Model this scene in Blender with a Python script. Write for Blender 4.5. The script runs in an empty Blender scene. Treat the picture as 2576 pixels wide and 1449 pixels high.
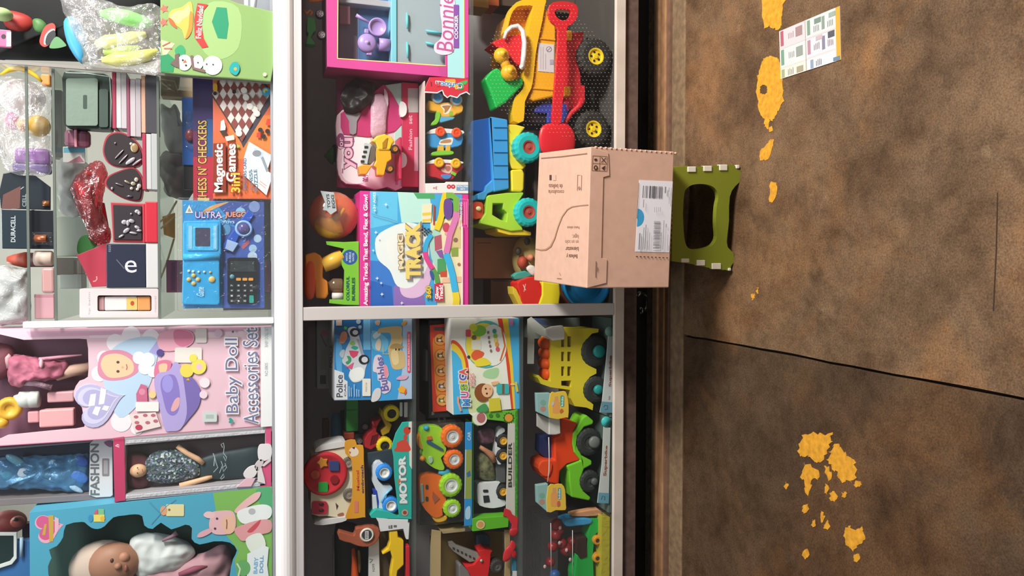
import bpy, bmesh, math, random
from mathutils import Vector, Matrix
from mathutils.geometry import tessellate_polygon
random.seed(7)
scene = bpy.context.scene
COL = scene.collection

# ------------------------------------------------------------------ camera
W, H, FPX = 2576, 1449, 1950.0
PITCH, YAW, ROLL = math.radians(19.0), math.radians(1.5), math.radians(0.36)
CAM = Vector((0, 0, 1.45))
_R = Vector((math.cos(YAW), math.sin(YAW), 0))
_F = Vector((-math.sin(YAW)*math.cos(PITCH), math.cos(YAW)*math.cos(PITCH), -math.sin(PITCH)))
_U = _R.cross(_F)
IX = -(math.cos(ROLL)*_U + math.sin(ROLL)*_R)
IY = math.cos(ROLL)*_R - math.sin(ROLL)*_U
cd = bpy.data.cameras.new('camera'); cam = bpy.data.objects.new('camera', cd); COL.objects.link(cam)
cd.sensor_fit = 'HORIZONTAL'; cd.sensor_width = 36.0; cd.lens = 36.0*FPX/W; cd.clip_start = 0.05
cam.matrix_world = Matrix(((IX.x, IY.x, -_F.x, CAM.x), (IX.y, IY.y, -_F.y, CAM.y), (IX.z, IY.z, -_F.z, CAM.z), (0, 0, 0, 1)))
scene.camera = cam

# ------------------------------------------------------------------ world, lamps, exposure
scene.view_settings.view_transform = 'Standard'
scene.view_settings.look = 'None'
scene.view_settings.gamma = 1.0
scene.view_settings.use_curve_mapping = False
scene.view_settings.exposure = 0.0
scene.cycles.transparent_max_bounces = 40
world = bpy.data.worlds.new('world'); scene.world = world; world.use_nodes = True
world.node_tree.nodes['Background'].inputs[0].default_value = (0.95, 0.93, 0.92, 1)
world.node_tree.nodes['Background'].inputs[1].default_value = 0.25

def area(name, loc, target, size, size_y, power, color):
    l = bpy.data.lights.new(name, 'AREA'); l.shape = 'RECTANGLE'; l.size = size; l.size_y = size_y
    l.energy = power; l.color = color
    o = bpy.data.objects.new(name, l); COL.objects.link(o); o.location = loc
    o.rotation_euler = (Vector(target)-Vector(loc)).to_track_quat('-Z', 'Y').to_euler()
    return o
area('ceiling_tube_light', (2.35, 0.62, 2.74), (0.2, 2.3, 0.7), 1.2, 0.35, 205, (1.0, 0.93, 0.87))
area('back_room_tube_light', (-0.3, 3.35, 2.95), (0.0, 2.9, 1.2), 1.4, 0.2, 20, (0.97, 0.99, 1.0))
area('shop_tube_light', (0.15, 1.65, 2.85), (0.0, 2.5, 1.4), 1.4, 0.2, 16, (0.95, 0.97, 1.0))

# ------------------------------------------------------------------ pixel rays onto real planes of the place
def ray(x, y):
    return _F + IX*((x-W/2)/FPX) - IY*((y-H/2)/FPX)
def P(x, y, Y):                       # point on the vertical plane at distance Y
    d = ray(x, y); return CAM + d*((Y-CAM.y)/d.y)
def PZ(x, y, Z):                      # point on the level plane at height Z
    d = ray(x, y); return CAM + d*((Z-CAM.z)/d.z)
def PP(x, y, p0, n):                  # point on any plane
    d = ray(x, y); return CAM + d*((Vector(p0)-CAM).dot(n)/d.dot(n))
def mpx(x, y, Y):                     # metres per pixel there
    return (P(x, y, Y)-CAM).dot(_F)/FPX

# ------------------------------------------------------------------ materials
GAIN = 1.0
_mats = {}
def lin(h):
    h = h.lstrip('#'); r = []
    for i in (0, 2, 4):
        c = int(h[i:i+2], 16)/255
        r.append(c/12.92 if c <= 0.04045 else ((c+0.055)/1.055)**2.4)
    return r
def M(hexs, rough=0.45, metal=0.0, coat=0.0, grain=0.0, scale=60, bump=0.0, alpha=1.0, gain=None):
    g = GAIN if gain is None else gain
    key = (hexs, rough, metal, coat, grain, scale, bump, alpha, round(g, 2))
    if key in _mats: return _mats[key]
    m = bpy.data.materials.new('mat_'+hexs.lstrip('#')); m.use_nodes = True
    nt = m.node_tree; b = nt.nodes['Principled BSDF']
    c = [min(0.88, v*g) for v in lin(hexs)]
    b.inputs['Base Color'].default_value = (*c, 1)
    b.inputs['Roughness'].default_value = rough
    b.inputs['Metallic'].default_value = metal
    b.inputs['Coat Weight'].default_value = coat
    b.inputs['Specular IOR Level'].default_value = 0.35
    if grain > 0 or bump > 0:
        tc = nt.nodes.new('ShaderNodeTexCoord'); nz = nt.nodes.new('ShaderNodeTexNoise')
        nz.inputs['Scale'].default_value = scale; nz.inputs['Detail'].default_value = 5
        nt.links.new(tc.outputs['Object'], nz.inputs['Vector'])
        if grain > 0:
            cr = nt.nodes.new('ShaderNodeValToRGB')
            cr.color_ramp.elements[0].position = 0.3; cr.color_ramp.elements[1].position = 0.7
            cr.color_ramp.elements[0].color = (*[v*(1-grain) for v in c], 1)
            cr.color_ramp.elements[1].color = (*[min(0.9, v*(1+grain)) for v in c], 1)
            nt.links.new(nz.outputs['Fac'], cr.inputs['Fac']); nt.links.new(cr.outputs['Color'], b.inputs['Base Color'])
        if bump > 0:
            bp = nt.nodes.new('ShaderNodeBump'); bp.inputs['Strength'].default_value = bump; bp.inputs['Distance'].default_value = 0.004
            nt.links.new(nz.outputs['Fac'], bp.inputs['Height']); nt.links.new(bp.outputs['Normal'], b.inputs['Normal'])
    if alpha < 1: b.inputs['Alpha'].default_value = alpha
    _mats[key] = m; return m

def film(name, tint, clear, gloss_rough=0.1, bump=0.0, scale=25, gloss=0.06, fres=1.0):
    """clear sheet: see-through plus a glossy surface"""
    m = bpy.data.materials.new(name); m.use_nodes = True; nt = m.node_tree; nt.nodes.clear()
    out = nt.nodes.new('ShaderNodeOutputMaterial'); tr = nt.nodes.new('ShaderNodeBsdfTransparent')
    gl = nt.nodes.new('ShaderNodeBsdfGlossy'); df = nt.nodes.new('ShaderNodeBsdfDiffuse')
    m1 = nt.nodes.new('ShaderNodeMixShader'); m2 = nt.nodes.new('ShaderNodeMixShader'); fr = nt.nodes.new('ShaderNodeLayerWeight'); fr.inputs['Blend'].default_value = 0.5
    pw = nt.nodes.new('ShaderNodeMath'); pw.operation = 'POWER'; pw.inputs[1].default_value = 5.0; nt.links.new(fr.outputs['Facing'], pw.inputs[0])
    tr.inputs[0].default_value = (*[min(1, v) for v in lin(tint)], 1)
    df.inputs[0].default_value = (*lin(tint), 1)
    gl.inputs['Roughness'].default_value = gloss_rough
    m1.inputs[0].default_value = clear
    nt.links.new(df.outputs[0], m1.inputs[1]); nt.links.new(tr.outputs[0], m1.inputs[2])
    ad = nt.nodes.new('ShaderNodeMath'); ad.operation = 'ADD'; ad.use_clamp = True; ad.inputs[1].default_value = gloss
    fs = nt.nodes.new('ShaderNodeMath'); fs.operation = 'MULTIPLY'; fs.inputs[1].default_value = 0.8*fres
    nt.links.new(pw.outputs[0], fs.inputs[0]); nt.links.new(fs.outputs[0], ad.inputs[0]); nt.links.new(ad.outputs[0], m2.inputs[0])
    nt.links.new(m1.outputs[0], m2.inputs[1]); nt.links.new(gl.outputs[0], m2.inputs[2])
    nt.links.new(m2.outputs[0], out.inputs[0])
    if bump > 0:
        tc = nt.nodes.new('ShaderNodeTexCoord'); nz = nt.nodes.new('ShaderNodeTexNoise'); bp = nt.nodes.new('ShaderNodeBump')
        nz.inputs['Scale'].default_value = scale; nz.inputs['Detail'].default_value = 3; nz.inputs['Distortion'].default_value = 1.5
        bp.inputs['Strength'].default_value = bump; bp.inputs['Distance'].default_value = 0.02
        nt.links.new(tc.outputs['Object'], nz.inputs['Vector']); nt.links.new(nz.outputs['Fac'], bp.inputs['Height'])
        for n in (gl, fr): nt.links.new(bp.outputs['Normal'], n.inputs['Normal'])
    return m
GLASS = film('clear_glass', '#fbfdfc', 0.996, 0.03, gloss=0.0)
SHELFGLASS = film('shelf_glass', '#eef4f1', 0.96, 0.06, gloss=0.03, fres=0.25)
BLISTER = film('clear_blister', '#fcfdfd', 0.985, 0.12, 0.6, 30, gloss=0.01)
WINFILM = film('window_film', '#fdfefe', 0.99, 0.08, 0, gloss=0.0)
BAGFILM = film('crinkled_bag_film', '#fbfbfb', 0.86, 0.22, 1.0, 22, gloss=0.12, fres=0.6)
REDFILM = film('red_cellophane', '#e08a90', 0.90, 0.15, 1.0, 24, gloss=0.10, fres=0.6)

def CM(c):                                    # colour or material
    return M(c) if isinstance(c, str) else c

# ------------------------------------------------------------------ mesh makers (world coordinates)
def tess(loops):
    """triangles (indices into the flattened loops) for 2-D loops, first is the outline, others holes"""
    return [tuple(t) for t in tessellate_polygon([[Vector((p[0], p[1], 0)) for p in l] for l in loops])]

def g_prism(loops3, d):
    """loops3: list of loops of world points (front); d: extrusion vector"""
    n3 = d.normalized()
    a = Vector((0, 0, 1)) if abs(n3.z) < 0.9 else Vector((1, 0, 0))
    e1 = a.cross(n3).normalized(); e2 = n3.cross(e1)
    tri = tess([[(p.dot(e1), p.dot(e2)) for p in l] for l in loops3])
    V = [p for l in loops3 for p in l]; n = len(V)
    V = V + [p+d for p in V]
    Fs = []
    for t in tri: Fs.append(t); Fs.append((t[2]+n, t[1]+n, t[0]+n))
    o = 0
    for l in loops3:
        k = len(l)
        for i in range(k):
            j = (i+1) % k; Fs.append((o+i, o+j, o+j+n, o+i+n))
        o += k
    return V, Fs
def g_box(x0, x1, y0, y1, z0, z1):
    V = [Vector((x, y, z)) for z in (z0, z1) for y in (y0, y1) for x in (x0, x1)]
    return V, [(0, 1, 3, 2), (4, 6, 7, 5), (0, 4, 5, 1), (2, 3, 7, 6), (0, 2, 6, 4), (1, 5, 7, 3)]
def g_lathe(c, prof, axis='Y', seg=28, tread=0.0, tread_from=None, e=(1, 1), caps=True):
    """prof: [(radius, offset along axis)]"""
    V, Fs = [], []
    n = len(prof)
    for i in range(seg):
        a = 2*math.pi*i/seg
        for k, (r, t) in enumerate(prof):
            rr = r*(1-tread) if (tread and i % 2 and k in (tread_from or ())) else r
            u, w = rr*math.cos(a)*e[0], rr*math.sin(a)*e[1]
            V.append(c + (Vector((u, t, w)) if axis == 'Y' else Vector((u, w, t)) if axis == 'Z' else Vector((t, u, w))))
    for i in range(seg):
        j = (i+1) % seg
        for k in range(n-1): Fs.append((i*n+k, j*n+k, j*n+k+1, i*n+k+1))
    for k in (0, n-1):
        if caps and prof[k][0] > 1e-5: Fs.append(tuple(i*n+k for i in range(seg)))
    return V, Fs
def g_ell(c, rx, ry, rz, seg=20, rings=12, rot=None):
    V, Fs = [], []
    for i in range(rings+1):
        a = math.pi*i/rings
        for j in range(seg):
            b = 2*math.pi*j/seg
            v = Vector((rx*math.sin(a)*math.cos(b), ry*math.sin(a)*math.sin(b), rz*math.cos(a)))
            if rot is not None: v = rot @ v
            V.append(c+v)
    for i in range(rings):
        for j in range(seg):
            k = (j+1) % seg
            Fs.append((i*seg+j, i*seg+k, (i+1)*seg+k, (i+1)*seg+j))
    return V, Fs
def g_tube(pts, r, seg=8):
    V, Fs = [], []; n = len(pts)
    rr = r if isinstance(r, (list, tuple)) else [r]*n
    prev = None
    for i in range(n):
        d = (pts[min(i+1, n-1)]-pts[max(i-1, 0)]).normalized()
        if prev is None:
            a = Vector((0, 0, 1)) if abs(d.z) < 0.9 else Vector((1, 0, 0)); s = d.cross(a).normalized()
        else:
            s = (prev - d*prev.dot(d)).normalized()
        prev = s; t = d.cross(s)
        for k in range(seg):
            b = 2*math.pi*k/seg; V.append(pts[i]+(s*math.cos(b)+t*math.sin(b))*rr[i])
    for i in range(n-1):
        for k in range(seg):
            j = (k+1) % seg; Fs.append((i*seg+k, i*seg+j, (i+1)*seg+j, (i+1)*seg+k))
    Fs.append(tuple(range(seg))); Fs.append(tuple((n-1)*seg+k for k in range(seg)))
    return V, Fs
def g_puff(loop3, bulge, d=Vector((0, -1, 0)), back=0.35, rings=5):
    """pillow from an outline: swells towards d, flatter behind"""
    c = sum(loop3, Vector())/len(loop3); n = len(loop3); V, Fs = [], []
    lev = [(math.cos(a), math.sin(a)) for a in [-math.pi/2+math.pi*i/(2*rings) for i in range(0, 2*rings+1)]]
    for s, h in lev:
        k = max(0.02, s)**0.7
        for p in loop3: V.append(c+(p-c)*k + d*(h*bulge*(1 if h > 0 else back)))
    m = len(lev)
    for i in range(m-1):
        for k in range(n):
            j = (k+1) % n; Fs.append((i*n+k, i*n+j, (i+1)*n+j, (i+1)*n+k))
    Fs.append(tuple(range(n))); Fs.append(tuple((m-1)*n+k for k in range(n)))
    return V, Fs
from mathutils import noise as mnoise
def crumple(g, amp, freq):
    V = [v+Vector((0, 1, 0))*(mnoise.noise(v*freq)*amp)+mnoise.noise_vector(v*freq*1.7)*amp*0.4 for v in g[0]]
    return V, g[1]
def smooth_loop(pts, k=4):
    """Catmull-Rom through a closed 2-D loop"""
    n = len(pts); out = []
    for i in range(n):
        p0, p1, p2, p3 = pts[i-1], pts[i], pts[(i+1) % n], pts[(i+2) % n]
        for s in range(k):
            t = s/k
            out.append(tuple(0.5*((2*p1[a])+(-p0[a]+p2[a])*t+(2*p0[a]-5*p1[a]+4*p2[a]-p3[a])*t*t+(-p0[a]+3*p1[a]-3*p2[a]+p3[a])*t**3) for a in (0, 1)))
    return out
def rrect(x0, y0, x1, y1, r, k=5):
    out = []
    for cx, cy, a0 in ((x1-r, y1-r, 0), (x0+r, y1-r, 90), (x0+r, y0+r, 180), (x1-r, y0+r, 270)):
        for i in range(k+1):
            a = math.radians(a0+90*i/k); out.append((cx+r*math.cos(a), cy+r*math.sin(a)))
    return out
def circ(cx, cy, rx, ry=None, k=24, rot=0):
    ry = ry or rx; c, s = math.cos(math.radians(rot)), math.sin(math.radians(rot)); o = []
    for i in range(k):
        a = 2*math.pi*i/k; u, v = rx*math.cos(a), ry*math.sin(a); o.append((cx+u*c-v*s, cy+u*s+v*c))
    return o
def heart(cx, cy, w, h, rot=0, k=36):
    """upright heart in picture pixels (points down = +x)"""
    o = []; c, s = math.cos(math.radians(rot)), math.sin(math.radians(rot))
    for i in range(k):
        t = 2*math.pi*i/k
        X = 16*math.sin(t)**3/17; Y = (13*math.cos(t)-5*math.cos(2*t)-2*math.cos(3*t)-math.cos(4*t))/15
        u, v = -Y*h/2, -X*w/2
        o.append((cx+u*c-v*s, cy+u*s+v*c))
    return o
def star(cx, cy, r, n=5, q=0.45, rot=0):
    return [(cx-(r if i % 2 == 0 else r*q)*math.cos(math.pi*i/n+rot), cy-(r if i % 2 == 0 else r*q)*math.sin(math.pi*i/n+rot)) for i in range(2*n)]

_tcache = {}
def text_mesh(s, off=0.0, shear=0.0):
    key = (s, off, shear)
    if key in _tcache: return _tcache[key]
    c = bpy.data.curves.new('lettering', 'FONT'); c.body = s; c.offset = off; c.shear = shear; c.resolution_u = 3; c.fill_mode = 'FRONT'
    o = bpy.data.objects.new('lettering', c); COL.objects.link(o)
    bpy.context.view_layer.update()
    ev = o.evaluated_get(bpy.context.evaluated_depsgraph_get()); me = ev.to_mesh()
    V = [(v.co.x, v.co.y) for v in me.vertices]; Fs = [tuple(p.vertices) for p in me.polygons]
    ev.to_mesh_clear(); bpy.data.objects.remove(o); bpy.data.curves.remove(c)
    xs = [v[0] for v in V] or [0, 1]; ys = [v[1] for v in V] or [0, 1]
    r = (V, Fs, min(xs), max(xs), min(ys), max(ys)); _tcache[key] = r; return r

# ------------------------------------------------------------------ things and parts
def tag(o, label=None, cat=None, group=None, kind=None):
    for k, v in (('label', label), ('category', cat), ('group', group), ('kind', kind)):
        if v: o[k] = v
def link_mesh(name, V, Fs, mats, fm=None, smooth=False, org=Vector(), parent=None, bevel=0.0, seg=2, autosmooth=False):
    me = bpy.data.meshes.new(name)
    me.from_pydata([tuple(Vector(v)-org) for v in V], [], Fs)
    for m in mats: me.materials.append(m)
    if fm:
        me.polygons.foreach_set('material_index', fm)
    if smooth: me.polygons.foreach_set('use_smooth', [True]*len(me.polygons))
    bm = bmesh.new(); bm.from_mesh(me); bmesh.ops.recalc_face_normals(bm, faces=bm.faces[:]); bm.to_mesh(me); bm.free()
    o = bpy.data.objects.new(name, me); COL.objects.link(o)
    if parent: o.parent = parent
    if bevel > 0:
        b = o.modifiers.new('bevel', 'BEVEL'); b.width = bevel; b.segments = seg; b.limit_method = 'ANGLE'; b.angle_limit = math.radians(40)
    return o

FLOORZ = None                                 # level of the shelf the next things stand on
ALL = []
class T:
    """one thing: an Empty at its base that parents its parts"""
    def __init__(s, name, label, cat, base, group=None, kind=None):
        s.o = bpy.data.objects.new(name, None); COL.objects.link(s.o); s.o.empty_display_size = 0.03
        s.org = Vector(base); s.o.location = s.org; tag(s.o, label, cat, group, kind); s.fz = FLOORZ; ALL.append(s)
        if s.fz is not None and label: s.org.z = s.fz; s.o.location = s.org
    def add(s, name, g, col, smooth=False, bevel=0.0, parent=None, label=None, fm=None, seg=2):
        mats = [CM(c) for c in col] if isinstance(col, list) else [CM(col)]
        if s.fz is not None: g = ([Vector((v.x, v.y, max(v.z, s.fz))) for v in g[0]], g[1])
        o = link_mesh(name, g[0], g[1], mats, fm, smooth, s.org, parent or s.o, bevel, seg)
        if label: o['label'] = label
        return o
    def box(s, name, col, x0, y0, x1, y1, Y, d, bevel=0.002, **k):
        xm, ym = (x0+x1)/2, (y0+y1)/2
        return s.add(name, g_box(P(xm, y1, Y).x, P(xm, y0, Y).x, Y, Y+d, P(x1, ym, Y).z, P(x0, ym, Y).z), col, bevel=bevel, **k)
    def prism(s, name, col, pts, Y, d, bevel=0.0015, holes=(), **k):
        return s.add(name, g_prism([[P(x, y, Y) for x, y in l] for l in (pts, *holes)], Vector((0, d, 0))), col, bevel=bevel, **k)
    def puff(s, name, col, pts, Y, bulge, back=0.35, sm=3, crump=None, **k):
        if crump: sm = max(sm, 7)
        g = g_puff([P(x, y, Y) for x, y in smooth_loop(pts, sm)], bulge, back=back, rings=16 if crump else 5)
        if crump: g = crumple(g, *crump)
        return s.add(name, g, col, smooth=True, **k)
    def pane(s, name, col, pts, Y, **k):
        return s.add(name, ([P(x, y, Y) for x, y in pts], [tuple(range(len(pts)))]), col, **k)
    def ell(s, name, col, cx, cy, rx, ry, Y, rd, rot=0, **k):
        m = mpx(cx, cy, Y)
        return s.add(name, g_ell(P(cx, cy, Y), ry*m, rd, rx*m, rot=Matrix.Rotation(math.radians(rot), 3, 'Y') if rot else None), col, smooth=True, **k)
    def lathe(s, name, col, cx, cy, Y, prof, axis='Y', seg=28, smooth=True, **k):
        m = mpx(cx, cy, Y)
        return s.add(name, g_lathe(P(cx, cy, Y), [(r*m, t*m) for r, t in prof], axis, seg), col, smooth=smooth, **k)
    def wheel(s, cx, cy, r, Y, d, tyre, hub, hr, name='wheel', tread=0.05, seg=36, spokes=0, hubdeep=0.0, cap=None, parent=None):
        """Y = front face, d = tyre width in metres"""
        c = P(cx, cy, Y); m = mpx(cx, cy, Y); R = r*m; h = hr*m; b = min(0.18*R, d*0.35)
        pr = [(h, b*0.5), (h*1.06, b*0.1), (R-b*1.6, 0), (R-b*0.5, b*0.35), (R, b), (R, d-b), (R-b, d), (h, d)]
        o = s.add(name, g_lathe(c, pr, seg=seg, tread=tread, tread_from=(3, 4, 5), caps=False), tyre, smooth=False, bevel=0, parent=parent)
        par = o if parent is None else parent
        q = s.add('hub', g_lathe(c, [(0, b*0.2+hubdeep), (h*0.25, b*0.2+hubdeep), (h*0.3, b*0.5+hubdeep), (h*0.75, b*0.6+hubdeep), (h*0.85, b*0.15), (h*1.03, b*0.05), (h*1.03, d*0.6)], seg=24, caps=False), hub, smooth=False, parent=par)
        if spokes:
            fc, vv = [], []
            for i in range(spokes):
                a = 2*math.pi*i/spokes+0.3; cc = c+Vector((math.cos(a)*h*0.55, b*0.42+hubdeep, math.sin(a)*h*0.55))
                V, Fs = g_lathe(cc, [(0, 0), (h*0.14, 0), (h*0.14, 0.002)], seg=10); o0 = len(vv); vv += V; fc += [tuple(i+o0 for i in f) for f in Fs]
            s.add('hub_hole', (vv, fc), '#2a2418', parent=par)
        return o
    def tube(s, name, col, pts, Y, r, seg=8, **k):
        """pts: (x, y[, dY]) pixels; r in pixels"""
        w = [P(p[0], p[1], Y+(p[2] if len(p) > 2 else 0)) for p in pts]; m = mpx(pts[0][0], pts[0][1], Y)
        rr = [a*m for a in r] if isinstance(r, (list, tuple)) else r*m
        return s.add(name, g_tube(w, rr, seg), col, smooth=True, **k)
    def art(s, ops, Y=None, name='printed_artwork', mapper=None, normal=Vector((0, -1, 0)), step=0.00012, parent=None, start=0.0003, rough=0.4, label=None):
        """flat print laid on a face; every op is one ink layer.  pixels -> the face plane"""
        mp = mapper or (lambda x, y: P(x, y, Y))
        V, Fs, fm, mats, lut = [], [], [], [], {}
        k = 0
        def put(pts, tris, col):
            nonlocal k
            key = col
            if key not in lut: lut[key] = len(mats); mats.append(M(col, rough=rough))
            off = normal*(start+k*step); o = len(V)
            V.extend([mp(x, y)+off for x, y in pts])
            for t in tris: Fs.append(tuple(o+i for i in t)); fm.append(lut[key])
        for op in ops:
            c = op[0]; col = op[1]
            if c == 'p': put(op[2], tess([op[2]]), col)
            elif c == 'ps': q = smooth_loop(op[2], 4); put(q, tess([q]), col)
            elif c == 'r': x0, y0, x1, y1 = op[2:6]; put([(x0, y0), (x1, y0), (x1, y1), (x0, y1)], [(0, 1, 2, 3)], col)
            elif c == 'rr': q = rrect(*op[2:7]); put(q, tess([q]), col)
            elif c == 'c':
                q = circ(op[2], op[3], op[4], op[5] if len(op) > 5 else None, 24, op[6] if len(op) > 6 else 0); put(q, tess([q]), col)
            elif c == 'h': q = heart(*op[2:]); put(q, tess([q]), col)
            elif c == 's': q = star(*op[2:]); put(q, tess([q]), col)
            elif c == 'l':
                pts, w = op[2], op[3]
                L, Rr = [], []
                for i, p in enumerate(pts):
                    a, b = pts[max(0, i-1)], pts[min(len(pts)-1, i+1)]; dx, dy = b[0]-a[0], b[1]-a[1]; n = math.hypot(dx, dy) or 1
                    ww = w[i] if isinstance(w, (list, tuple)) else w
                    L.append((p[0]-dy/n*ww/2, p[1]+dx/n*ww/2)); Rr.append((p[0]+dy/n*ww/2, p[1]-dx/n*ww/2))
                q = L+Rr; n = len(pts); put(q, [(i, i+1, n+i+1, n+i) for i in range(n-1)], col)
            elif c == 't':
                # ('t', colour, string, quad, [offset], [shear]); quad = bbox (x0,y0,x1,y1) upright, or [TL,TR,BR,BL] as read
                st, q = op[2], op[3]; off = op[4] if len(op) > 4 else 0.0; sh = op[5] if len(op) > 5 else 0.0
                tv, tf, a0, a1, b0, b1 = text_mesh(st, off, sh)
                if not tv: continue
                if len(q) == 4 and not isinstance(q[0], (tuple, list)):
                    x0, y0, x1, y1 = q; q = [(x0, y1), (x0, y0), (x1, y0), (x1, y1)]
                TL, TR, BR, BL = q; pts = []
                for vx, vy in tv:
                    u = (vx-a0)/(a1-a0); v = 1-(vy-b0)/(b1-b0 or 1)
                    pts.append(tuple((TL[i]*(1-u)+TR[i]*u)*(1-v)+(BL[i]*(1-u)+BR[i]*u)*v for i in (0, 1)))
                put(pts, tf, col)
            k += 1
        me = bpy.data.meshes.new(name); me.from_pydata([tuple(v-s.org) for v in V], [], Fs)
        for m in mats: me.materials.append(m)
        me.polygons.foreach_set('material_index', fm)
        o = bpy.data.objects.new(name, me); COL.objects.link(o); o.parent = parent or s.o
        if label: o['label'] = label
        return o
def base(x, y, Y): return P(x, y, Y)
def jag(pts, amp, n=4, seed=1):
    """ragged outline"""
    rnd = random.Random(seed); out = []
    m = len(pts)
    for i in range(m):
        a, b = pts[i], pts[(i+1) % m]
        for k in range(n):
            t = k/n; out.append((a[0]+(b[0]-a[0])*t+rnd.uniform(-amp, amp), a[1]+(b[1]-a[1])*t+rnd.uniform(-amp, amp)))
    return out

# ================================================================== the setting
def zlev(x, Y=2.45, y=724): return P(x, y, Y).z
GAIN = 1.0
def floor_material(k=1.0):
    m = bpy.data.materials.new('stained_concrete'); m.use_nodes = True; nt = m.node_tree; b = nt.nodes['Principled BSDF']
    tc = nt.nodes.new('ShaderNodeTexCoord')
    def noise(sc, det, rough=0.6, dist=0.0):
        n = nt.nodes.new('ShaderNodeTexNoise'); n.inputs['Scale'].default_value = sc; n.inputs['Detail'].default_value = det
        n.inputs['Roughness'].default_value = rough; n.inputs['Distortion'].default_value = dist
        nt.links.new(tc.outputs['Object'], n.inputs['Vector']); return n
    def ramp(n, stops):
        r = nt.nodes.new('ShaderNodeValToRGB'); e = r.color_ramp.elements
        while len(e) < len(stops): e.new(0.5)
        for i, (p, c) in enumerate(stops): e[i].position = p; e[i].color = (*lin(c), 1)
        nt.links.new(n.outputs['Fac'], r.inputs['Fac']); return r
    big = ramp(noise(0.9, 5, 0.55, 0.3), [(0.30, '#6f5c4a'), (0.45, '#806a54'), (0.60, '#8c7058'), (0.75, '#75604f')])
    rust = ramp(noise(2.2, 6, 0.62, 0.5), [(0.48, '#000000'), (0.72, '#ffffff')])
    mx = nt.nodes.new('ShaderNodeMixRGB'); mx.inputs[2].default_value = (*lin('#a87848'), 1)
    sc = nt.nodes.new('ShaderNodeMath'); sc.operation = 'MULTIPLY'; sc.inputs[1].default_value = 0.65
    nt.links.new(rust.outputs[0], sc.inputs[0]); nt.links.new(sc.outputs[0], mx.inputs[0]); nt.links.new(big.outputs[0], mx.inputs[1])
    dirt = ramp(noise(4.5, 8, 0.68, 0.25), [(0.36, '#a89c92'), (0.60, '#ffffff')])
    mu = nt.nodes.new('ShaderNodeMixRGB'); mu.blend_type = 'MULTIPLY'; mu.inputs[0].default_value = 0.8
    nt.links.new(mx.outputs[0], mu.inputs[1]); nt.links.new(dirt.outputs[0], mu.inputs[2])
    pale = ramp(noise(6.5, 6, 0.7, 0.8), [(0.64, '#000000'), (0.74, '#ffffff')])
    sp = nt.nodes.new('ShaderNodeMath'); sp.operation = 'MULTIPLY'; sp.inputs[1].default_value = 0.4
    mp_ = nt.nodes.new('ShaderNodeMixRGB'); mp_.inputs[2].default_value = (*lin('#a8947c'), 1)
    nt.links.new(pale.outputs[0], sp.inputs[0]); nt.links.new(sp.outputs[0], mp_.inputs[0]); nt.links.new(mu.outputs[0], mp_.inputs[1])
    mot = ramp(noise(17, 9, 0.75, 0.1), [(0.34, '#8d8278'), (0.52, '#ffffff'), (0.70, '#ffe9cc')])
    mm = nt.nodes.new('ShaderNodeMixRGB'); mm.blend_type = 'MULTIPLY'; mm.inputs[0].default_value = 0.45
    nt.links.new(mp_.outputs[0], mm.inputs[1]); nt.links.new(mot.outputs[0], mm.inputs[2])
    fine = ramp(noise(210, 5, 0.8), [(0.36, '#a09890'), (0.60, '#ffffff')])
    m3 = nt.nodes.new('ShaderNodeMixRGB'); m3.blend_type = 'MULTIPLY'; m3.inputs[0].default_value = 0.85
    nt.links.new(mm.outputs[0], m3.inputs[1]); nt.links.new(fine.outputs[0], m3.inputs[2])
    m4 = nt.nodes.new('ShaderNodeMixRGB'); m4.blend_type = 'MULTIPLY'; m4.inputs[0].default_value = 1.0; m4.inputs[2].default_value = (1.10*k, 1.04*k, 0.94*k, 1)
    nt.links.new(m3.outputs[0], m4.inputs[1]); nt.links.new(m4.outputs[0], b.inputs['Base Color'])
    b.inputs['Roughness'].default_value = 0.62; b.inputs['Specular IOR Level'].default_value = 0.25
    bp = nt.nodes.new('ShaderNodeBump'); bp.inputs['Strength'].default_value = 0.35; bp.inputs['Distance'].default_value = 0.004
    nt.links.new(noise(55, 6, 0.7).outputs['Fac'], bp.inputs['Height']); nt.links.new(bp.outputs['Normal'], b.inputs['Normal'])
    return m
FLOORM = floor_material(); FLOORM_SHADE = floor_material(0.52)        # same concrete; the left slab's copy is darkened to paint in the shade there

fl = T('floor', None, None, (0, 1.2, 0), kind='structure')
fl.o['label'] = 'stained brown concrete floor with worn yellow paint and a joint'
YF = 2.372                                    # the slabs end at the kerb strip below the counter
fl.add('sub_base', g_box(-3.2, 3.2, -2.0, 3.4, -0.10, -0.022), M('#2b241e', 0.9))
a = PZ(1735, 846, 0); b = PZ(2576, 1005, 0); dirj = (b-a).normalized(); far = b+dirj*3.0; near = a-dirj*((a.y-YF)/dirj.y)
side = Vector((dirj.y, -dirj.x, 0)); side = side if side.x > 0 else -side; g = side*0.0045
jn = [mnoise.noise(Vector((i*1.7, 3.3, 0)))*0.004 for i in range(60)]
cut = [near+(far-near)*(i/59)+side*jn[i] for i in range(60)]
g = side*0.0030
fl.add('slab', g_prism([[*[c+g+side*abs(mnoise.noise(Vector((i*2.3, 1.3, 0))))*0.004 for i, c in enumerate(cut)][::-1], Vector((3.2, YF, 0)), Vector((3.2, far.y, 0))]], Vector((0, 0, -0.03))), FLOORM, bevel=0.003)
fl.add('slab', g_prism([[*[c-g for c in cut], Vector((-3.2, far.y, 0)), Vector((-3.2, YF, 0))]], Vector((0, 0, -0.03))), FLOORM_SHADE, bevel=0.003)
def kerb_mat():
    return M('#80694f', 0.85, grain=0.25, scale=40, bump=0.9)
fl.add('kerb_strip', g_box(-3.2, 3.2, YF-0.010, 2.448, -0.02, 0.006), kerb_mat(), bevel=0.004)
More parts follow.
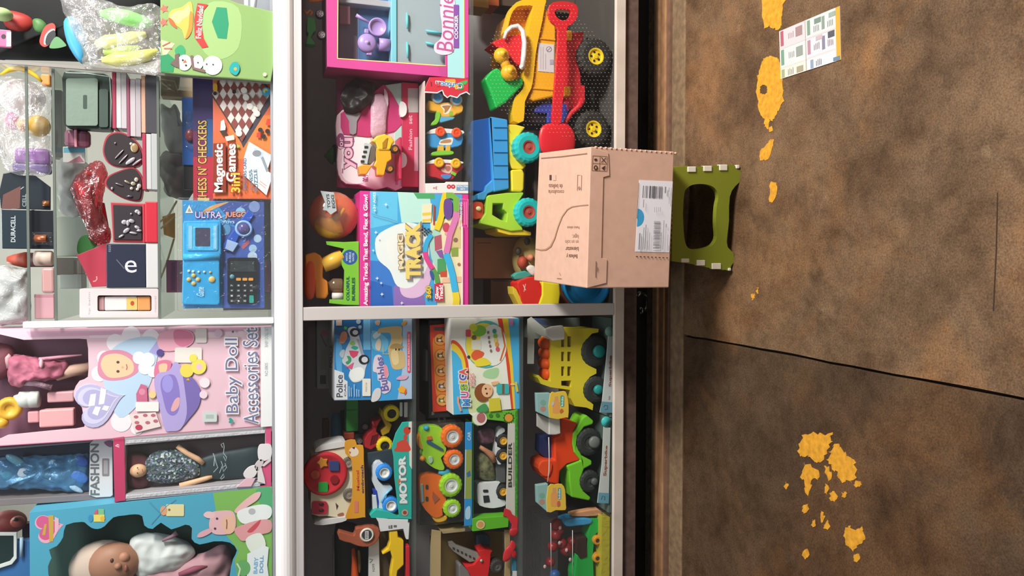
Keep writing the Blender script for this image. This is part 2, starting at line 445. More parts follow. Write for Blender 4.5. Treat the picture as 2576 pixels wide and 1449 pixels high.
fl.add('hairline_crack', g_prism([[PZ(x, y, 0.0008) for x, y in ((2508, 484), (2506, 560), (2504, 640), (2500, 720), (2497, 782), (2500, 782), (2503, 720), (2507, 640), (2509, 560), (2510, 484))]], Vector((0, 0, -0.0006))), M('#3a2c22', 0.9))
# worn yellow paint left on the slabs
YEL = M('#d2962a', 0.75, grain=0.22, scale=70)
def paint(pts, amp=3, seed=1, holes=(), n=4):
    loops = [jag(pts, amp, n, seed)]+[jag(h, 1.5, 3, seed+5) for h in holes]
    fl.add('paint_patch', g_prism([[PZ(x, y, 0.0012) for x, y in l] for l in loops], Vector((0, 0, -0.0010))), YEL)
paint([(1918, -40), (1972, -40), (1974, 0), (1968, 30), (1966, 62), (1955, 74), (1940, 70), (1935, 62), (1921, 76), (1916, 40)], 3, 2)
paint([(1921, 147), (1938, 141), (1958, 148), (1966, 175), (1968, 205), (1970, 255), (1962, 268), (1952, 285), (1944, 303), (1936, 300), (1931, 323), (1925, 320), (1922, 300), (1910, 285), (1904, 245), (1903, 215), (1908, 185), (1916, 160)], 2.5, 3, holes=[circ(1921, 225, 10, 13, 10)])
paint([(1934, 322), (1942, 317), (1943, 330), (1936, 333)], 1, 4, n=2)
paint([(1938, 349), (1945, 350), (1944, 372), (1932, 402), (1912, 402), (1910, 382), (1926, 368)], 2, 5)
paint([(1937, 457), (1953, 458), (1955, 483), (1943, 510), (1934, 508), (1936, 480)], 2, 6)
paint([(2018, 1098), (2050, 1090), (2090, 1092), (2094, 1112), (2080, 1135), (2068, 1160), (2050, 1165), (2036, 1145), (2020, 1150), (2006, 1130)], 5, 7, n=5)
paint([(2096, 1120), (2112, 1118), (2128, 1140), (2148, 1155), (2154, 1200), (2140, 1210), (2118, 1212), (2104, 1190), (2090, 1170), (2082, 1160), (2088, 1140)], 5, 8, n=5)
paint([(2022, 1165), (2040, 1172), (2062, 1190), (2060, 1205), (2042, 1207), (2038, 1240), (2030, 1246), (2024, 1215), (2016, 1200)], 4, 9)
paint([(2072, 1172), (2086, 1176), (2092, 1205), (2082, 1208)], 3, 10)
for i, (x, y, r, q) in enumerate([(2096, 1248, 9, 14), (2123, 1245, 6, 8), (2078, 1232, 5, 14), (2157, 1218, 8, 9), (2025, 1279, 9, 12), (2046, 1316, 5, 9), (2068, 1300, 7, 16), (2080, 1322, 7, 12), (2028, 1393, 9, 13), (2154, 1403, 9, 10), (1978, 1222, 6, 9), (1895, 746, 5, 8), (1905, 732, 4, 7)]):
    paint(circ(x, y, r, q, 7), 3, 20+i, n=2)
paint([(2126, 1330), (2138, 1322), (2150, 1336), (2166, 1326), (2175, 1345), (2172, 1365), (2155, 1372), (2146, 1386), (2130, 1370), (2122, 1352)], 3, 40)

wb = T('wall_back', None, None, (0, 4.2, 0), kind='structure')
wb.add('wall_face', g_box(-3.2, 3.2, 4.2, 4.26, 0, 3.2), M('#a3a69c', 0.8, grain=0.06, scale=6))

# ------------------------------------------------------------------ shutter track on the floor under the counter
tr = T('shutter_track', 'worn brown metal shutter track lying along the floor under the counter', 'track', (0, 2.50, 0))
def xprof(t, name, prof, col, x0=-1.75, x1=1.75, bevel=0.0, smooth=False, **k):
    g = g_prism([[Vector((x0, y, z)) for y, z in prof]], Vector((x1-x0, 0, 0)))
    return t.add(name, g, col, bevel=bevel, smooth=smooth, **k)
WOOD = M('#a9805c', 0.6, grain=0.22, scale=22, bump=0.2)
xprof(tr, 'front_lip', [(2.449, 0.0), (2.449, 0.014), (2.470, 0.014), (2.470, 0.0)], M('#7d5f4d', 0.7, grain=0.2, scale=30))
xprof(tr, 'channel', [(2.470, 0.0), (2.470, 0.020), (2.507, 0.018), (2.507, 0.0)], WOOD, bevel=0.002)
xprof(tr, 'back_lip', [(2.507, 0.0), (2.507, 0.026), (2.540, 0.026), (2.540, 0.0)], M('#b58d68', 0.55, grain=0.18, scale=26), bevel=0.002)
xprof(tr, 'mortar_bed', [(2.540, -0.02), (2.540, 0.016), (2.61, 0.010), (2.63, -0.02)], M('#6f6456', 0.9, grain=0.35, scale=45, bump=0.9))

# ------------------------------------------------------------------ the display counter
GAIN = 1.12
dc = T('display_counter', 'long white framed glass display counter stocked with boxed toys', 'display counter', (0, 2.40, 0))
ALU = M('#ecebee', 0.30, coat=0.5, gain=1.05)
ALU2 = M('#c4c3c4', 0.4, gain=1.0)
ALU3 = M('#c9beb2', 0.55, grain=0.10, scale=9, gain=1.0)
zt, zl, zb_ = P(690, 724, 2.385).z, P(744, 724, 2.385).z, P(762, 724, 2.385).z
h = zt-zl; arc = [(2.40-0.030*math.cos(math.radians(a)), (zt+zl)/2+h/2*math.sin(math.radians(a))) for a in range(-80, 81, 16)]
xprof(dc, 'top_rail', [(2.46, zl), *[(y, z) for y, z in arc], (2.46, zt)], ALU, smooth=False, bevel=0)
xprof(dc, 'top_rail_lip', [(2.385, zb_), (2.385, zl+0.002), (2.46, zl+0.002), (2.46, zb_)], ALU2, bevel=0.002)
zf0, zf1, zf2 = P(1571, 724, 2.385).z, P(1547, 724, 2.385).z, P(1547.5, 724, 2.40).z
xprof(dc, 'bottom_rail', [(2.385, zf0), (2.385, zf1), (2.4015, zf1), (2.4015, zf0)], ALU3, bevel=0.002)
xprof(dc, 'base_board', [(2.40, zf0-0.055), (2.40, zf0), (2.98, zf0), (2.98, zf0-0.055)], M('#5d4a43', 0.8, grain=0.3, scale=30, gain=1.0))
xm = (P(760, 771, 2.385).x+P(1545, 765, 2.385).x)/2; xn = (P(760, 803, 2.385).x+P(1545, 796, 2.385).x)/2
dc.add('mullion', g_box(xn, xm, 2.387, 2.425, zf1, zb_), M('#bfbcb8', 0.4, gain=1.0), bevel=0.002)
ZB0 = zlev(1545)+0.0005
for i, (x0, x1) in enumerate(((xm, 1.7), (-1.7, xn))):
    dc.add('glass_pane', g_box(x0+0.001, x1, 2.404, 2.408, ZB0, zb_-0.004), GLASS)
DARK = M('#c0b2ba', 0.8, grain=0.1, scale=8, gain=1.0)
dc.add('back_panel', g_box(-1.7, 1.7, 2.96, 2.98, zf0+0.001, zl), DARK)
dc.add('side_panel', g_box(-1.72, -1.70, 2.41, 2.98, zf1, zl), DARK)
dc.add('side_panel', g_box(1.70, 1.72, 2.41, 2.98, zf1, zl), DARK)
dc.add('counter_top', g_box(-1.72, 1.72, 2.461, 3.0, zl-0.004, zl+0.016), M('#777a80', 0.4, gain=1.0))
ZBOT = zlev(1545)
dc.add('bottom_board', g_box(-1.7, 1.7, 2.4025, 2.955, zf0+0.001, ZBOT), M('#4f4a47', 0.7, gain=1.0))
ZR1 = zlev(1181); ZL1 = zlev(1038); ZL2 = zlev(1307)
xd = (xm+xn)/2
SH = M('#4b4f52', 0.25, gain=1.0)
for nm, x0, x1, z in (('shelf', xd+0.004, 1.69, ZR1), ('shelf', -1.69, xd-0.004, ZL1), ('shelf', -1.69, xd-0.004, ZL2)):
    dc.add(nm, g_box(x0, x1, 2.432, 2.955, z-0.007, z), SHELFGLASS)
for x in (-1.1, -0.2, 0.6, 1.3):
    dc.add('foot', g_box(x, x+0.06, 2.70, 2.76, 0, zf0-0.055), M('#2b2624', 0.8, gain=1.0), bevel=0.002)

# ------------------------------------------------------------------ the glass case standing on the counter
uc = T('glass_showcase', 'clear glass showcase with glass shelves standing on the white counter', 'showcase', (0, 2.46, zt))
GED = M('#5d6660', 0.3, gain=1.0)
XP0, XP1 = P(400, 819, 2.425).x, P(400, 803, 2.425).x        # white post between the two bays
XR = P(400, 186, 2.425).x                                    # right end pane
uc.add('post', g_box(XP0, XP1, 2.415, 2.445, zt+0.001, P(58, 810, 2.42).z), ALU, bevel=0.003)
ZU1, ZU0, ZUL = P(398, 500, 2.45).z, P(137, 500, 2.45).z, P(70, 500, 2.45).z
def gpane(name, x0, x1, y0, y1, z0, z1): return uc.add(name, g_box(x0, x1, y0, y1, z0, z1), GLASS)
uc.add('shelf', g_box(XP1, XR-0.004, 2.445, 2.90, ZU1-0.006, ZU1), SHELFGLASS)
uc.add('shelf', g_box(XP1, XR-0.004, 2.445, 2.90, ZU0-0.006, ZU0), SHELFGLASS)
for z, nm in ((ZU1, 'shelf_edge'), (ZU0, 'shelf_edge'), (ZUL, 'pane_edge')):
    uc.add(nm, g_box(XP1-(0.01 if z == ZUL else 0), XR-0.004, 2.438, 2.444, z-0.0055, z+0.001), GED)
gpane('glass_pane', XP1, XR, 2.430, 2.435, zt+0.002, ZU1-0.008)
uc.add('end_pane', g_box(XR-0.003, XR+0.003, 2.428, 2.95, zt+0.002, P(-90, 150, 2.42).z), GLASS)
uc.add('end_pane_edge', g_box(XR-0.004, XR+0.004, 2.421, 2.428, zt+0.002, P(-90, 150, 2.42).z), M('#8b8783', 0.3, gain=1.0))
gpane('glass_pane', -1.6, XP0, 2.430, 2.435, zt+0.002, P(-90, 1000, 2.42).z)
uc.add('bottom_seal', g_box(-1.6, 1.6, 2.425, 2.4295, zt+0.0005, zt+0.007), M('#8a8d93', 0.4, gain=1.0))
ZC = zt+0.002
uc.add('floor_pane', g_box(-1.6, 1.6, 2.436, 2.98, zt+0.0006, zt+0.002), SHELFGLASS)

# ------------------------------------------------------------------ things on the floor
GAIN = 1.05
CARD = M('#caa48f', 0.75, grain=0.05, scale=35, bump=0.05)
zT, zB = 0.549, 0.288
cq = [PZ(1356, 385, zT), PZ(1487, 369, zT), PZ(1476, 725, zT), PZ(1343, 705, zT)]     # back-right, front-right, front-left, back-left
bx = T('cardboard_box', 'closed cardboard box with a white shipping label on a green stool', 'box', ((cq[1]+cq[2]+cq[0]+cq[3])/4).to_2d().to_3d()+Vector((0, 0, zB)))
bx.add('body', g_prism([cq], Vector((0, 0, zB-zT))), CARD, bevel=0.003)
fn = Vector((-(cq[1]-cq[2]).y, (cq[1]-cq[2]).x, 0)).normalized(); fn = -fn if fn.y > 0 else fn
fm = lambda x, y: PP(x, y, cq[1], fn)
flap = [(1486, 370), (1529, 384), (1532, 442), (1517, 446), (1512, 649), (1526, 652), (1524, 712), (1476, 724)]
bx.add('lid_flap', g_prism([[fm(x, y) for x, y in flap]], fn*0.003), CARD, bevel=0.0008)
rng = random.Random(3)
# corrugated edge teeth along the right side of the lid and front
teeth_v, teeth_f = [], []
for i in range(17):
    p = fm(1500+i*12.5, 371.5+i*0.93); V, Fs = g_ell(p+Vector((0.001, 0.003, 0)), 0.004, 0.006, 0.0045, 8, 5); o0 = len(teeth_v); teeth_v += V; teeth_f += [tuple(q+o0 for q in f) for f in Fs]
bx.add('corrugated_edge', (teeth_v, teeth_f), CARD)
BR = '#8a6049'
bx.art([('l', BR, [(1490, 392), (1526, 394)], 1.2), ('l', BR, [(1489, 411), (1526, 413)], 1.2), ('l', BR, [(1488, 429), (1525, 431)], 1.2), ('l', BR, [(1490, 392), (1488, 429)], 1.2), ('l', BR, [(1508, 393), (1506, 430)], 1.2), ('l', BR, [(1526, 394), (1525, 431)], 1.2),
        ('c', '#4a332a', 1497, 402, 4, 3), ('l', '#4a332a', [(1511, 396), (1523, 410)], 1.8), ('l', '#4a332a', [(1523, 397), (1511, 409)], 1.8), ('c', '#4a332a', 1497, 422, 5, 6), ('c', '#c69c80', 1497, 422, 2, 3), ('p', '#4a332a', [(1511, 423), (1522, 416), (1518, 428)]),
        ('l', '#5d4334', [(1498, 657), (1497, 698)], 1.6), ('l', '#7d5a46', [(1502, 672), (1501, 683)], 1.5)], mapper=fm, normal=fn, start=0.0036, name='printed_artwork')
def dash(x0, y0, x1, y1, n, w=1.8):
    o = []
    for i in range(n):
        t0, t1 = i/n, (i+0.5)/n; o.append(('l', '#5b3f33', [(x0+(x1-x0)*t0, y0+(y1-y0)*t0), (x0+(x1-x0)*t1, y0+(y1-y0)*t1)], w))
    return o
bx.art(dash(1694, 458, 1685, 645, 15)+dash(1599, 645, 1684, 649, 9, 2.4)+dash(1606, 460, 1596, 640, 1, 1.0), mapper=fm, normal=fn, name='printed_artwork')
lb = [(1608, 453), (1692, 456.5), (1683.5, 635), (1598, 633)]
lab = bx.add('shipping_label', g_prism([[fm(x, y) for x, y in lb]], fn*0.0008), M('#e3e3ea', 0.4))
def LQ(u0, v0, u1, v1):      # label local: u 0..1 down (x), v 0..1 left (y)
    def q(u, v):
        a = [lb[0][i]+(lb[1][i]-lb[0][i])*u for i in (0, 1)]; b2 = [lb[3][i]+(lb[2][i]-lb[3][i])*u for i in (0, 1)]
        return (a[0]+(b2[0]-a[0])*v, a[1]+(b2[1]-a[1])*v)
    return [q(u0, v0), q(u1, v0), q(u1, v1), q(u0, v1)]
ops = [('p', '#3f9fce', [q for q in [LQ(0.0, 0.40, 0, 0)[0]] + [LQ(0.20*math.sin(math.radians(a)), 0.525-0.125*math.cos(math.radians(a)), 0, 0)[0] for a in range(0, 181, 12)]])]
for u, w in ((0.12, 0.02), (0.18, 0.01), (0.22, 0.02), (0.26, 0.008), (0.31, 0.045), (0.385, 0.02), (0.42, 0.06), (0.50, 0.02), (0.555, 0.012), (0.60, 0.025), (0.645, 0.01), (0.67, 0.02)):
    ops.append(('p', '#6b6b70', LQ(u, 0.075, u+w, 0.245)))
for v in [0.565+0.0105*i for i in range(40)]:
    if rng.random() < 0.85: ops.append(('p', rng.choice(['#77777b', '#8d8d92', '#a7a7ac']), LQ(0.49, v, 0.68, v+0.007)))
for u, v0, v1, w in ((0.06, 0.74, 0.97, 0.035), (0.13, 0.75, 0.97, 0.012), (0.18, 0.66, 0.97, 0.018), (0.235, 0.62, 0.96, 0.02), (0.31, 0.84, 0.97, 0.012), (0.36, 0.73, 0.97, 0.012), (0.71, 0.72, 0.98, 0.012), (0.76, 0.55, 0.96, 0.015), (0.83, 0.60, 0.65, 0.015), (0.90, 0.75, 0.98, 0.01), (0.93, 0.90, 0.98, 0.01), (0.74, 0.08, 0.17, 0.04), (0.86, 0.09, 0.15, 0.015), (0.93, 0.09, 0.35, 0.012), (0.88, 0.22, 0.32, 0.01), (0.12, 0.27, 0.38, 0.02), (0.46, 0.37, 0.44, 0.01), (0.52, 0.37, 0.44, 0.01), (0.58, 0.37, 0.43, 0.01), (0.63, 0.37, 0.43, 0.01)):
    ops.append(('p', '#8b8b92', LQ(u, v0, u+w, v1)))
bx.art(ops, mapper=fm, normal=fn, start=0.0011, name='label_print', parent=lab)
tm = lambda x, y: PZ(x, y, zT)
def rt(s, x0, x1, y0, y1, col='#7b5643', off=0.0):     # lettering on the lid: reads away from the viewer
    return ('t', col, s, [(x1, y1), (x0, y1), (x0, y0), (x1, y0)], off)
bx.art([rt('Belleza y', 1425, 1453, 637, 650, '#5f4334', 0.02), rt('bienestar', 1423, 1456, 621, 632, '#6a4b3a', 0.015), rt('en un solo', 1422, 1456, 604, 614, '#94705b'), rt('lugar,', 1440, 1456, 587, 601, '#94705b'), rt('Puntos valiosos', 1427, 1458, 569, 576, '#94705b'),
        rt('consultoria', 1380, 1419, 478, 488, '#8a6450'), rt('de belleza', 1381, 1416, 463, 474, '#8a6450'),
        ('r', '#4b3a33', 1383, 440, 1388, 453), ('r', '#c9a890', 1391, 440, 1399, 454), ('l', '#97745f', [(1454, 440), (1464, 441), (1463, 479), (1453, 479), (1454, 440)], 1), ('c', '#97745f', 1458, 473, 3, 4),
        ('l', '#8d6853', [(1362, 398), (1412, 394), (1478, 386)], 2.0),
        ('l', '#a88068', [(1481, 515), (1460, 517), (1440, 520), (1428, 527), (1415, 545), (1405, 570), (1396, 600), (1386, 620), (1374, 628), (1362, 629), (1348, 626)], [2, 2, 2.5, 2.5, 2.5, 2.5, 3, 4, 4, 3, 2]),
        ('l', '#97745f', [(1402, 700), (1414, 701)], 1.5), ('l', '#b08a72', [(1408, 686), (1411, 692)], 1.5)], mapper=tm, normal=Vector((0, 0, 1)), name='lid_print')

# green folding stool under the box
GAIN = 1.1
s0, s1 = PZ(1862, 440, 0), PZ(1846, 655, 0); sn = Vector((-(s0-s1).y, (s0-s1).x, 0)).normalized(); sn = -sn if sn.y > 0 else sn
st = T('folding_stool', 'green plastic folding step stool with white hinge clips under the cardboard box', 'stool', (s0+s1)/2)
sm = lambda x, y: PP(x, y, s0, sn)
GRN = M('#7d8528', 0.45)
outl = [(1692, 421), (1730, 419), (1770, 418), (1810, 416), (1848, 414), (1849, 426), (1863, 427), (1863, 444), (1862, 458), (1850, 468), (1841, 480), (1836, 495), (1834, 520), (1834, 555), (1830, 590), (1828, 608), (1831, 622), (1842, 634), (1846, 640), (1846, 660), (1840, 668), (1836, 679), (1813, 679), (1780, 673), (1740, 664), (1690, 657)]
hole = smooth_loop([(1726, 476), (1742, 465), (1770, 463), (1792, 469), (1804, 482), (1807, 498), (1803, 520), (1801, 560), (1803, 595), (1797, 611), (1785, 621), (1756, 627), (1732, 624), (1722, 600), (1718, 540), (1721, 492)], 3)
ztop = zB-0.001
fr = [[sm(x, y) for x, y in l] for l in (outl, hole)]
fr = [[Vector((p.x, p.y, max(0.0, min(p.z, ztop-0.03)))) for p in l] for l in fr]
st.add('front_leg_panel', g_prism(fr, -sn*0.018), GRN, bevel=0.003)
dpt = 0.27
st.add('back_leg_panel', g_prism([[p-sn*dpt for p in l] for l in fr], -sn*0.018), GRN, bevel=0.003)
sr, sl = sm(1700, 416), sm(1700, 664)
top = [Vector((sr.x+0.006, sr.y, ztop))+sn*0.006, Vector((sl.x-0.006, sl.y, ztop))+sn*0.006, Vector((sl.x-0.006, sl.y, ztop))-sn*(dpt+0.03), Vector((sr.x+0.006, sr.y, ztop))-sn*(dpt+0.03)]
st.add('seat', g_prism([top], Vector((0, 0, -0.032))), GRN, bevel=0.004)
for (xa, ya, xb, yb) in ((1729, 419, 1750, 433), (1769, 417, 1790, 431), (1809, 414, 1829, 429), (1851, 415, 1859, 424), (1713, 650, 1733, 660), (1752, 654, 1773, 668), (1790, 662, 1813, 677), (1831, 674, 1838, 681)):
    pts = [(xa, ya), (xb, ya), (xb, yb), (xa, yb)]
    st.add('hinge_clip', g_prism([[sm(x, y)+sn*0.0035 for x, y in pts]], -sn*0.016), M('#dedacb', 0.5), bevel=0.002)
for sgn, pe in ((1, sr), (-1, sl)):
    a0 = Vector((pe.x-sgn*0.012, pe.y, 0.0))-sn*0.02
    q = [a0+Vector((0, 0, 0.02)), a0-sn*(dpt-0.03)+Vector((0, 0, 0.02)), a0-sn*(dpt-0.03)+Vector((0, 0, ztop-0.033)), a0+Vector((0, 0, ztop-0.033))]
    st.add('side_hinge_panel', g_prism([q], Vector((-sgn*0.008, 0, 0))), M('#d8d4c6', 0.5), bevel=0.001)

# sales leaflet lying on the floor
GAIN = 0.85
lf = [(1960, 79), (2112, 15), (2115, 150), (1964, 199)]
fy = T('leaflet', 'glossy product leaflet with a yellow edge lying on the concrete floor', 'leaflet', PZ(2038, 110, 0))
ff = lambda x, y: PZ(x, y, 0.0022)
fy.add('sheet', g_prism([[ff(*p) for p in lf]], Vector((0, 0, -0.0018))), M('#ece6e4', 0.3))
def FQ(u0, v0, u1, v1):
    def q(u, v):
        a = [lf[0][i]+(lf[1][i]-lf[0][i])*u for i in (0, 1)]; b2 = [lf[3][i]+(lf[2][i]-lf[3][i])*u for i in (0, 1)]
        return (a[0]+(b2[0]-a[0])*v, a[1]+(b2[1]-a[1])*v)
    return [q(u0, v0), q(u1, v0), q(u1, v1), q(u0, v1)]
ops = [('p', '#e3ac45', FQ(0.93, 0, 1, 1)), ('p', '#f3d5d8', FQ(0, 0, 0.42, 0.37)), ('p', '#dfe6e2', FQ(0, 0.38, 0.42, 0.77)), ('p', '#e6e4d4', FQ(0, 0.79, 0.42, 1)), ('p', '#dfe6e0', FQ(0.45, 0, 0.92, 0.36)), ('p', '#ecdfe6', FQ(0.45, 0.38, 0.92, 0.76)), ('p', '#e4e8ee', FQ(0.45, 0.79, 0.92, 1))]
for u, v0, v1, c in ((0.02, 0.02, 0.33, '#b56a78'), (0.02, 0.41, 0.73, '#7aa48c'), (0.02, 0.82, 0.99, '#a8b08a'), (0.46, 0.03, 0.32, '#84a08c'), (0.70, 0.06, 0.31, '#8fa096'), (0.46, 0.42, 0.70, '#b9909c'), (0.70, 0.44, 0.70, '#8a8a9c'), (0.50, 0.82, 0.99, '#8fa5bf')):
    ops.append(('p', c, FQ(u, v0, u+0.05, v1)))
for u, v0, v1, c in ((0.27, 0.06, 0.25, '#a88c8c'), (0.27, 0.46, 0.66, '#98a29a'), (0.27, 0.86, 0.98, '#a8a48c'), (0.58, 0.05, 0.15, '#7f9388'), (0.82, 0.05, 0.14, '#9db0a4'), (0.80, 0.40, 0.52, '#5d6068'), (0.60, 0.40, 0.48, '#c8b8bc'), (0.88, 0.92, 0.99, '#6e8ca0')):
    ops.append(('p', c, FQ(u, v0, u+0.11, v1)))
for u0, v0 in ((0.15, 0.10), (0.15, 0.50), (0.13, 0.84), (0.57, 0.17), (0.80, 0.17), (0.57, 0.52), (0.80, 0.54), (0.60, 0.84)):
    for i in range(4): ops.append(('p', '#a3a3a8', FQ(u0+i*0.026, v0+rng.uniform(0, .03), u0+i*0.026+0.009, v0+0.13)))
ops += [('p', '#c9c2bc', FQ(0.0, 0.375, 0.93, 0.38)), ('p', '#c9c2bc', FQ(0.0, 0.775, 0.93, 0.78)), ('p', '#c9c2bc', FQ(0.432, 0, 0.438, 1))]
fy.art(ops, mapper=ff, normal=Vector((0, 0, 1)), step=0.00004, start=0.00015)

# chrome pipe elbow in the recess
GAIN = 1.0
pe = T('pipe_elbow', 'dull chrome pipe elbow showing in the dark gap under the counter', 'pipe', (P(1632, 765, 2.62).x, 2.62, 0))
CH = M('#b9aea4', 0.25, metal=0.9)
pe.tube('bent_pipe', CH, [(1603, 742), (1612, 737), (1624, 738), (1630, 748), (1631, 768), (1626, 780), (1616, 781)], 2.64, 5.5)
pe.tube('collar', CH, [(1619, 781), (1611, 781)], 2.64, 8)
pe.tube('stand_pipe', M('#4b423d', 0.6), [(1631, 758), (1644, 758)], 2.64, 5)

# ================================================================== upper showcase, right bay
GAIN = 0.78
YU = 2.46
# --- top shelf
FLOORZ = ZU0+0.0004
t = T('battery_pack', 'black carded battery pack on the top glass shelf', 'batteries', base(136, 575, YU))
t.box('card', M('#25323c', 0.35), 4, 527, 136, 626, YU, 0.012)
t.art([('t', '#b9c3c6', 'DURACELL', (27, 543, 39, 609), 0.02), ('r', '#171c24', 75, 530, 134, 623), ('l', '#8fa0a8', [(3, 528), (3, 626)], 2)], YU)
t.lathe('battery', M('#a8603f', 0.3, metal=0.5), 88, 600, YU-0.006, [(9, -26), (9.5, -25), (9.5, 0), (3, 1), (3, 3), (0, 3)], 'Z', 16)
t.box('bubble', BLISTER, 78, 584, 132, 617, YU-0.012, 0.012)
t = T('battery_pack', 'tilted black battery pack leaning above another on the top glass shelf', 'batteries', base(126, 480, YU+0.05))
t.prism('card', M('#2b333a', 0.3), [(8, 436), (66, 425), (126, 470), (126, 528), (2, 524), (-2, 480)], YU+0.05, 0.01)
t.art([('l', '#9fb0b5', [(10, 505), (60, 470)], 2), ('t', '#8d999b', 'CELL', (56, 488, 66, 520), 0.02), ('p', '#6d4a44', [(8, 490), (52, 468), (50, 524), (4, 528)])], YU+0.05)
t.lathe('battery', M('#b8764f', 0.3, metal=0.5), 124, 512, YU+0.045, [(7, 0), (7, 14), (3, 15), (0, 15)], 'Z', 14)
t = T('toy_bag', 'clear bag of bright plastic toys on the top glass shelf', 'bagged toys', base(125, 300, YU+0.02))
t.tube('yellow_handle', '#e9bd2e', [(2, 188), (22, 176), (48, 171), (70, 178), (92, 192), (104, 204)], YU+0.05, [3, 6, 7, 6, 5, 3])
t.ell('white_bucket', '#d9d0d2', 55, 245, 52, 45, YU+0.12, 0.06)
t.ell('yellow_ball', '#dcb23a', 98, 317, 26, 27, YU+0.06, 0.035)
t.ell('pink_block', '#d06a9e', 32, 305, 15, 22, YU+0.06, 0.03)
t.ell('orange_block', '#efa33c', 58, 316, 13, 16, YU+0.05, 0.03)
t.box('purple_tub', '#8d52a8', 34, 372, 124, 412, YU+0.05, 0.05, bevel=0.01)
t.box('mauve_tub', '#7d6ba4', 30, 410, 122, 434, YU+0.055, 0.05, bevel=0.006)
t.box('orange_cap', '#e89a55', 102, 186, 126, 214, YU+0.05, 0.03, bevel=0.004)
t.puff('bag', BAGFILM, [(-10, 200), (60, 205), (126, 225), (126, 330), (124, 432), (20, 428), (-10, 330)], YU+0.05, 0.05, crump=(0.016, 30))
t = T('lotion_bottle', 'cream capped pink bottle on the top glass shelf', 'bottle', base(136, 690, YU))
t.lathe('cap', '#d8c3b4', 133, 650, YU+0.02, [(17, 0), (19, 2), (19, 38), (17, 40), (0, 40)], 'Z', 20)
t.box('bottle', '#c79a98', 104, 674, 136, 737, YU, 0.03, bevel=0.006)
t = T('pink_carton', 'pale pink carton at the end of the top glass shelf', 'carton', base(136, 770, YU))
t.box('body', '#c79aa2', 86, 740, 136, 802, YU, 0.04)
t.art([('r', '#b5848e', 86, 741, 134, 748)], YU)
t = T('red_cap_bottle', 'small bottle with an orange red cap beside the battery packs', 'bottle', base(80, 652, YU+0.06))
t.lathe('cap', '#b4523f', 74, 654, YU+0.08, [(20, 0), (20, 10), (14, 34), (8, 48), (0, 50)], 'Z', 18)
t.lathe('body', '#6d4a48', 134, 654, YU+0.08, [(17, 0), (18, 3), (18, 55), (12, 59), (0, 60)], 'Z', 18)
t = T('plastic_wrap', 'crumpled grey plastic wrap on the top shelf by the white post', 'wrap', base(76, 740, YU+0.03))
t.puff('wrap', film('wrap_film', '#c3c8c6', 0.35, 0.25, 1.0, 30, gloss=0.06), [(-12, 672), (60, 676), (74, 700), (76, 790), (60, 812), (-12, 812), (-15, 740)], YU+0.05, 0.04, crump=(0.016, 26))
t.box('grey_insert', '#7e8284', -8, 690, 62, 800, YU+0.09, 0.03)
# --- middle shelf, back row
FLOORZ = ZU1+0.0004
t = T('grey_carton', 'slim dark grey carton at the back of the middle glass shelf', 'carton', base(250, 310, 2.72))
t.box('body', '#4d5052', 129, 226, 156, 396, 2.72, 0.06)
t = T('mauve_purse', 'shiny mauve coin purse hanging below the green jewellery case', 'purse', base(228, 346, 2.50))
t.box('pouch', M('#a0667e', 0.25), 160, 326, 226, 369, 2.50, 0.03, bevel=0.011)
t.box('strap', M('#d58c9c', 0.25), 187, 325, 194, 370, 2.495, 0.006, bevel=0.002)
t = T('hang_card', 'white and blue hang card behind the heart shaped boxes', 'card', base(216, 390, 2.53))
t.box('card', '#d5d2d2', 158, 370, 214, 410, 2.53, 0.004)
t.art([('r', '#6fb0c8', 160, 371, 214, 384), ('p', '#a06a78', [(168, 410), (200, 392), (212, 408)])], 2.53)
t = T('white_bag', 'crumpled white plastic bag behind the red gift boxes', 'bag', base(240, 470, 2.70))
t.puff('bag', M('#c9c5c4', 0.5, bump=0.8, scale=14), [(150, 402), (190, 395), (235, 430), (236, 500), (205, 545), (158, 540), (148, 470)], 2.72, 0.05, crump=(0.02, 24))
t = T('brown_hat_box', 'brown and white box at the back of the middle shelf', 'box', base(250, 700, 2.75))
t.box('lid', '#5d4a47', 140, 648, 186, 692, 2.75, 0.08)
t.box('body', '#c2c8c4', 150, 690, 206, 726, 2.75, 0.08)
t.box('inner_box', '#b9a79e', 186, 655, 206, 690, 2.76, 0.06)
t = T('pale_carton', 'pale grey carton standing against the back of the middle shelf', 'carton', base(260, 590, 2.80))
t.box('body', '#b6b9b0', 128, 545, 262, 645, 2.80, 0.06)
# --- middle shelf
t = T('jewellery_case', 'open dark green jewellery case with a sage pad', 'jewellery case', base(283, 252, YU))
t.prism('case', M('#2c3a34', 0.4), smooth_loop([(161, 182), (218, 184), (276, 192), (281, 255), (280, 320), (268, 326), (212, 323), (168, 318), (160, 300), (159, 240)], 3), YU, 0.05, bevel=0.004)
t.prism('pad', M('#7c9083', 0.8, bump=0.3, scale=50), rrect(166, 197, 246, 316, 6), YU-0.008, 0.008, bevel=0.003)
t.prism('ledge', M('#43544d', 0.4), rrect(249, 224, 272, 320, 5), YU-0.005, 0.006, bevel=0.002)
t.art([('rr', '#3d5148', 209, 239, 219, 274, 3)], YU-0.008, name='maker_plate')
t.tube('rim', M('#9fb0a8', 0.25), [(165, 183), (220, 185), (276, 193), (280, 255), (279, 320)], YU, 1.6)
def flat_box(label, x0, x1, y0, y1, cols, Y=YU):
    t = T('gift_box', label, 'gift box', base(x1, (y0+y1)/2, Y), 'flat gift boxes on the middle shelf')
    for i, (a, b, c) in enumerate(cols):
        t.box('base' if i == 0 else 'lid', c, a, y0+(0 if i != 1 else 1), b, y1-(0 if i != 1 else 1), Y+(0.002 if i == 1 else 0), 0.07, bevel=0.0012)
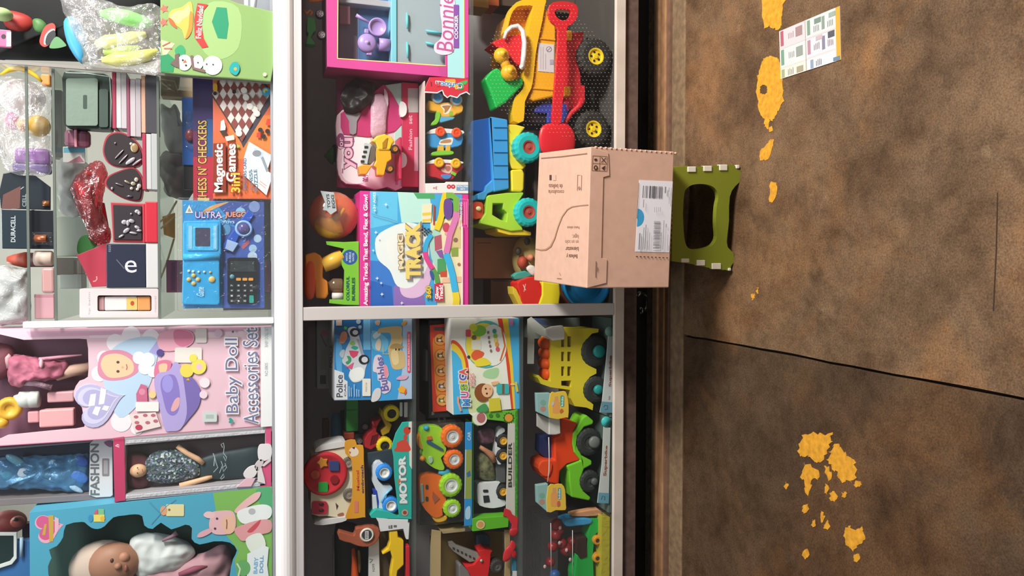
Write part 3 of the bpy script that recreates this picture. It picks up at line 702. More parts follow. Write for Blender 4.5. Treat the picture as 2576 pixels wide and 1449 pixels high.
flat_box('topmost flat red and white gift box beside the jewellery case', 282, 319, 181, 323, [(282, 291.5, '#a33c55'), (292, 304.5, '#d2ced0'), (305, 318.5, '#bdb9be')])
flat_box('flat white gift box in the stack resting on the black one', 319, 355, 197, 344, [(319, 326.5, '#97506a'), (327, 341, '#c2bbbf'), (341.5, 354.5, '#b3adb4')])
flat_box('flat black gift box with a peach lid at the bottom of its stack', 355, 397, 189, 335, [(366.5, 397, '#42434b'), (355, 366, '#d3a891')])
flat_box('flat red and white gift box in front of the heart shaped boxes', 358, 397, 336, 477, [(358, 367.5, '#ab3c52'), (368, 380.5, '#c5c8c9'), (381, 396, '#b4b8b9')], YU-0.012)
def jewel_heart(label, loop, gems):
    t = T('heart_box', label, 'jewellery box', base(357, loop[0][1], YU), 'heart shaped jewellery boxes')
    big = smooth_loop(loop, 4); c = (sum(p[0] for p in big)/len(big), sum(p[1] for p in big)/len(big))
    t.prism('rim', M('#a8454f', 0.3), [(c[0]+(p[0]-c[0])*1.09, c[1]+(p[1]-c[1])*1.09) for p in big], YU+0.006, 0.03, bevel=0.003)
    t.prism('velvet_pad', M('#2d2529', 0.7), big, YU+0.002, 0.02, bevel=0.003)
    for (x, y, r, q, rot, col) in gems: t.ell('earring', M(col, 0.2, metal=0.6), x, y, r, q, YU, 0.003, rot=rot)
jewel_heart('heart shaped jewellery box holding a gold ring', [(262, 375), (272, 345), (295, 335), (320, 342), (345, 362), (356, 392), (345, 414), (315, 418), (285, 414), (268, 400)],
    [(338, 372, 9, 12, 0, '#d9b98a'), (330, 362, 4, 4, 0, '#f2ead8'), (300, 388, 2, 16, 40, '#cfc8cc'), (310, 400, 2, 16, 40, '#d9d4d8'), (328, 405, 5, 14, 50, '#e9e4ea'), (345, 408, 3, 14, 50, '#cfc0cc'), (290, 360, 2.5, 2.5, 0, '#b8b4b8')])
jewel_heart('heart shaped jewellery box full of silver earrings', [(268, 465), (274, 446), (300, 432), (330, 424), (346, 432), (355, 455), (354, 490), (345, 503), (315, 498), (288, 484)],
    [(343, 452, 5, 6, 0, '#e8e2cf'), (335, 462, 6, 5, 20, '#d9d0b4'), (350, 468, 5, 6, 0, '#eee8d8'), (346, 476, 4, 4, 0, '#f2eee0'), (331, 474, 4, 4, 0, '#efe9d6'), (320, 458, 8, 3, 30, '#b9ad94'), (300, 464, 10, 2, 20, '#9a949c'), (282, 474, 3, 4, 0, '#c9c6ce'), (326, 494, 7, 3, 0, '#777384')])
t = T('foil_roll', 'pink foil wrapped roll in red cellophane on the middle shelf', 'gift roll', base(300, 520, YU+0.03))
t.tube('roll', M('#c84a62', 0.22, metal=0.35, bump=0.9, scale=60), [(197, 458), (215, 500), (236, 548)], YU+0.05, [13, 16, 14])
t.tube('inner_stick', '#c03a45', [(214, 438), (240, 437)], YU+0.05, 6)
t.puff('cellophane', REDFILM, [(182, 462), (205, 430), (240, 405), (268, 425), (262, 480), (258, 530), (280, 590), (270, 612), (232, 608), (212, 560), (186, 500)], YU+0.06, 0.045, crump=(0.014, 34))
t.prism('backing', '#9c3a48', [(245, 508), (262, 510), (278, 600), (270, 612), (225, 606), (236, 560)], YU+0.08, 0.01)
t = T('jewellery_box', 'square red jewellery box open on a black pad of silver earrings', 'jewellery box', base(398, 560, YU))
t.prism('rim', M('#b5404c', 0.35), [(278, 508), (360, 512), (362, 610), (284, 609)], YU+0.004, 0.04, bevel=0.002)
t.prism('velvet_pad', M('#2f2930', 0.7), [(284, 515), (356, 518), (357, 604), (287, 603)], YU, 0.02)
t.box('front_panel', M('#cc3344', 0.4), 365, 507, 397, 611, YU-0.004, 0.045, bevel=0.003)
t.box('hinge', M('#b5303f', 0.4), 359, 512, 366, 611, YU, 0.04)
for x, y, r, q, rot in ((313, 559, 7, 6, 0), (331, 556, 7, 5, 20), (322, 561, 4, 8, 0), (345, 532, 6, 5, 0), (350, 536, 4, 5, 0), (345, 572, 7, 4, 30), (318, 580, 5, 9, 50), (335, 586, 9, 3, 10), (305, 594, 3, 7, 60), (350, 580, 6, 3, 0), (330, 538, 2.5, 2.5, 0)):
    t.ell('earring', M('#c9c6cd', 0.25, metal=0.5), x, y, r, q, YU-0.002, 0.003, rot=rot)
t = T('red_envelope', 'red paper gift envelope leaning behind the navy box', 'envelope', base(268, 670, YU+0.05))
t.prism('envelope', M('#b3374c', 0.6), [(192, 642), (268, 612), (268, 720), (231, 722), (212, 680)], YU+0.05, 0.012)
t.art([('l', '#e0a0a0', [(243, 695), (244, 702), (240, 707), (234, 708)], 3)], YU+0.05, name='clasp')
t = T('green_bow', 'dark green paper leaf tucked above the red envelope', 'leaf', base(250, 612, YU+0.07))
t.prism('leaf', M('#2f6b34', 0.5), smooth_loop([(193, 625), (200, 600), (220, 590), (250, 606), (230, 628), (200, 640)], 3), YU+0.07, 0.006)
t = T('navy_box', 'navy blue box with a white letter e and white base', 'box', base(398, 668, YU))
t.box('lid', M('#303548', 0.35), 267, 613, 367, 724, YU, 0.08)
t.box('base', M('#d4d5d5', 0.4), 367.5, 613, 398, 724, YU, 0.08)
t.art([('l', '#666b78', [(293, 653), (313, 676)], 2.5), ('t', '#dfe0ea', 'e', [(314, 655), (344, 655), (344, 686), (314, 686)], 0.0), ('t', '#8d90a0', 'ease', (273, 616, 279, 634))], YU, name='lid_print')
t = T('balm_box', 'white window box with an orange tipped lip balm inside', 'box', base(398, 763, YU))
wnd = rrect(245, 743, 381, 783, 5)
t.prism('carton', M('#dcd3d4', 0.4), rrect(200, 726, 398, 799, 4), YU, 0.05, holes=[wnd])
t.box('backing', M('#c9bdb8', 0.5), 240, 740, 386, 786, YU+0.03, 0.006)
t.box('balm_cap', '#b58f92', 247, 746, 263, 781, YU+0.008, 0.02, bevel=0.003)
t.box('balm_tube', '#e2dcda', 263, 746, 345, 781, YU+0.008, 0.02, bevel=0.003)
t.box('balm_tip', '#dd9a5c', 345, 746, 378, 781, YU+0.008, 0.02, bevel=0.003)
t.art([('r', '#e0c070', 318, 749, 345, 779), ('c', '#b8552c', 333, 763, 5, 6)], YU+0.008)
t.art([('t', '#b9b2b4', 'lip balm', (222, 735, 228, 790)), ('t', '#c6bfc0', 'natural', (388, 745, 393, 785))], YU, name='carton_print')

# --- bottom of the showcase
GAIN = 0.95
FLOORZ = ZC+0.0004
t = T('grey_figurine', 'grey cat figurine at the back of the lower showcase', 'figurine', base(560, 300, 2.72))
t.puff('body', M('#a9a6a3', 0.6), [(404, 262), (425, 272), (440, 262), (452, 280), (458, 310), (480, 340), (520, 345), (520, 390), (460, 392), (420, 380), (410, 330), (404, 290)], 2.74, 0.04, crump=(0.02, 16))
t = T('kraft_bag', 'tan paper bag with a twisted handle behind the gift bag', 'bag', base(560, 220, 2.66))
t.box('bag', M('#a78c6c', 0.7), 404, 190, 560, 246, 2.66, 0.06)
t.tube('handle', '#c9b594', [(404, 205), (430, 225), (448, 235), (440, 205), (404, 198)], 2.655, 2)
t = T('dark_figure', 'dark grey bundle behind the chess box', 'bundle', base(600, 420, 2.74))
t.puff('body', M('#8a8280', 0.7, bump=0.4, scale=20), [(405, 390), (440, 380), (480, 400), (500, 450), (470, 500), (420, 490), (402, 440)], 2.76, 0.05, crump=(0.03, 20))
t = T('blue_toy_pack', 'blue toy pack in shiny clear wrap behind the chess box', 'toy pack', base(690, 330, 2.56))
t.box('card', M('#2f5fae', 0.35), 458, 252, 690, 420, 2.56, 0.02)
t.box('black_end', '#26262c', 462, 420, 690, 480, 2.565, 0.02)
t.puff('wrap', BLISTER, [(466, 280), (488, 290), (492, 340), (488, 372), (468, 370), (462, 320)], 2.555, 0.012)
t.ell('red_trim', M('#8c3a4a', 0.25), 478, 340, 12, 16, 2.553, 0.008)
YM = 2.475
t = T('chess_box', 'navy and red chess and checkers box behind the magnetic games', 'board game', base(690, 358, 2.50))
t.box('box', M('#3a3560', 0.35), 485, 110, 690, 506, 2.502, 0.04)
t.art([('r', '#41386a', 486, 200, 537, 330), ('r', '#6a3358', 486, 330, 537, 395), ('r', '#a83244', 486, 395, 537, 505), ('r', '#2f5a8c', 519, 300, 537, 395), ('t', '#241c30', "CHESS N' CHECKERS", (495, 302, 522, 513), 0.05), ('t', '#cfae5c', "CHESS N' CHECKERS", (497, 303, 520, 511), 0.015)], 2.502)
t.box('yellow_tag', '#c9b77e', 497, 498, 527, 510, 2.498, 0.003)
t = T('magnetic_games_box', 'orange magnetic games box with a chess board picture', 'board game', base(690, 350, YM))
t.box('box', M('#d66c52', 0.35), 536, 112, 690, 500, YM-0.005, 0.03)
ops = [('r', '#da6c44', 536, 330, 690, 500), ('r', '#e08048', 575, 290, 690, 400), ('r', '#e0653a', 537, 490, 689, 500)]
A, B, D = (534, 236), (609, 356), (605, 116)
def bd(u, v): return (A[0]+(B[0]-A[0])*u+(D[0]-A[0])*v, A[1]+(B[1]-A[1])*u+(D[1]-A[1])*v)
ops.append(('p', '#5a4038', [bd(-.03, -.03), bd(1.03, -.03), bd(1.03, 1.03), bd(-.03, 1.03)]))
ops.append(('p', '#4d4450', [bd(1.0, -.03), (612, 372), (690, 246), (684, 232)]))
ops.append(('p', '#e2d8d6', [bd(0, 0), bd(1, 0), bd(1, 1), bd(0, 1)]))
for i in range(8):
    for j in range(8):
        if (i+j) % 2 and bd((i+1)/8, (j+.5)/8)[1] > 190: ops.append(('p', '#8a4a48', [bd(i/8, j/8), bd((i+1)/8, j/8), bd((i+1)/8, (j+1)/8), bd(i/8, (j+1)/8)]))
for x, y in ((613, 228), (640, 275), (618, 245), (628, 268), (645, 285), (600, 335)): ops += [('c', '#c9bcb8', x+1.5, y+1.5, 8), ('c', '#efe6e2', x, y, 7.5)]
for x, y in ((589, 232), (541, 236)): ops += [('c', '#2d2a2e', x, y, 5)]
ops += [('rr', '#e0a83a', 536, 211, 547, 231, 5), ('c', '#4aa6cf', 669, 232, 11), ('c', '#e9d27a', 668, 230, 6), ('c', '#4aa6cf', 670, 233, 4),
        ('c', '#3a3034', 655, 328, 6), ('c', '#3a3034', 673, 331, 6), ('c', '#3a3034', 663, 344, 6), ('p', '#d2463c', [(646, 335), (655, 332), (655, 348), (645, 346)]), ('p', '#d2463c', [(672, 300), (688, 300), (688, 318), (668, 315)]),
        ('p', '#f0e6dc', [(556, 306), (563, 302), (568, 320), (566, 332), (554, 330)]), ('p', '#4a3a34', [(552, 330), (566, 328), (574, 340), (560, 342)]), ('p', '#f2e2d2', [(566, 345), (588, 340), (590, 352), (570, 356)]), ('p', '#9fbf5a', [(592, 362), (604, 368), (598, 374)]),
        ('p', '#e8a23c', [(615, 400), (640, 390), (640, 430), (616, 445)]), ('p', '#e6e6ea', [(626, 357), (684, 392), (672, 430), (686, 440), (670, 492), (612, 440), (614, 396)]), ('p', '#b9c8d6', [(640, 372), (664, 386), (658, 400), (636, 388)]), ('c', '#8a8a92', 646, 387, 11, 8), ('p', '#8f97a2', [(662, 394), (676, 430), (670, 434), (656, 398)]),
        ('t', '#4a6f96', 'CHECKERS CARD', [(612, 482), (612, 400), (620, 398), (620, 480)], 0.02), ('t', '#5b7f96', 'CHESS', [(630, 480), (626, 430), (634, 426), (638, 476)], 0.02), ('t', '#5b7f96', 'PUZZLE', [(640, 482), (638, 428), (646, 426), (650, 480)], 0.02),
        ('l', '#e7a0a0', [(650, 460), (668, 474)], 1.5), ('l', '#e7a0a0', [(654, 456), (670, 468)], 1.5),
        ('p', '#8c3a2a', [(537, 362), (568, 360), (569, 485), (536, 487)]), ('t', '#8c3a2a', 'Games', (566, 358, 595, 460), 0.09), ('t', '#f3eeec', 'Magnetic', (539, 363, 567, 484), 0.03), ('t', '#f3eeec', 'Games', (569, 363, 593, 458), 0.03), ('t', '#9a4a20', '3in1', (580, 434, 606, 487), 0.05), ('t', '#f2c34a', '3in1', (581, 436, 604, 485), 0.02)]
t.art(ops, YM-0.005, label='printed chess board and lettering')
# game blister pack
t = T('game_blister_pack', 'blue blister pack with a handheld game, toy watch and calculator', 'toy pack', base(690, 635, YU))
YB = 2.475
t.box('card', M('#2b8ccb', 0.35), 459, 506, 665, 775, YB, 0.004)
t.art([('p', '#3a4f9c', [(540, 508), (664, 508), (664, 600), (600, 580)]), ('p', '#3f5bb0', [(560, 560), (664, 600), (664, 775), (560, 775)]), ('ps', '#d69a62', [(512, 530), (540, 515), (575, 508), (560, 516), (530, 530), (518, 540)]), ('c', '#8db7dc', 605, 535, 13), ('c', '#a9c3e0', 648, 600, 10), ('c', '#9fc0e0', 636, 625, 10), ('c', '#b9c9e2', 635, 645, 12), ('c', '#5f9fd2', 570, 577, 10, 14), ('c', '#7d8fc4', 640, 520, 14), ('p', '#b0566a', [(606, 620), (626, 602), (628, 612), (612, 628)]),
       ('p', '#e2d8d2', [(466, 536), (476, 515), (486, 536)]), ('p', '#9a8a78', [(472, 533), (476, 522), (481, 533)])], YB)
def wide(sx, x0, x1, y0, y1, c, off=0.02): return ('t', c, sx, [(x0, y1), (x0, y0), (x1, y0), (x1, y1)], off)
# the title runs along the card (reads to the right in the picture's frame)
def along(sx, x0, x1, y0, y1, c, off=0.02): return ('t', c, sx, [(x0, y0), (x1, y0), (x1, y1), (x0, y1)], off)
t.art([along('ULTRA', 490, 559, 531, 550, '#39307a', 0.07), along('ULTRA', 491, 558, 532, 549, '#c9b7dc', 0.02), along('JUEGO', 565, 621, 532, 551, '#6a2a3a', 0.07), along('JUEGO', 566, 620, 533, 550, '#ef9f8a', 0.02), along('TOYS', 560, 590, 556, 562, '#c7dcf0', 0.02)], YB, name='title_print', start=0.003)
gm = t.prism('handheld_game', M('#35a0dc', 0.3), [(463, 556), (553, 554), (556, 560), (556, 640), (552, 650), (553, 762), (548, 767), (463, 766), (457, 760), (460, 650), (460, 562)], YB-0.022, 0.022, bevel=0.004)
t.prism('screen_frame', M('#4ab4ea', 0.3), rrect(470, 562, 548, 630, 4), YB-0.025, 0.004, bevel=0.001, parent=gm)
t.prism('screen', M('#4a4560', 0.2), rrect(491, 573, 528, 619, 2), YB-0.0262, 0.003, bevel=0.0005, parent=gm)
t.art([('r', '#8cc4e8', 474, 568, 483, 626), ('r', '#8cc4e8', 537, 568, 545, 626), ('t', '#bfe0f4', 'Game', (494, 722, 513, 745), 0.01, 0.3)], YB-0.0255, name='trim_print', parent=gm)
t.tube('ridge', M('#3fb0ec', 0.25), [(461, 647), (553, 645)], YB-0.020, 9, parent=gm)
for x, y, r in ((475, 682, 3.5), (486, 683, 3.5), (500, 684, 3), (514, 684, 3), (529, 685, 3), (487, 693, 5.5), (475, 703, 5.5), (498, 703, 5.5), (487, 713, 5.5), (533, 703, 8)):
    t.lathe('button', M('#d9b46a' if r > 5 or y > 684 else '#cfe0ea', 0.4), x, y, YB-0.025, [(0, -1), (r*0.8, -1), (r, 1), (r, 4)], 'Y', 14, parent=gm)
wt = t.prism('watch_strap', M('#2f56b8', 0.3), [(624, 528), (640, 540), (600, 596), (588, 622), (570, 632), (556, 622), (574, 598), (604, 556)], YB-0.008, 0.007, bevel=0.002)
t.lathe('watch_case', M('#8fb4f0', 0.2), 613, 575, YB-0.010, [(0, -2), (15, -2), (16, -4), (19, -4), (21, 0), (21, 10)], 'Y', 24, parent=wt)
t.lathe('watch_face', M('#56508a', 0.2), 613, 575, YB-0.016, [(0, 0), (14.5, 0), (14.5, 3)], 'Y', 20, parent=wt)
t.prism('buckle', M('#9db4de', 0.25), [(572, 602), (600, 612), (586, 634), (566, 626)], YB-0.010, 0.004, parent=wt)
ca = t.prism('calculator', M('#23262c', 0.25), rrect(572, 648, 648, 764, 6), YB-0.012, 0.012, bevel=0.003)
t.prism('display', M('#343a40', 0.15), rrect(579, 657, 640, 684, 3), YB-0.0135, 0.003, bevel=0.0005, parent=ca)
t.lathe('key', M('#5a8ca0', 0.4), 584, 696, YB-0.014, [(0, -1), (5, -1), (6, 1), (6, 4)], 'Y', 12, parent=ca)
for x in (600, 616, 631): t.prism('key', M('#e29a44', 0.4), rrect(x-6, 699, x+6, 706, 2), YB-0.0145, 0.003, bevel=0, parent=ca)
for y, row in ((718, '7895'), (731, '4562'), (744, '1233'), (757, '0.=+')):
    for i, x in enumerate((583, 600, 616, 632)):
        if y > 735 and i == 3: continue
        t.prism('key', M('#33363c', 0.4), rrect(x-5, y-4, x+5, y+4, 2), YB-0.0135, 0.002, bevel=0, parent=ca)
        t.art([('t', '#c8ccd0', row[i], (x-2.5, y-2, x+2.5, y+2), 0.02)], YB-0.0135, name='key_legend', parent=ca)
t.prism('key', M('#2f9a92', 0.4), rrect(627, 743, 638, 762, 2), YB-0.0145, 0.003, bevel=0, parent=ca)
t.prism('blister', BLISTER, rrect(445, 497, 688, 783, 5), YB-0.032, 0.03, bevel=0.004)
for lab, p in (('long pale wooden stick leaning behind the lower end of the game pack', [(404, 700), (420, 660), (438, 600)]), ('short pale wooden stick above the red jewellery box shelf edge', [(400, 560), (425, 540), (445, 505)]), ('pale wooden stick lying across the yellow paper flap', [(404, 575), (440, 545)])):
    t = T('wooden_stick', lab, 'stick', base(470, p[0][1], 2.60), 'pale wooden sticks behind the game pack')
    t.tube('stick', M('#e2c496', 0.6, gain=1.3), p, 2.60, 2.4)
t = T('paper_flap', 'folded yellow paper standing behind the game blister pack', 'paper', base(690, 600, 2.62))
t.prism('yellow_flap', '#d8b05c', [(408, 545), (440, 535), (440, 600), (412, 590)], 2.62, 0.01)
t.box('tray', '#8d8284', 560, 505, 690, 780, 2.63, 0.05)
t = T('pink_sachet', 'pink sachet standing behind the game blister pack', 'sachet', base(690, 700, 2.58))
t.box('sachet', '#b06a8c', 418, 655, 690, 735, 2.58, 0.012)
t.art([('r', '#8c5a80', 430, 660, 440, 730)], 2.58)

# --- gift bag and balloons at the right
FLOORZ = None
YG = 2.395
t = T('gift_bag', 'green Christmas gift bag with a gold bell and snowman print', 'gift bag', base(690, 100, YG))
bagq = [(403, -40), (500, -30), (600, 8), (688, 29), (691, 90), (689, 160), (681, 205), (600, 198), (480, 190), (404, 182)]
t.prism('bag', M('#86a869', 0.35), bagq, YG, 0.012, bevel=0.003)
bell = smooth_loop([(424, 45), (432, 26), (458, 18), (480, 4), (486, 40), (482, 80), (466, 98), (458, 76), (440, 62)], 3)
ops = [('ps', '#96b878', [(520, 10), (600, 20), (600, 120), (540, 150), (500, 100)]), ('p', '#c9d6a0', [(405, 100), (440, 110), (410, 150)]),
       ('p', '#2f8a5c', [(404, 140), (424, 136), (440, 150), (436, 182), (404, 180)]), ('ps', '#3a9a66', [(440, 125), (455, 113), (466, 125), (462, 142), (445, 140)]), ('p', '#2f8f6a', [(533, 55), (545, 18), (570, 20), (575, 60), (570, 98), (548, 96), (540, 75)]),
       ('s', '#e06a5c', 413, 22, 12, 5, .5), ('s', '#e06a5c', 412, 56, 12, 5, .5), ('p', '#e2b356', bell), ('ps', '#f0d08a', [(428, 44), (440, 30), (462, 24), (474, 12), (478, 36), (460, 48), (448, 60)]), ('ps', '#b5653a', [(424, 45), (428, 60), (445, 72), (436, 52)]), ('ps', '#c98a3c', [(478, 30), (486, 40), (480, 84), (466, 98), (474, 70)]),
       ('p', '#d8403c', [(497, 8), (524, 12), (512, 26), (506, 60), (512, 96), (524, 118), (508, 121), (490, 96), (488, 50)]), ('t', '#f4d8d0', 'Feliz Navidad', [(492, 97), (498, 14), (512, 16), (506, 97)], 0.02),
       ('l', '#d86a58', [(408, 116), (428, 106)], 2.5), ('l', '#d86a58', [(412, 122), (432, 122)], 2.5),
       ('c', '#dfe8e0', 464, 158, 18, 20), ('c', '#dde6e0', 498, 157, 14, 18), ('c', '#e6eae4', 535, 165, 24, 24), ('p', '#6d5a5a', [(428, 160), (440, 150), (440, 138), (450, 134), (452, 172), (440, 168)]), ('p', '#c96a3a', [(466, 150), (470, 158), (460, 159)]), ('c', '#3a3438', 460, 152, 2.5), ('c', '#3a3438', 468, 165, 2.5), ('l', '#7a6060', [(482, 140), (486, 172), (516, 180)], 7), ('c', '#4a4448', 498, 158, 2), ('c', '#4a4448', 520, 162, 2), ('c', '#4a4448', 536, 163, 2),
       ('ps', '#2aa0a0', [(576, 175), (585, 158), (598, 158), (603, 175), (595, 189), (584, 186)]), ('c', '#e0a050', 592, 174, 4, 4), ('c', '#e0c0b0', 666, 188, 5)]
t.art(ops, YG, label='Christmas print with a gold bell, red banner and snowman')
t = T('balloon_bag', 'clear crinkled bag of green and yellow balloons beside the gift bag', 'bag of balloons', base(404, 100, YG))
t.tube('balloon', M('#7fe070', 0.25, gain=1.3), [(252, 34), (280, 36), (320, 44), (360, 56), (384, 62)], YG+0.03, [8, 17, 20, 17, 6])
t.tube('balloon', M('#f6ea80', 0.25, gain=1.3), [(240, 112), (270, 106), (300, 100), (335, 94), (368, 86)], YG+0.03, [8, 19, 15, 16, 7])
t.tube('balloon', M('#f0e870', 0.25, gain=1.3), [(256, 152), (290, 150), (330, 148), (370, 138), (398, 128)], YG+0.03, [7, 18, 19, 15, 7])
t.tube('balloon', M('#b9d65a', 0.25), [(260, 132), (300, 128), (350, 120)], YG+0.035, [7, 14, 8])
t.puff('bag', BAGFILM, [(152, -20), (172, 50), (200, 110), (214, 168), (260, 171), (330, 177), (402, 183), (404, 100), (402, 20), (330, 20), (250, -5), (200, -30)], YG+0.02, 0.045, crump=(0.02, 26))
t = T('blue_pouch', 'bright blue pouch between the dark bag and the balloons', 'pouch', base(210, 90, YG+0.07))
t.puff('pouch', M('#4a9fc8', 0.4), [(160, 55), (180, 40), (205, 60), (222, 110), (212, 160), (190, 145), (168, 105)], YG+0.075, 0.02)
t = T('black_backpack', 'black fabric backpack with a red and green emblem in the corner', 'backpack', base(404, 60, 2.52))
t.puff('body', M('#121517', 0.8, bump=0.2, scale=20), [(-30, -30), (100, -30), (260, -30), (404, -20), (406, 60), (404, 150), (300, 158), (160, 154), (0, 150), (-30, 150)], 2.56, 0.07, sm=2)
t.puff('red_pocket', M('#a83a34', 0.5), [(12, 28), (50, 32), (84, 48), (86, 72), (60, 82), (20, 72), (8, 50)], 2.505, 0.025)
t.puff('green_trim', M('#4d7a44', 0.5), [(82, 50), (104, 48), (122, 66), (112, 86), (88, 80)], 2.50, 0.015)
t.art([('ps', '#b8403a', [(100, 98), (112, 68), (132, 58), (140, 72), (130, 105), (114, 118), (102, 112)]), ('ps', '#d8dcd8', [(110, 108), (114, 88), (128, 74), (138, 76), (130, 100), (116, 112)]), ('ps', '#2a2f33', [(114, 106), (120, 86), (136, 76), (140, 90), (132, 104), (120, 114)]), ('ps', '#5d9060', [(124, 118), (142, 92), (166, 112), (160, 118), (138, 122)])], 2.485, name='emblem')
t = T('pink_trinket', 'pink trinket hanging in the top corner of the showcase', 'trinket', base(30, 95, 2.44))
t.box('tag', '#c0618a', -10, 74, 28, 118, 2.44, 0.01, bevel=0.003)
t.art([('r', '#e3cfd6', 16, 80, 28, 117), ('c', '#3a2f3a', 9, 92, 6)], 2.44)
t.ell('bead', '#a9c98a', 4, 36, 25, 16, 2.45, 0.03)
t = T('clear_folder', 'grey clear plastic folder behind the gift bag on the counter', 'folder', base(690, 10, 2.44))
t.prism('sleeve', M('#8d959c', 0.3), [(606, -60), (690, -60), (690, 40), (616, 40)], 2.44, 0.01)
t.art([('r', '#bfc6c8', 614, -50, 624, 38), ('p', '#eef0f4', [(630, -50), (650, -50), (634, 38), (630, 38)]), ('l', '#6d6a70', [(652, -50), (640, 38)], 3)], 2.44)

# ================================================================== upper showcase, left bay: boxed dolls
GAIN = 1.05
FLOORZ = None
YD = 2.462
t = T('baby_doll_box', 'pink window box of a baby doll accessories set beside the white post', 'doll box', base(684, 945, YD))
out = [(-70, 828), (655, 822), (684, 821), (684, 1071), (656, 1073), (380, 1095), (283, 1104), (0, 1122), (-70, 1127)]
win = smooth_loop([(-50, 856), (60, 855), (200, 852), (219, 860), (222, 900), (221, 948), (200, 958), (185, 985), (190, 1008), (206, 1025), (209, 1050), (212, 1074), (160, 1080), (99, 1086), (20, 1094), (-50, 1100)], 2)
t.prism('box_front', M('#e3bccb', 0.4), out, YD, 0.004, bevel=0.001, holes=[win])
t.prism('box_back', M('#6f4a5c', 0.6), out, YD+0.10, 0.004)
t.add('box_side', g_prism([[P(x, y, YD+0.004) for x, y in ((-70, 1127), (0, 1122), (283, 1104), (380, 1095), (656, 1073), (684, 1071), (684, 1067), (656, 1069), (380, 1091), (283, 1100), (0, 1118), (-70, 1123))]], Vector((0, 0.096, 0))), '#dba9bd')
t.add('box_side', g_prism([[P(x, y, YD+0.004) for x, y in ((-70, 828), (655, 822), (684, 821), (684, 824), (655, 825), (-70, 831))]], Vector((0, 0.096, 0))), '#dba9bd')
YI = YD+0.05
t.puff('doll_dress', M('#b06078', 0.6, bump=0.6, scale=30), [(22, 900), (60, 892), (110, 902), (150, 905), (172, 912), (165, 945), (130, 956), (80, 968), (36, 972), (18, 940)], YI, 0.04, crump=(0.012, 40))
t.tube('doll_leg', M('#cda695', 0.5), [(140, 945), (180, 932), (226, 925)], YI, [14, 16, 15])
t.tube('doll_arm', M('#c99aa0', 0.5), [(26, 925), (20, 900), (28, 895)], YI-0.01, 9)
t.tube('bow_ribbon', M('#e3a0b4', 0.4), [(98, 903), (150, 898), (206, 893)], YI-0.025, [4, 4, 2])
t.ell('bow', M('#eab6c6', 0.4), 104, 914, 5, 12, YI-0.04, 0.006)
t.puff('doll_hair', M('#7a4450', 0.7, bump=0.5, scale=40), [(-40, 870), (20, 866), (40, 890), (20, 945), (-40, 960)], YI+0.01, 0.03)
t.tube('fringe', M('#a58496', 0.8, bump=1.0, scale=80), [(52, 962), (90, 964), (130, 975)], YI-0.02, 8)
t.lathe('duck_ring', M('#dba636', 0.4), 24, 1028, YI-0.02, [(11, 0), (16, -8), (24, -8), (30, 0), (24, 10), (14, 10)], 'Y', 20)
t.ell('duck_head', M('#dba636', 0.4), 6, 1064, 14, 14, YI-0.02, 0.016)
t.lathe('toy_bottle', M('#c2c4c2', 0.4), 100, 1004, YI-0.01, [(19, 0), (21, 3), (21, 20), (20, 22), (21, 24), (21, 44), (16, 45), (12, 56), (0, 58)], 'Z', 18)
t.box('lotion', M('#e0a4a8', 0.45), 98, 1030, 186, 1074, YI-0.02, 0.03, bevel=0.004)
t.box('lotion_cap', M('#dc9aa2', 0.45), 69, 1035, 98, 1064, YI-0.018, 0.025, bevel=0.004)
t.box('powder_box', M('#cf9aa2', 0.45), 118, 986, 186, 1012, YI-0.01, 0.03, bevel=0.004)
ops = [('r', '#ead0da', 225, 830, 655, 850), ('p', '#d9a9c0', [(66, 834), (655, 824), (655, 832), (75, 848)])]
for x, y, r in ((290, 862, 22), (250, 940, 20), (330, 845, 24), (380, 850, 22), (305, 1060, 26), (262, 900, 18), (345, 1078, 16)): ops.append(('c', '#efe2ea', x, y, r))
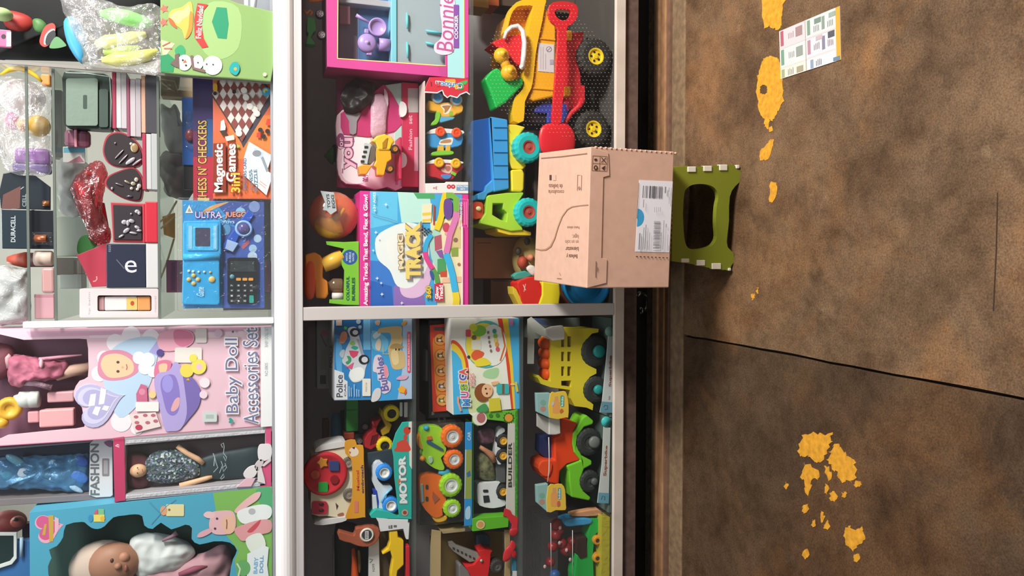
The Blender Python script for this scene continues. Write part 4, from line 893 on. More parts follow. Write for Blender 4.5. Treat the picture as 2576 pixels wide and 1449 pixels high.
ops += [('ps', '#b9cfe8', [(285, 875), (330, 852), (385, 848), (398, 880), (380, 960), (345, 1020), (300, 1050), (268, 985), (255, 920)]), ('p', '#a9a0d6', [(375, 885), (400, 850), (420, 860), (405, 900)]),
        ('ps', '#d58ba4', [(246, 920), (258, 888), (300, 880), (335, 895), (350, 930), (320, 952), (275, 957), (250, 945)]), ('ps', '#efc2a0', [(254, 920), (264, 895), (300, 890), (332, 908), (335, 935), (310, 948), (272, 948)]), ('c', '#5a463c', 297, 911, 4, 3.4), ('c', '#5a463c', 297, 934, 4, 3.4), ('l', '#c06a62', [(318, 916), (320, 924), (318, 930)], 2.5), ('c', '#e3a894', 308, 923, 2.5),
        ('c', '#ece6ee', 350, 900, 16), ('c', '#f0eaf0', 372, 905, 18), ('c', '#ece6ee', 365, 925, 17), ('c', '#e9e4ec', 385, 935, 14),
        ('ps', '#e8a8bc', [(398, 845), (440, 828), (482, 835), (485, 862), (450, 880), (405, 880)]), ('ps', '#d77d9c', [(440, 830), (480, 836), (484, 860), (460, 872), (440, 860)]), ('rr', '#e6ddd8', 440, 874, 508, 912, 5), ('rr', '#dcd0d0', 492, 826, 520, 862, 4), ('c', '#5a4a8c', 403, 887, 9),
        ('ps', '#d8789a', [(392, 915), (412, 905), (432, 912), (420, 945), (400, 955), (388, 945)]), ('ps', '#efc09c', [(400, 918), (420, 915), (418, 935), (404, 940)]),
        ('ps', '#7a6ab0', [(440, 912), (460, 935), (490, 955), (505, 985), (500, 1020), (478, 1050), (452, 1072), (440, 1000)]), ('ps', '#b0a0d8', [(388, 958), (400, 938), (425, 932), (440, 910), (455, 925), (466, 985), (470, 1040), (455, 1078), (430, 1084), (415, 1080), (405, 1040), (395, 1000)]), ('ps', '#8a78c4', [(404, 965), (414, 945), (440, 945), (452, 985), (450, 1030), (436, 1045), (420, 1035), (410, 1000)]), ('c', '#9d92da', 422, 965, 14, 22), ('ps', '#dda6ac', [(430, 1030), (440, 1005), (452, 1000), (450, 1022), (438, 1034)]),
        ('c', '#e6d05c', 470, 932, 17), ('c', '#ecd860', 500, 922, 19), ('c', '#e3bfd0', 501, 922, 8), ('c', '#ecd860', 486, 900, 10), ('p', '#e0a23c', [(474, 950), (468, 956), (478, 957)]),
        ('c', '#eadce6', 515, 962, 13), ('c', '#e6cfdc', 512, 992, 10), ('c', '#d9b8cc', 550, 838, 10),
        ('p', '#c66a8c', [(343, 990), (355, 965), (370, 970), (372, 1010), (344, 1012)]), ('c', '#d98aa2', 358, 985, 8), ('c', '#e6c98c', 384, 992, 9), ('rr', '#ece4e4', 342, 1010, 400, 1034, 3),
        ('p', '#e6d3d2', [(325, 1042), (392, 1036), (405, 1072), (340, 1088)])]
for x, y in ((343, 1048), (366, 1044), (386, 1044), (345, 1062), (372, 1062), (392, 1058)): ops.append(('c', '#b86a78', x, y, 6, 4))
ops += [('c', '#b8405c', 350, 1074, 9, 7)]
def tl(s, x0, x1, yl, yr, dx, c, off): return ('t', c, s, [(x0+dx, yl), (x0, yr), (x1, yr), (x1+dx, yl)], off)
ops += [tl('Baby Doll', 564, 608, 1041, 848, 3, '#efe6ec', 0.06), tl('Baby Doll', 566, 606, 1038, 851, 3, '#75789a', 0.005), tl('Accessories Set', 608, 650, 1067, 822, 3, '#efe6ec', 0.06), tl('Accessories Set', 610, 648, 1065, 824, 3, '#75789a', 0.005),
        ('h', '#3a9a92', 581, 1057, 15, 14), ('c', '#6a6a80', 586, 834, 3), ('rr', '#c9d2d2', 510, 1034, 546, 1060, 4), ('r', '#aeb8b8', 518, 1042, 538, 1052), ('p', '#e6e2e6', [(656, 822), (684, 821), (684, 1071), (656, 1073)]), ('t', '#9a9aa2', 'NO.8805', (666, 912, 674, 945), 0.01), ('t', '#a9a9b0', 'BABY DOLL SET', (666, 822, 674, 872), 0.01), ('l', '#b0607e', [(-60, 1124), (283, 1102), (380, 1093), (655, 1071)], 2)]
t.art(ops, YD, label='printed baby in a purple bath tub with Baby Doll lettering')
hb = t.prism('heart_badge', M('#b9b4da', 0.4), heart(246, 1016, 118, 128, -18), YD-0.003, 0.003, bevel=0.001)
t.art([('h', '#cfc9e6', 244, 1016, 100, 108, -18), ('h', '#b3acd6', 248, 1014, 82, 88, -18), ('p', '#ece6f0', [(222, 1022), (228, 992), (242, 990), (238, 1020)]), ('p', '#ece6f0', [(248, 1018), (254, 975), (268, 980), (262, 1016)]), ('p', '#ece6f0', [(232, 1040), (240, 1022), (254, 1024), (246, 1046)]), ('p', '#ece6f0', [(256, 1030), (262, 1020), (276, 1022), (270, 1034)])], YD-0.003, parent=hb)

YK = 2.524
t = T('blue_doll_box', 'clear box with a doll in a shiny blue dress behind the pink doll box', 'doll box', base(684, 1185, YK))
out = [(-60, 1136), (0, 1131), (240, 1112), (684, 1085), (684, 1215), (285, 1248), (80, 1262), (-60, 1268)]
t.prism('box_back', M('#2f3550', 0.5), out, YK+0.06, 0.004)
t.prism('box_bottom_trim', M('#7d7478', 0.4), [(-60, 1259), (80, 1252), (286, 1240), (286, 1255), (80, 1268), (-60, 1276)], YK, 0.064)
t.prism('box_top_trim', M('#8a8490', 0.4), [(-60, 1130), (0, 1126), (240, 1108), (240, 1112), (0, 1132), (-60, 1136)], YK, 0.064)
t.puff('doll_dress', M('#4f7fa8', 0.3, metal=0.2, bump=1.0, scale=35), [(-40, 1160), (30, 1150), (90, 1146), (150, 1146), (200, 1142), (228, 1150), (226, 1235), (160, 1236), (90, 1230), (20, 1228), (-40, 1230)], YK+0.035, 0.026, crump=(0.012, 45))
for x, y, a, b, c in ((60, 1190, 16, 14, '#b9c6d8'), (128, 1206, 6, 12, '#a9c4dc'), (40, 1158, 26, 10, '#6aa0b8'), (18, 1196, 20, 14, '#4a8cae'), (140, 1165, 14, 7, '#8fb4d2'), (205, 1160, 18, 12, '#3f62b4'), (200, 1200, 22, 14, '#4d7fd0'), (185, 1226, 26, 7, '#a9c9e2')):
    t.ell('dress_ruffle', M(c, 0.3, bump=0.8, scale=60), x, y, a, b, YK+0.016, 0.007, rot=35)
hd = t.prism('header_card', M('#d3d0d4', 0.45), [(226, 1116), (238, 1105), (283, 1101), (284, 1246), (278, 1250), (242, 1252), (224, 1246)], YK-0.004, 0.004)
t.art([('t', '#6b6f74', 'FASHION', [(227, 1246), (227, 1116), (249, 1116), (251, 1246)], 0.03), ('rr', '#8a8288', 257, 1153, 275, 1198, 3), ('rr', '#aaa2a6', 261, 1158, 271, 1192, 2), ('ps', '#8c6080', [(262, 1112), (280, 1108), (281, 1124), (270, 1122)])], YK-0.004, parent=hd)
t.pane('window_film', WINFILM, [(-60, 1136), (226, 1114), (226, 1246), (-60, 1262)], YK+0.001)

YL = 2.462
def sequin_mat():
    m = M('#4a5560', 0.25, bump=0.8, scale=260).copy(); m.name = 'sequins'; nt = m.node_tree; b = nt.nodes['Principled BSDF']
    tc = nt.nodes.new('ShaderNodeTexCoord'); vo = nt.nodes.new('ShaderNodeTexVoronoi'); vo.inputs['Scale'].default_value = 190
    cr = nt.nodes.new('ShaderNodeValToRGB'); e = cr.color_ramp.elements; e[0].color = (*lin('#2c3640'), 1); e[1].color = (*lin('#d8dcd8'), 1); e[1].position = 1.0
    for p_, c_ in ((0.45, '#3f5660'), (0.6, '#5d6f5a'), (0.75, '#6a5f86'), (0.88, '#8fa4b4')): k_ = e.new(p_); k_.color = (*lin(c_), 1)
    sx = nt.nodes.new('ShaderNodeSeparateColor'); nt.links.new(tc.outputs['Object'], vo.inputs['Vector']); nt.links.new(vo.outputs['Color'], sx.inputs[0])
    nt.links.new(sx.outputs[0], cr.inputs[0]); nt.links.new(cr.outputs[0], b.inputs['Base Color']); return m
t = T('pink_doll_box', 'magenta trimmed doll box with a dark dressed doll and white bow', 'doll box', base(682, 1150, YL))
out = [(284, 1103), (380, 1094), (679, 1072), (682, 1073), (682, 1224), (288, 1263)]
win = [(315, 1120), (667, 1090), (667, 1206), (315, 1243)]
t.prism('box_frame', M('#a9a3aa', 0.5), out, YL, 0.05, bevel=0.001, holes=[win])
t.prism('box_back', M('#57484e', 0.6), out, YL+0.05, 0.004)
t.prism('top_band', M('#c04068', 0.4), [(284, 1102), (312, 1098), (316, 1259), (288, 1264)], YL-0.002, 0.002)
t.art([('t', '#e9b6c6', 'h', (290, 1117, 300, 1126), 0.04, 0.3)], YL-0.002, name='band_print')
t.prism('bottom_band', M('#d4527e', 0.4), [(668, 1073), (682, 1073), (682, 1224), (655, 1227), (650, 1195), (672, 1150), (668, 1110)], YL-0.002, 0.002)
for q in ([(316, 1108), (667, 1082), (667, 1090), (316, 1117)], [(316, 1246), (667, 1212), (667, 1222), (316, 1256)]):
    t.prism('zip_trim', M('#c2bec6', 0.6, bump=0.8, scale=120), q, YL-0.002, 0.003)
YJ = YL+0.03
t.puff('doll_hair', M('#5d2f38', 0.7), [(318, 1150), (345, 1138), (372, 1150), (384, 1185), (370, 1222), (340, 1228), (318, 1210)], YJ+0.01, 0.012)
hd = t.ell('doll_head', M('#e0b08c', 0.5), 348, 1184, 20, 17, YJ-0.005, 0.016)
t.art([('c', '#5a3a34', 346, 1177, 1.8), ('c', '#5a3a34', 346, 1190, 1.8), ('l', '#b8524c', [(358, 1180), (359, 1187)], 2)], YJ-0.0225, name='face_paint', parent=hd)
t.puff('doll_dress', sequin_mat(), [(366, 1160), (384, 1140), (410, 1130), (452, 1132), (480, 1150), (502, 1168), (502, 1196), (470, 1208), (430, 1216), (392, 1214), (368, 1204)], YJ, 0.014)
t.puff('doll_skirt', M('#2f3c42', 0.5), [(498, 1160), (540, 1140), (600, 1128), (648, 1122), (664, 1140), (664, 1180), (650, 1200), (590, 1205), (540, 1206), (500, 1200)], YJ+0.006, 0.014)
t.tube('doll_arm', M('#e0b08c', 0.5), [(446, 1122), (470, 1140), (496, 1154), (512, 1166)], YJ-0.004, [6, 6.5, 7, 6])
t.tube('doll_arm', M('#e0b08c', 0.5), [(452, 1222), (490, 1212), (520, 1203), (534, 1199)], YJ-0.004, [7, 7, 6, 4])
W2 = '#a9b6bc'
t.art([('l', W2, [(560, 1126), (556, 1118), (562, 1114), (564, 1124), (562, 1140), (570, 1150), (568, 1160), (562, 1148)], 1.6), ('l', W2, [(566, 1165), (570, 1176), (562, 1186), (560, 1176), (568, 1170)], 1.6), ('l', W2, [(554, 1204), (562, 1192), (564, 1200), (556, 1206)], 1.6), ('l', W2, [(537, 1188), (548, 1176), (544, 1166), (540, 1150)], 1.6), ('l', W2, [(552, 1190), (560, 1170), (556, 1160)], 1.6), ('l', W2, [(536, 1140), (540, 1150), (538, 1172)], 2)], YL+0.004, name='script_lettering')
t.pane('window_film', WINFILM, [(315, 1120), (667, 1090), (667, 1206), (315, 1243)], YL+0.005)
bw = [('ps', [(652, 1120), (664, 1117), (682, 1120), (682, 1150), (664, 1160), (652, 1158), (648, 1138)], '#ded6da'), ('ps', [(612, 1192), (624, 1176), (642, 1170), (650, 1178), (640, 1200), (620, 1204)], '#dcd4d8'), ('ps', [(640, 1172), (652, 1156), (664, 1158), (656, 1178), (645, 1186)], '#c9bcc2'), ('p', [(594, 1226), (620, 1202), (643, 1204), (632, 1224)], '#e0b2c2'), ('p', [(648, 1182), (658, 1176), (666, 1205), (668, 1218), (648, 1212)], '#d8ced2'), ('p', [(658, 1172), (682, 1150), (682, 1160), (664, 1174)], '#d2c6cc')]
for k, pts, c in bw:
    t.prism('bow_loop', M(c, 0.5), smooth_loop(pts, 3) if k == 'ps' else pts, YL-0.006, 0.004, bevel=0.001)

YN = 2.458
t = T('baby_box', 'large sky blue window box with a baby doll in a cream hat', 'doll box', base(684, 1350, YN))
out = [(74, 1289), (180, 1278), (288, 1266), (380, 1256), (538, 1239), (684, 1224), (684, 1560), (76, 1560)]
win = smooth_loop([(166, 1321), (206, 1313), (217, 1318), (230, 1328), (246, 1331), (263, 1324), (285, 1302), (312, 1297), (340, 1294), (358, 1299), (363, 1322), (384, 1331), (405, 1315), (431, 1332), (466, 1320), (483, 1329), (482, 1356), (502, 1370), (538, 1362), (578, 1365), (596, 1385), (586, 1408), (578, 1449), (576, 1520), (500, 1545), (300, 1548), (160, 1540), (128, 1470), (121, 1425), (130, 1404), (124, 1383), (143, 1374), (159, 1351)], 2)
t.prism('box_front', M('#52a4c2', 0.4), out, YN, 0.003, bevel=0.001, holes=[win])
t.prism('box_back', M('#3c564e', 0.6), out, YN+0.12, 0.004)
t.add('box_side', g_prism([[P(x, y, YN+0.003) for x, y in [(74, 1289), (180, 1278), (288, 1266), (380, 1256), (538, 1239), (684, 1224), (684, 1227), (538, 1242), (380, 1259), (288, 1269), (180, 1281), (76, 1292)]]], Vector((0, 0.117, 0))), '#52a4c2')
YI = YN+0.075
t.ell('doll_hat', M('#c9b3a6', 0.8), 258, 1424, 76, 66, YI, 0.050)
hd = t.ell('doll_face', M('#a3755f', 0.5), 287, 1418, 60, 54, YI-0.028, 0.045)
t.ell('doll_nose', M('#a3755f', 0.5), 297, 1424, 9, 9, YI-0.068, 0.012, parent=hd)
t.ell('doll_eye', M('#4a302a', 0.4), 282, 1411, 5, 7, YI-0.066, 0.006, parent=hd)
t.ell('doll_cheek', M('#b5806a', 0.5), 312, 1402, 13, 13, YI-0.058, 0.012, parent=hd)
t.ell('doll_mouth', M('#8c5a50', 0.5), 317, 1430, 4, 9, YI-0.068, 0.006, parent=hd)
t.puff('doll_dress', M('#cfd2d2', 0.8, bump=0.2, scale=20), [(330, 1355), (370, 1340), (420, 1345), (470, 1362), (490, 1390), (470, 1420), (420, 1440), (350, 1450), (332, 1400)], YI-0.005, 0.045, crump=(0.008, 30))
t.puff('doll_skirt', M('#b58a94', 0.8, bump=0.3, scale=20), [(340, 1440), (420, 1420), (500, 1395), (560, 1372), (582, 1390), (580, 1450), (560, 1520), (400, 1530), (330, 1500)], YI-0.006, 0.04, crump=(0.01, 26))
t.tube('skirt_fold', M('#8c4a5c', 0.7), [(450, 1446), (490, 1432), (522, 1424)], YI-0.045, [6, 9, 3])
t.tube('doll_ribbon', M('#8c6a78', 0.6), [(408, 1360), (432, 1350), (446, 1340)], YI-0.05, [4, 5, 7])
ops = [('p', '#7fb45c', [(536, 1239), (684, 1224), (684, 1560), (586, 1560), (596, 1450), (590, 1408), (600, 1385), (582, 1362), (572, 1350), (545, 1300)]), ('ps', '#5aa878', [(645, 1232), (682, 1228), (684, 1300), (668, 1290), (650, 1260)]),
       ('h', '#e7a9bf', 121, 1329, 76, 74, -14), ('h', '#cf5f8e', 119, 1326, 66, 62, -14), ('p', '#c9a24c', [(122, 1296), (135, 1296), (134, 1362), (124, 1362)]), ('p', '#c9a24c', [(106, 1346), (112, 1318), (118, 1318), (114, 1346)]), ('p', '#e0b2c8', [(138, 1300), (148, 1304), (148, 1330), (138, 1350)]),
       ('c', '#3f8fc4', 228, 1304, 6, 9), ('r', '#e6d46a', 236, 1294, 263, 1312), ('p', '#d0607c', [(236, 1292), (240, 1284), (246, 1281), (246, 1294)]), ('r', '#7fc08c', 247, 1280, 262, 1294), ('c', '#e6b83c', 258, 1304, 6),
       ('rr', '#e3d6a4', 418, 1268, 463, 1298, 3), ('c', '#dfa07a', 412, 1284, 9, 12), ('c', '#8a6a4a', 426, 1282, 3), ('l', '#5a9ab8', [(380, 1318), (420, 1272), (442, 1256)], 1.5), ('l', '#5a9ab8', [(375, 1262), (392, 1280), (404, 1290)], 1.5),
       ('ps', '#e4b4bc', [(528, 1305), (532, 1290), (545, 1285), (580, 1284), (592, 1298), (592, 1328), (576, 1342), (545, 1344), (530, 1335), (526, 1320)]), ('ps', '#e9c0c6', [(512, 1294), (522, 1286), (540, 1290), (538, 1302), (520, 1302)]), ('ps', '#dfa8b4', [(496, 1350), (504, 1338), (530, 1328), (532, 1338), (510, 1350)]), ('ps', '#e8b8a0', [(556, 1318), (566, 1300), (582, 1296), (592, 1310), (588, 1336), (570, 1342)]), ('c', '#5a3a4a', 546, 1304, 3), ('c', '#5a3a4a', 541, 1329, 3), ('l', '#6a4030', [(570, 1306), (571, 1316), (570, 1330)], 2), 
       ('ps', '#e6b6b8', [(590, 1284), (610, 1262), (640, 1240), (656, 1238), (648, 1256), (622, 1274), (600, 1290)]), ('ps', '#e6e8ea', [(596, 1290), (620, 1276), (660, 1268), (682, 1276), (680, 1300), (650, 1312), (610, 1316)]), ('c', '#b9b4bc', 634, 1286, 9, 8), ('ps', '#dc9aa0', [(590, 1330), (620, 1316), (660, 1306), (682, 1310), (680, 1336), (650, 1345), (615, 1360), (600, 1352)]), ('ps', '#c8505c', [(622, 1336), (640, 1318), (656, 1306), (650, 1322), (634, 1338)]),
       ('ps', '#dfe2dc', [(618, 1356), (655, 1340), (668, 1375), (636, 1392)]), ('p', '#e2e6ea', [(622, 1392), (666, 1372), (676, 1376), (672, 1420), (676, 1449), (674, 1500), (620, 1500)]), ('c', '#6aa86a', 612, 1428, 18, 20), ('l', '#c9dcc0', [(596, 1416), (604, 1430), (600, 1446), (610, 1470)], 4),
       ('t', '#7fb2dc', 'BABY', [(637, 1442), (640, 1400), (650, 1400), (647, 1442)], 0.03), ('t', '#6fa4d4', 'DOLL', [(652, 1440), (654, 1396), (663, 1396), (662, 1440)], 0.03)]
t.art(ops, YN, label='printed pink heart, toy blocks and pink bunny on blue and green')
t = T('tablet_toy', 'dark toy tablet with a white frame beside the sky blue doll box', 'toy', base(684, 1400, 2.60))
t.box('blue_case', M('#3a6ea8', 0.35), -60, 1336, 684, 1560, 2.61, 0.03)
t.prism('screen_frame', M('#d8dcd8', 0.35), [(-60, 1340), (42, 1340), (42, 1405), (30, 1420), (-60, 1449), (-60, 1440), (24, 1412), (34, 1400), (34, 1348), (-60, 1348)], 2.60, 0.008)
t.prism('screen', M('#1f3232', 0.2), [(-60, 1348), (34, 1348), (34, 1400), (24, 1412), (-60, 1440)], 2.604, 0.004)
t.tube('bumper', M('#a9c4d8', 0.3), [(54, 1352), (54, 1400)], 2.602, 4)
t = T('red_toy_head', 'red and brown toy face in the corner above the tablet', 'toy', base(684, 1310, 2.66))
t.ell('head', M('#8a3a34', 0.5), 20, 1314, 42, 30, 2.69, 0.04)
t.ell('cheek', M('#a04a40', 0.5), 44, 1312, 16, 14, 2.65, 0.02)
t.ell('eye', M('#3a2420', 0.4), 40, 1306, 6, 5, 2.632, 0.01)
t.box('stand', M('#3c3034', 0.6), 55, 1290, 684, 1336, 2.705, 0.03)

# ================================================================== counter, right bay
GAIN = 1.1
FLOORZ = ZR1+0.0004
YE = 2.462
t = T('toy_racer', 'small green toy truck with spoked wheels in the corner of the top shelf', 'toy truck', base(1000, 70, 2.50))
t.prism('body', '#4fa85c', [(774, 42), (792, 44), (795, 76), (788, 82), (782, 95), (790, 104), (793, 112), (770, 110), (772, 100), (776, 84), (772, 78), (773, 52)], 2.50, 0.04)
t.wheel(805, 34, 11, 2.485, 0.02, M('#2a2a2e', 0.6), M('#c9c6c8', 0.3), 9, spokes=6)
t.wheel(809, 87, 11, 2.485, 0.02, M('#2a2a2e', 0.6), M('#c9c6c8', 0.3), 9, spokes=6)
t.tube('orange_arm', '#e08a4c', [(764, 26), (772, 34), (780, 26), (786, 32), (780, 38)], 2.497, 3)
t.tube('orange_boom', '#e08a4c', [(776, 2), (800, 0), (815, -6)], 2.497, 5)

t = T('toy_cooker_box', 'magenta window box of a toy cooker with lilac pots', 'toy box', base(1181, 40, YE))
out = [(820, -170), (1181, -170), (1181, 199), (1125, 194), (823, 168)]
win = [(851, -150), (849, 147), (1120, 165), (1120, -150)]
t.prism('box_front', M('#cc4a92', 0.4), out, YE, 0.004, bevel=0.001, holes=[win])
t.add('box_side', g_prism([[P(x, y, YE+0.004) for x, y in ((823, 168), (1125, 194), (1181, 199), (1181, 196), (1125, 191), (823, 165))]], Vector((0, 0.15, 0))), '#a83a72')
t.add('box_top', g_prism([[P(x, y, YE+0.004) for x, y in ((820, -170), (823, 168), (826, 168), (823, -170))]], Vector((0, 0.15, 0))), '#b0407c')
t.prism('box_back', M('#5d4a5a', 0.6), out, YE+0.15, 0.004)
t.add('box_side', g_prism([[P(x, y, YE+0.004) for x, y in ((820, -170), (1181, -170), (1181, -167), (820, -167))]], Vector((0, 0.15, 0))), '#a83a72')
YI = YE+0.05
t.box('cooker_wall', M('#8c7480', 0.5), 835, -160, 905, 160, YI+0.04, 0.01)
t.box('red_block', M('#9a5a6c', 0.5), 853, 14, 881, 60, YI, 0.02)
t.box('hob_recess', M('#4a6a9a', 0.5), 900, -160, 990, 166, YI+0.03, 0.01)
t.box('divider', M('#a9a4ae', 0.4), 852, -4, 990, 12, YI-0.01, 0.05)
t.box('worktop', M('#7cc0d2', 0.4), 984, -160, 998, 168, YI-0.025, 0.06)
t.box('cooker_front', M('#9aa4ac', 0.4), 997, -160, 1122, 168, YI-0.02, 0.05)
def knob(n, x0, y0, x1, y1): t.tube(n, '#64c4cc', [(x0, y0), ((x0+x1)/2, (y0+y1)/2), (x1, y1)], YI-0.028, [2.5, 3.5, 2.5])
knob('oven_handle', 1024, 32, 1025, 72); knob('oven_handle', 1024, 106, 1026, 146); knob('door_handle', 1071, 77, 1116, 85); knob('door_handle', 1071, 107, 1100, 115)
PL = M('#a88ac8', 0.35)
pt = t.lathe('pot_lid', PL, 925, 107, YI-0.030, [(0, -6), (3, -6), (4, -1), (8, -1), (18, 2), (24, 6), (24, 12), (22, 14)], 'Y', 26)
t.box('pot_handle', PL, 917, 72, 928, 84, YI-0.022, 0.012, bevel=0.003, parent=pt); t.box('pot_handle', PL, 922, 128, 936, 139, YI-0.022, 0.012, bevel=0.003, parent=pt)
pn = t.lathe('pan', PL, 950, 68, YI-0.022, [(0, 4), (17, 4), (19, -2), (23, -2), (23, 10), (0, 12)], 'Y', 26)
t.tube('pan_handle', PL, [(932, 58), (912, 48), (896, 38)], YI-0.015, [3, 4, 5], parent=pn)
t.lathe('cup', PL, 980, 114, YI-0.005, [(15, 0), (17, 28), (14, 28), (13, 4), (0, 3)], 'Z', 20)
t.pane('window_film', WINFILM, win, YE+0.005)
t.art([('l', '#e6cf86', [(851, -150), (849, 147), (1122, 166)], 3), ('p', '#a9d8de', [(1125, -150), (1165, -150), (1166, 197), (1126, 194)]), ('l', '#e0cf8c', [(1166, -150), (1167, 197)], 3.5), ('p', '#c04a8c', [(1100, 166), (1124, 166), (1124, 194), (1110, 193)])], YE)
hb = t.prism('logo_card', M('#ead2e2', 0.4), smooth_loop([(1096, 132), (1093, 112), (1110, 95), (1112, 60), (1108, 30), (1112, -10), (1142, -14), (1144, 60), (1142, 125), (1120, 138)], 3), YE-0.002, 0.0018)
t.art([('t', '#c05a94', 'Bonnie', [(1098, 131), (1104, -12), (1141, -12), (1141, 131)], 0.0, 0.2), ('p', '#8a52a8', [(1141, 12), (1154, 12), (1154, 120), (1141, 120)]), ('t', '#efe6f2', 'COOKER', (1143, 38, 1152, 98), 0.03)], YE-0.002, parent=hb)

t = T('fashion_bag_set', 'pink toy fashion bag set behind the small yellow excavator', 'toy set', base(1181, 340, 2.56))
YQ = 2.56
t.box('back_card', M('#8c2f58', 0.5), 846, 205, 1180, 478, YQ+0.03, 0.01)
t.prism('bag_face', M('#dcb8c8', 0.4), smooth_loop([(848, 290), (846, 340), (852, 360), (848, 400), (852, 440), (870, 462), (905, 464), (945, 477), (975, 470), (1012, 472), (1012, 330), (970, 300), (930, 270), (880, 270)], 2), YQ, 0.03, bevel=0.003)
t.prism('magenta_panel', M('#b8386e', 0.4), [(857, 285), (900, 255), (935, 235), (965, 212), (985, 232), (1006, 270), (1014, 310), (995, 330), (978, 334), (940, 342), (925, 345), (864, 338), (857, 320)], YQ-0.004, 0.004)
t.prism('grey_clasp', M('#8f8690', 0.4), smooth_loop([(868, 285), (890, 278), (908, 286), (898, 305), (896, 335), (880, 336), (878, 305)], 2), YQ-0.008, 0.004)
t.puff('black_wig', M('#231a1e', 0.5, bump=0.5, scale=40), [(858, 230), (880, 205), (925, 202), (945, 225), (930, 258), (905, 285), (875, 288), (858, 262)], YQ-0.008, 0.02, crump=(0.02, 28))
t.puff('pale_frill', M('#c9a0b4', 0.4, bump=1.0, scale=50), [(935, 245), (960, 235), (975, 260), (972, 300), (968, 340), (935, 345), (932, 300)], YQ-0.006, 0.012)
t.prism('white_trim', M('#d9c0cc', 0.4), smooth_loop([(966, 222), (975, 235), (977, 262), (970, 276), (968, 250)], 2), YQ-0.012, 0.005)
t.prism('mint_panel', M('#a9c9c2', 0.4), [(968, 214), (1011, 208), (1011, 312), (1000, 260), (985, 235)], YQ-0.002, 0.003)
t.prism('mint_panel', M('#a9c9c2', 0.4), [(998, 290), (1011, 315), (1011, 385), (992, 385), (992, 340)], YQ-0.002, 0.003)
for y0 in (255, 383):
    t.prism('white_wheel', M('#dcdadd', 0.4), smooth_loop([(1008, y0), (1020, y0+5), (1024, y0+20), (1020, y0+35), (1008, y0+39), (1005, y0+20)], 2), YQ-0.016, 0.02, bevel=0.002)
t.box('label_strip', M('#b82f50', 0.4), 1011, 208, 1053, 470, YQ-0.006, 0.006)
t.art([('t', '#e3a0b0', 'Fashion', (1028, 325, 1037, 377), 0.02), ('t', '#e3a0b0', 'set', (1028, 290, 1037, 312), 0.02), ('r', '#b0a4a4', 1026, 222, 1052, 283), ('r', '#c8889c', 1042, 345, 1052, 430)], YQ-0.006, name='strip_print')
t.art([('ps', '#efdde6', [(858, 342), (930, 345), (928, 440), (905, 462), (872, 455), (858, 430), (862, 390)]), ('c', '#8a4472', 857, 355, 11, 20), ('t', '#8a4472', 'for', (850, 345, 864, 376), 0.06), ('t', '#ecd0dc', 'for', (851, 346, 863, 375), 0.01), ('t', '#8a4472', 'you', (864, 344, 899, 428), 0.09), ('t', '#e9b8cc', 'you', (866, 347, 896, 425), 0.03), ('r', '#a86088', 860, 424, 863, 436), ('t', '#a84a80', 'no.4', (905, 440, 926, 456), 0.02), ('r', '#c06a9c', 995, 425, 1001, 465)], YQ, start=0.0006)
t = T('toy_excavator', 'small yellow toy excavator with a grey scraper arm', 'toy excavator', base(1181, 390, YE+0.02))
Yx = YE+0.015
q = lambda *p: [(830+a/5.083, 195+b/5.083) for a, b in p]
t.prism('body', M('#eaa526', 0.4), q((590, 900), (700, 905), (780, 930), (790, 1050), (730, 1090), (690, 1255), (610, 1250), (600, 1160), (555, 1130), (590, 1060), (575, 960)), Yx, 0.05, bevel=0.004)
t.prism('cab_roof', M('#f0b93a', 0.4), q((525, 815), (600, 745), (700, 718), (790, 755), (835, 820), (790, 870), (770, 930), (620, 930), (590, 840)), Yx-0.004, 0.06, bevel=0.005)
t.prism('cab_window', M('#a8761c', 0.3), q((672, 830), (715, 780), (742, 770), (720, 900), (672, 905)), Yx-0.006, 0.004, bevel=0.0005)
t.prism('scraper_arm', M('#b9bdbd', 0.4), q((450, 830), (530, 850), (480, 1110), (400, 1095), (440, 960)), Yx-0.004, 0.02)
t.prism('scraper_plate', M('#6a5c54', 0.5), q((548, 848), (590, 900), (575, 1050), (530, 1105), (475, 1100)), Yx-0.001, 0.03)
for i in range(4):
    cx, cy = 920-i*3.2, 370+i*12; t.prism('arm_slot', M('#33322f', 0.5), rrect(cx-3, cy-3, cx+6, cy+3, 1), Yx-0.0055, 0.002, bevel=0)
t.prism('front_blade', M('#ea9a32', 0.4), q((368, 1130), (440, 1110), (545, 1125), (520, 1160), (470, 1240), (385, 1245)), Yx-0.006, 0.05, bevel=0.003)
t.wheel(994, 374, 11, Yx-0.008, 0.02, M('#3a2a20', 0.7), M('#b8722c', 0.5), 6)
t.wheel(981, 424, 11, Yx-0.008, 0.02, M('#3a2a20', 0.7), M('#b8722c', 0.5), 6)
t.box('ledge', M('#b82f50', 0.4), 1004.5, 345, 1011, 450, Yx+0.004, 0.078)
t = T('green_dome_toy', 'dark green dome shaped toy at the back of the top shelf', 'toy', base(1181, 392, 2.80))
t.lathe('dome', M('#5a8a44', 0.3), 838, 392, 2.72, [(22, 0), (21, 6), (14, 13), (6, 17), (4, 22), (0, 23)], 'Z', 20)
t.box('stand', M('#33303a', 0.7), 838, 372, 1181, 412, 2.74, 0.04)

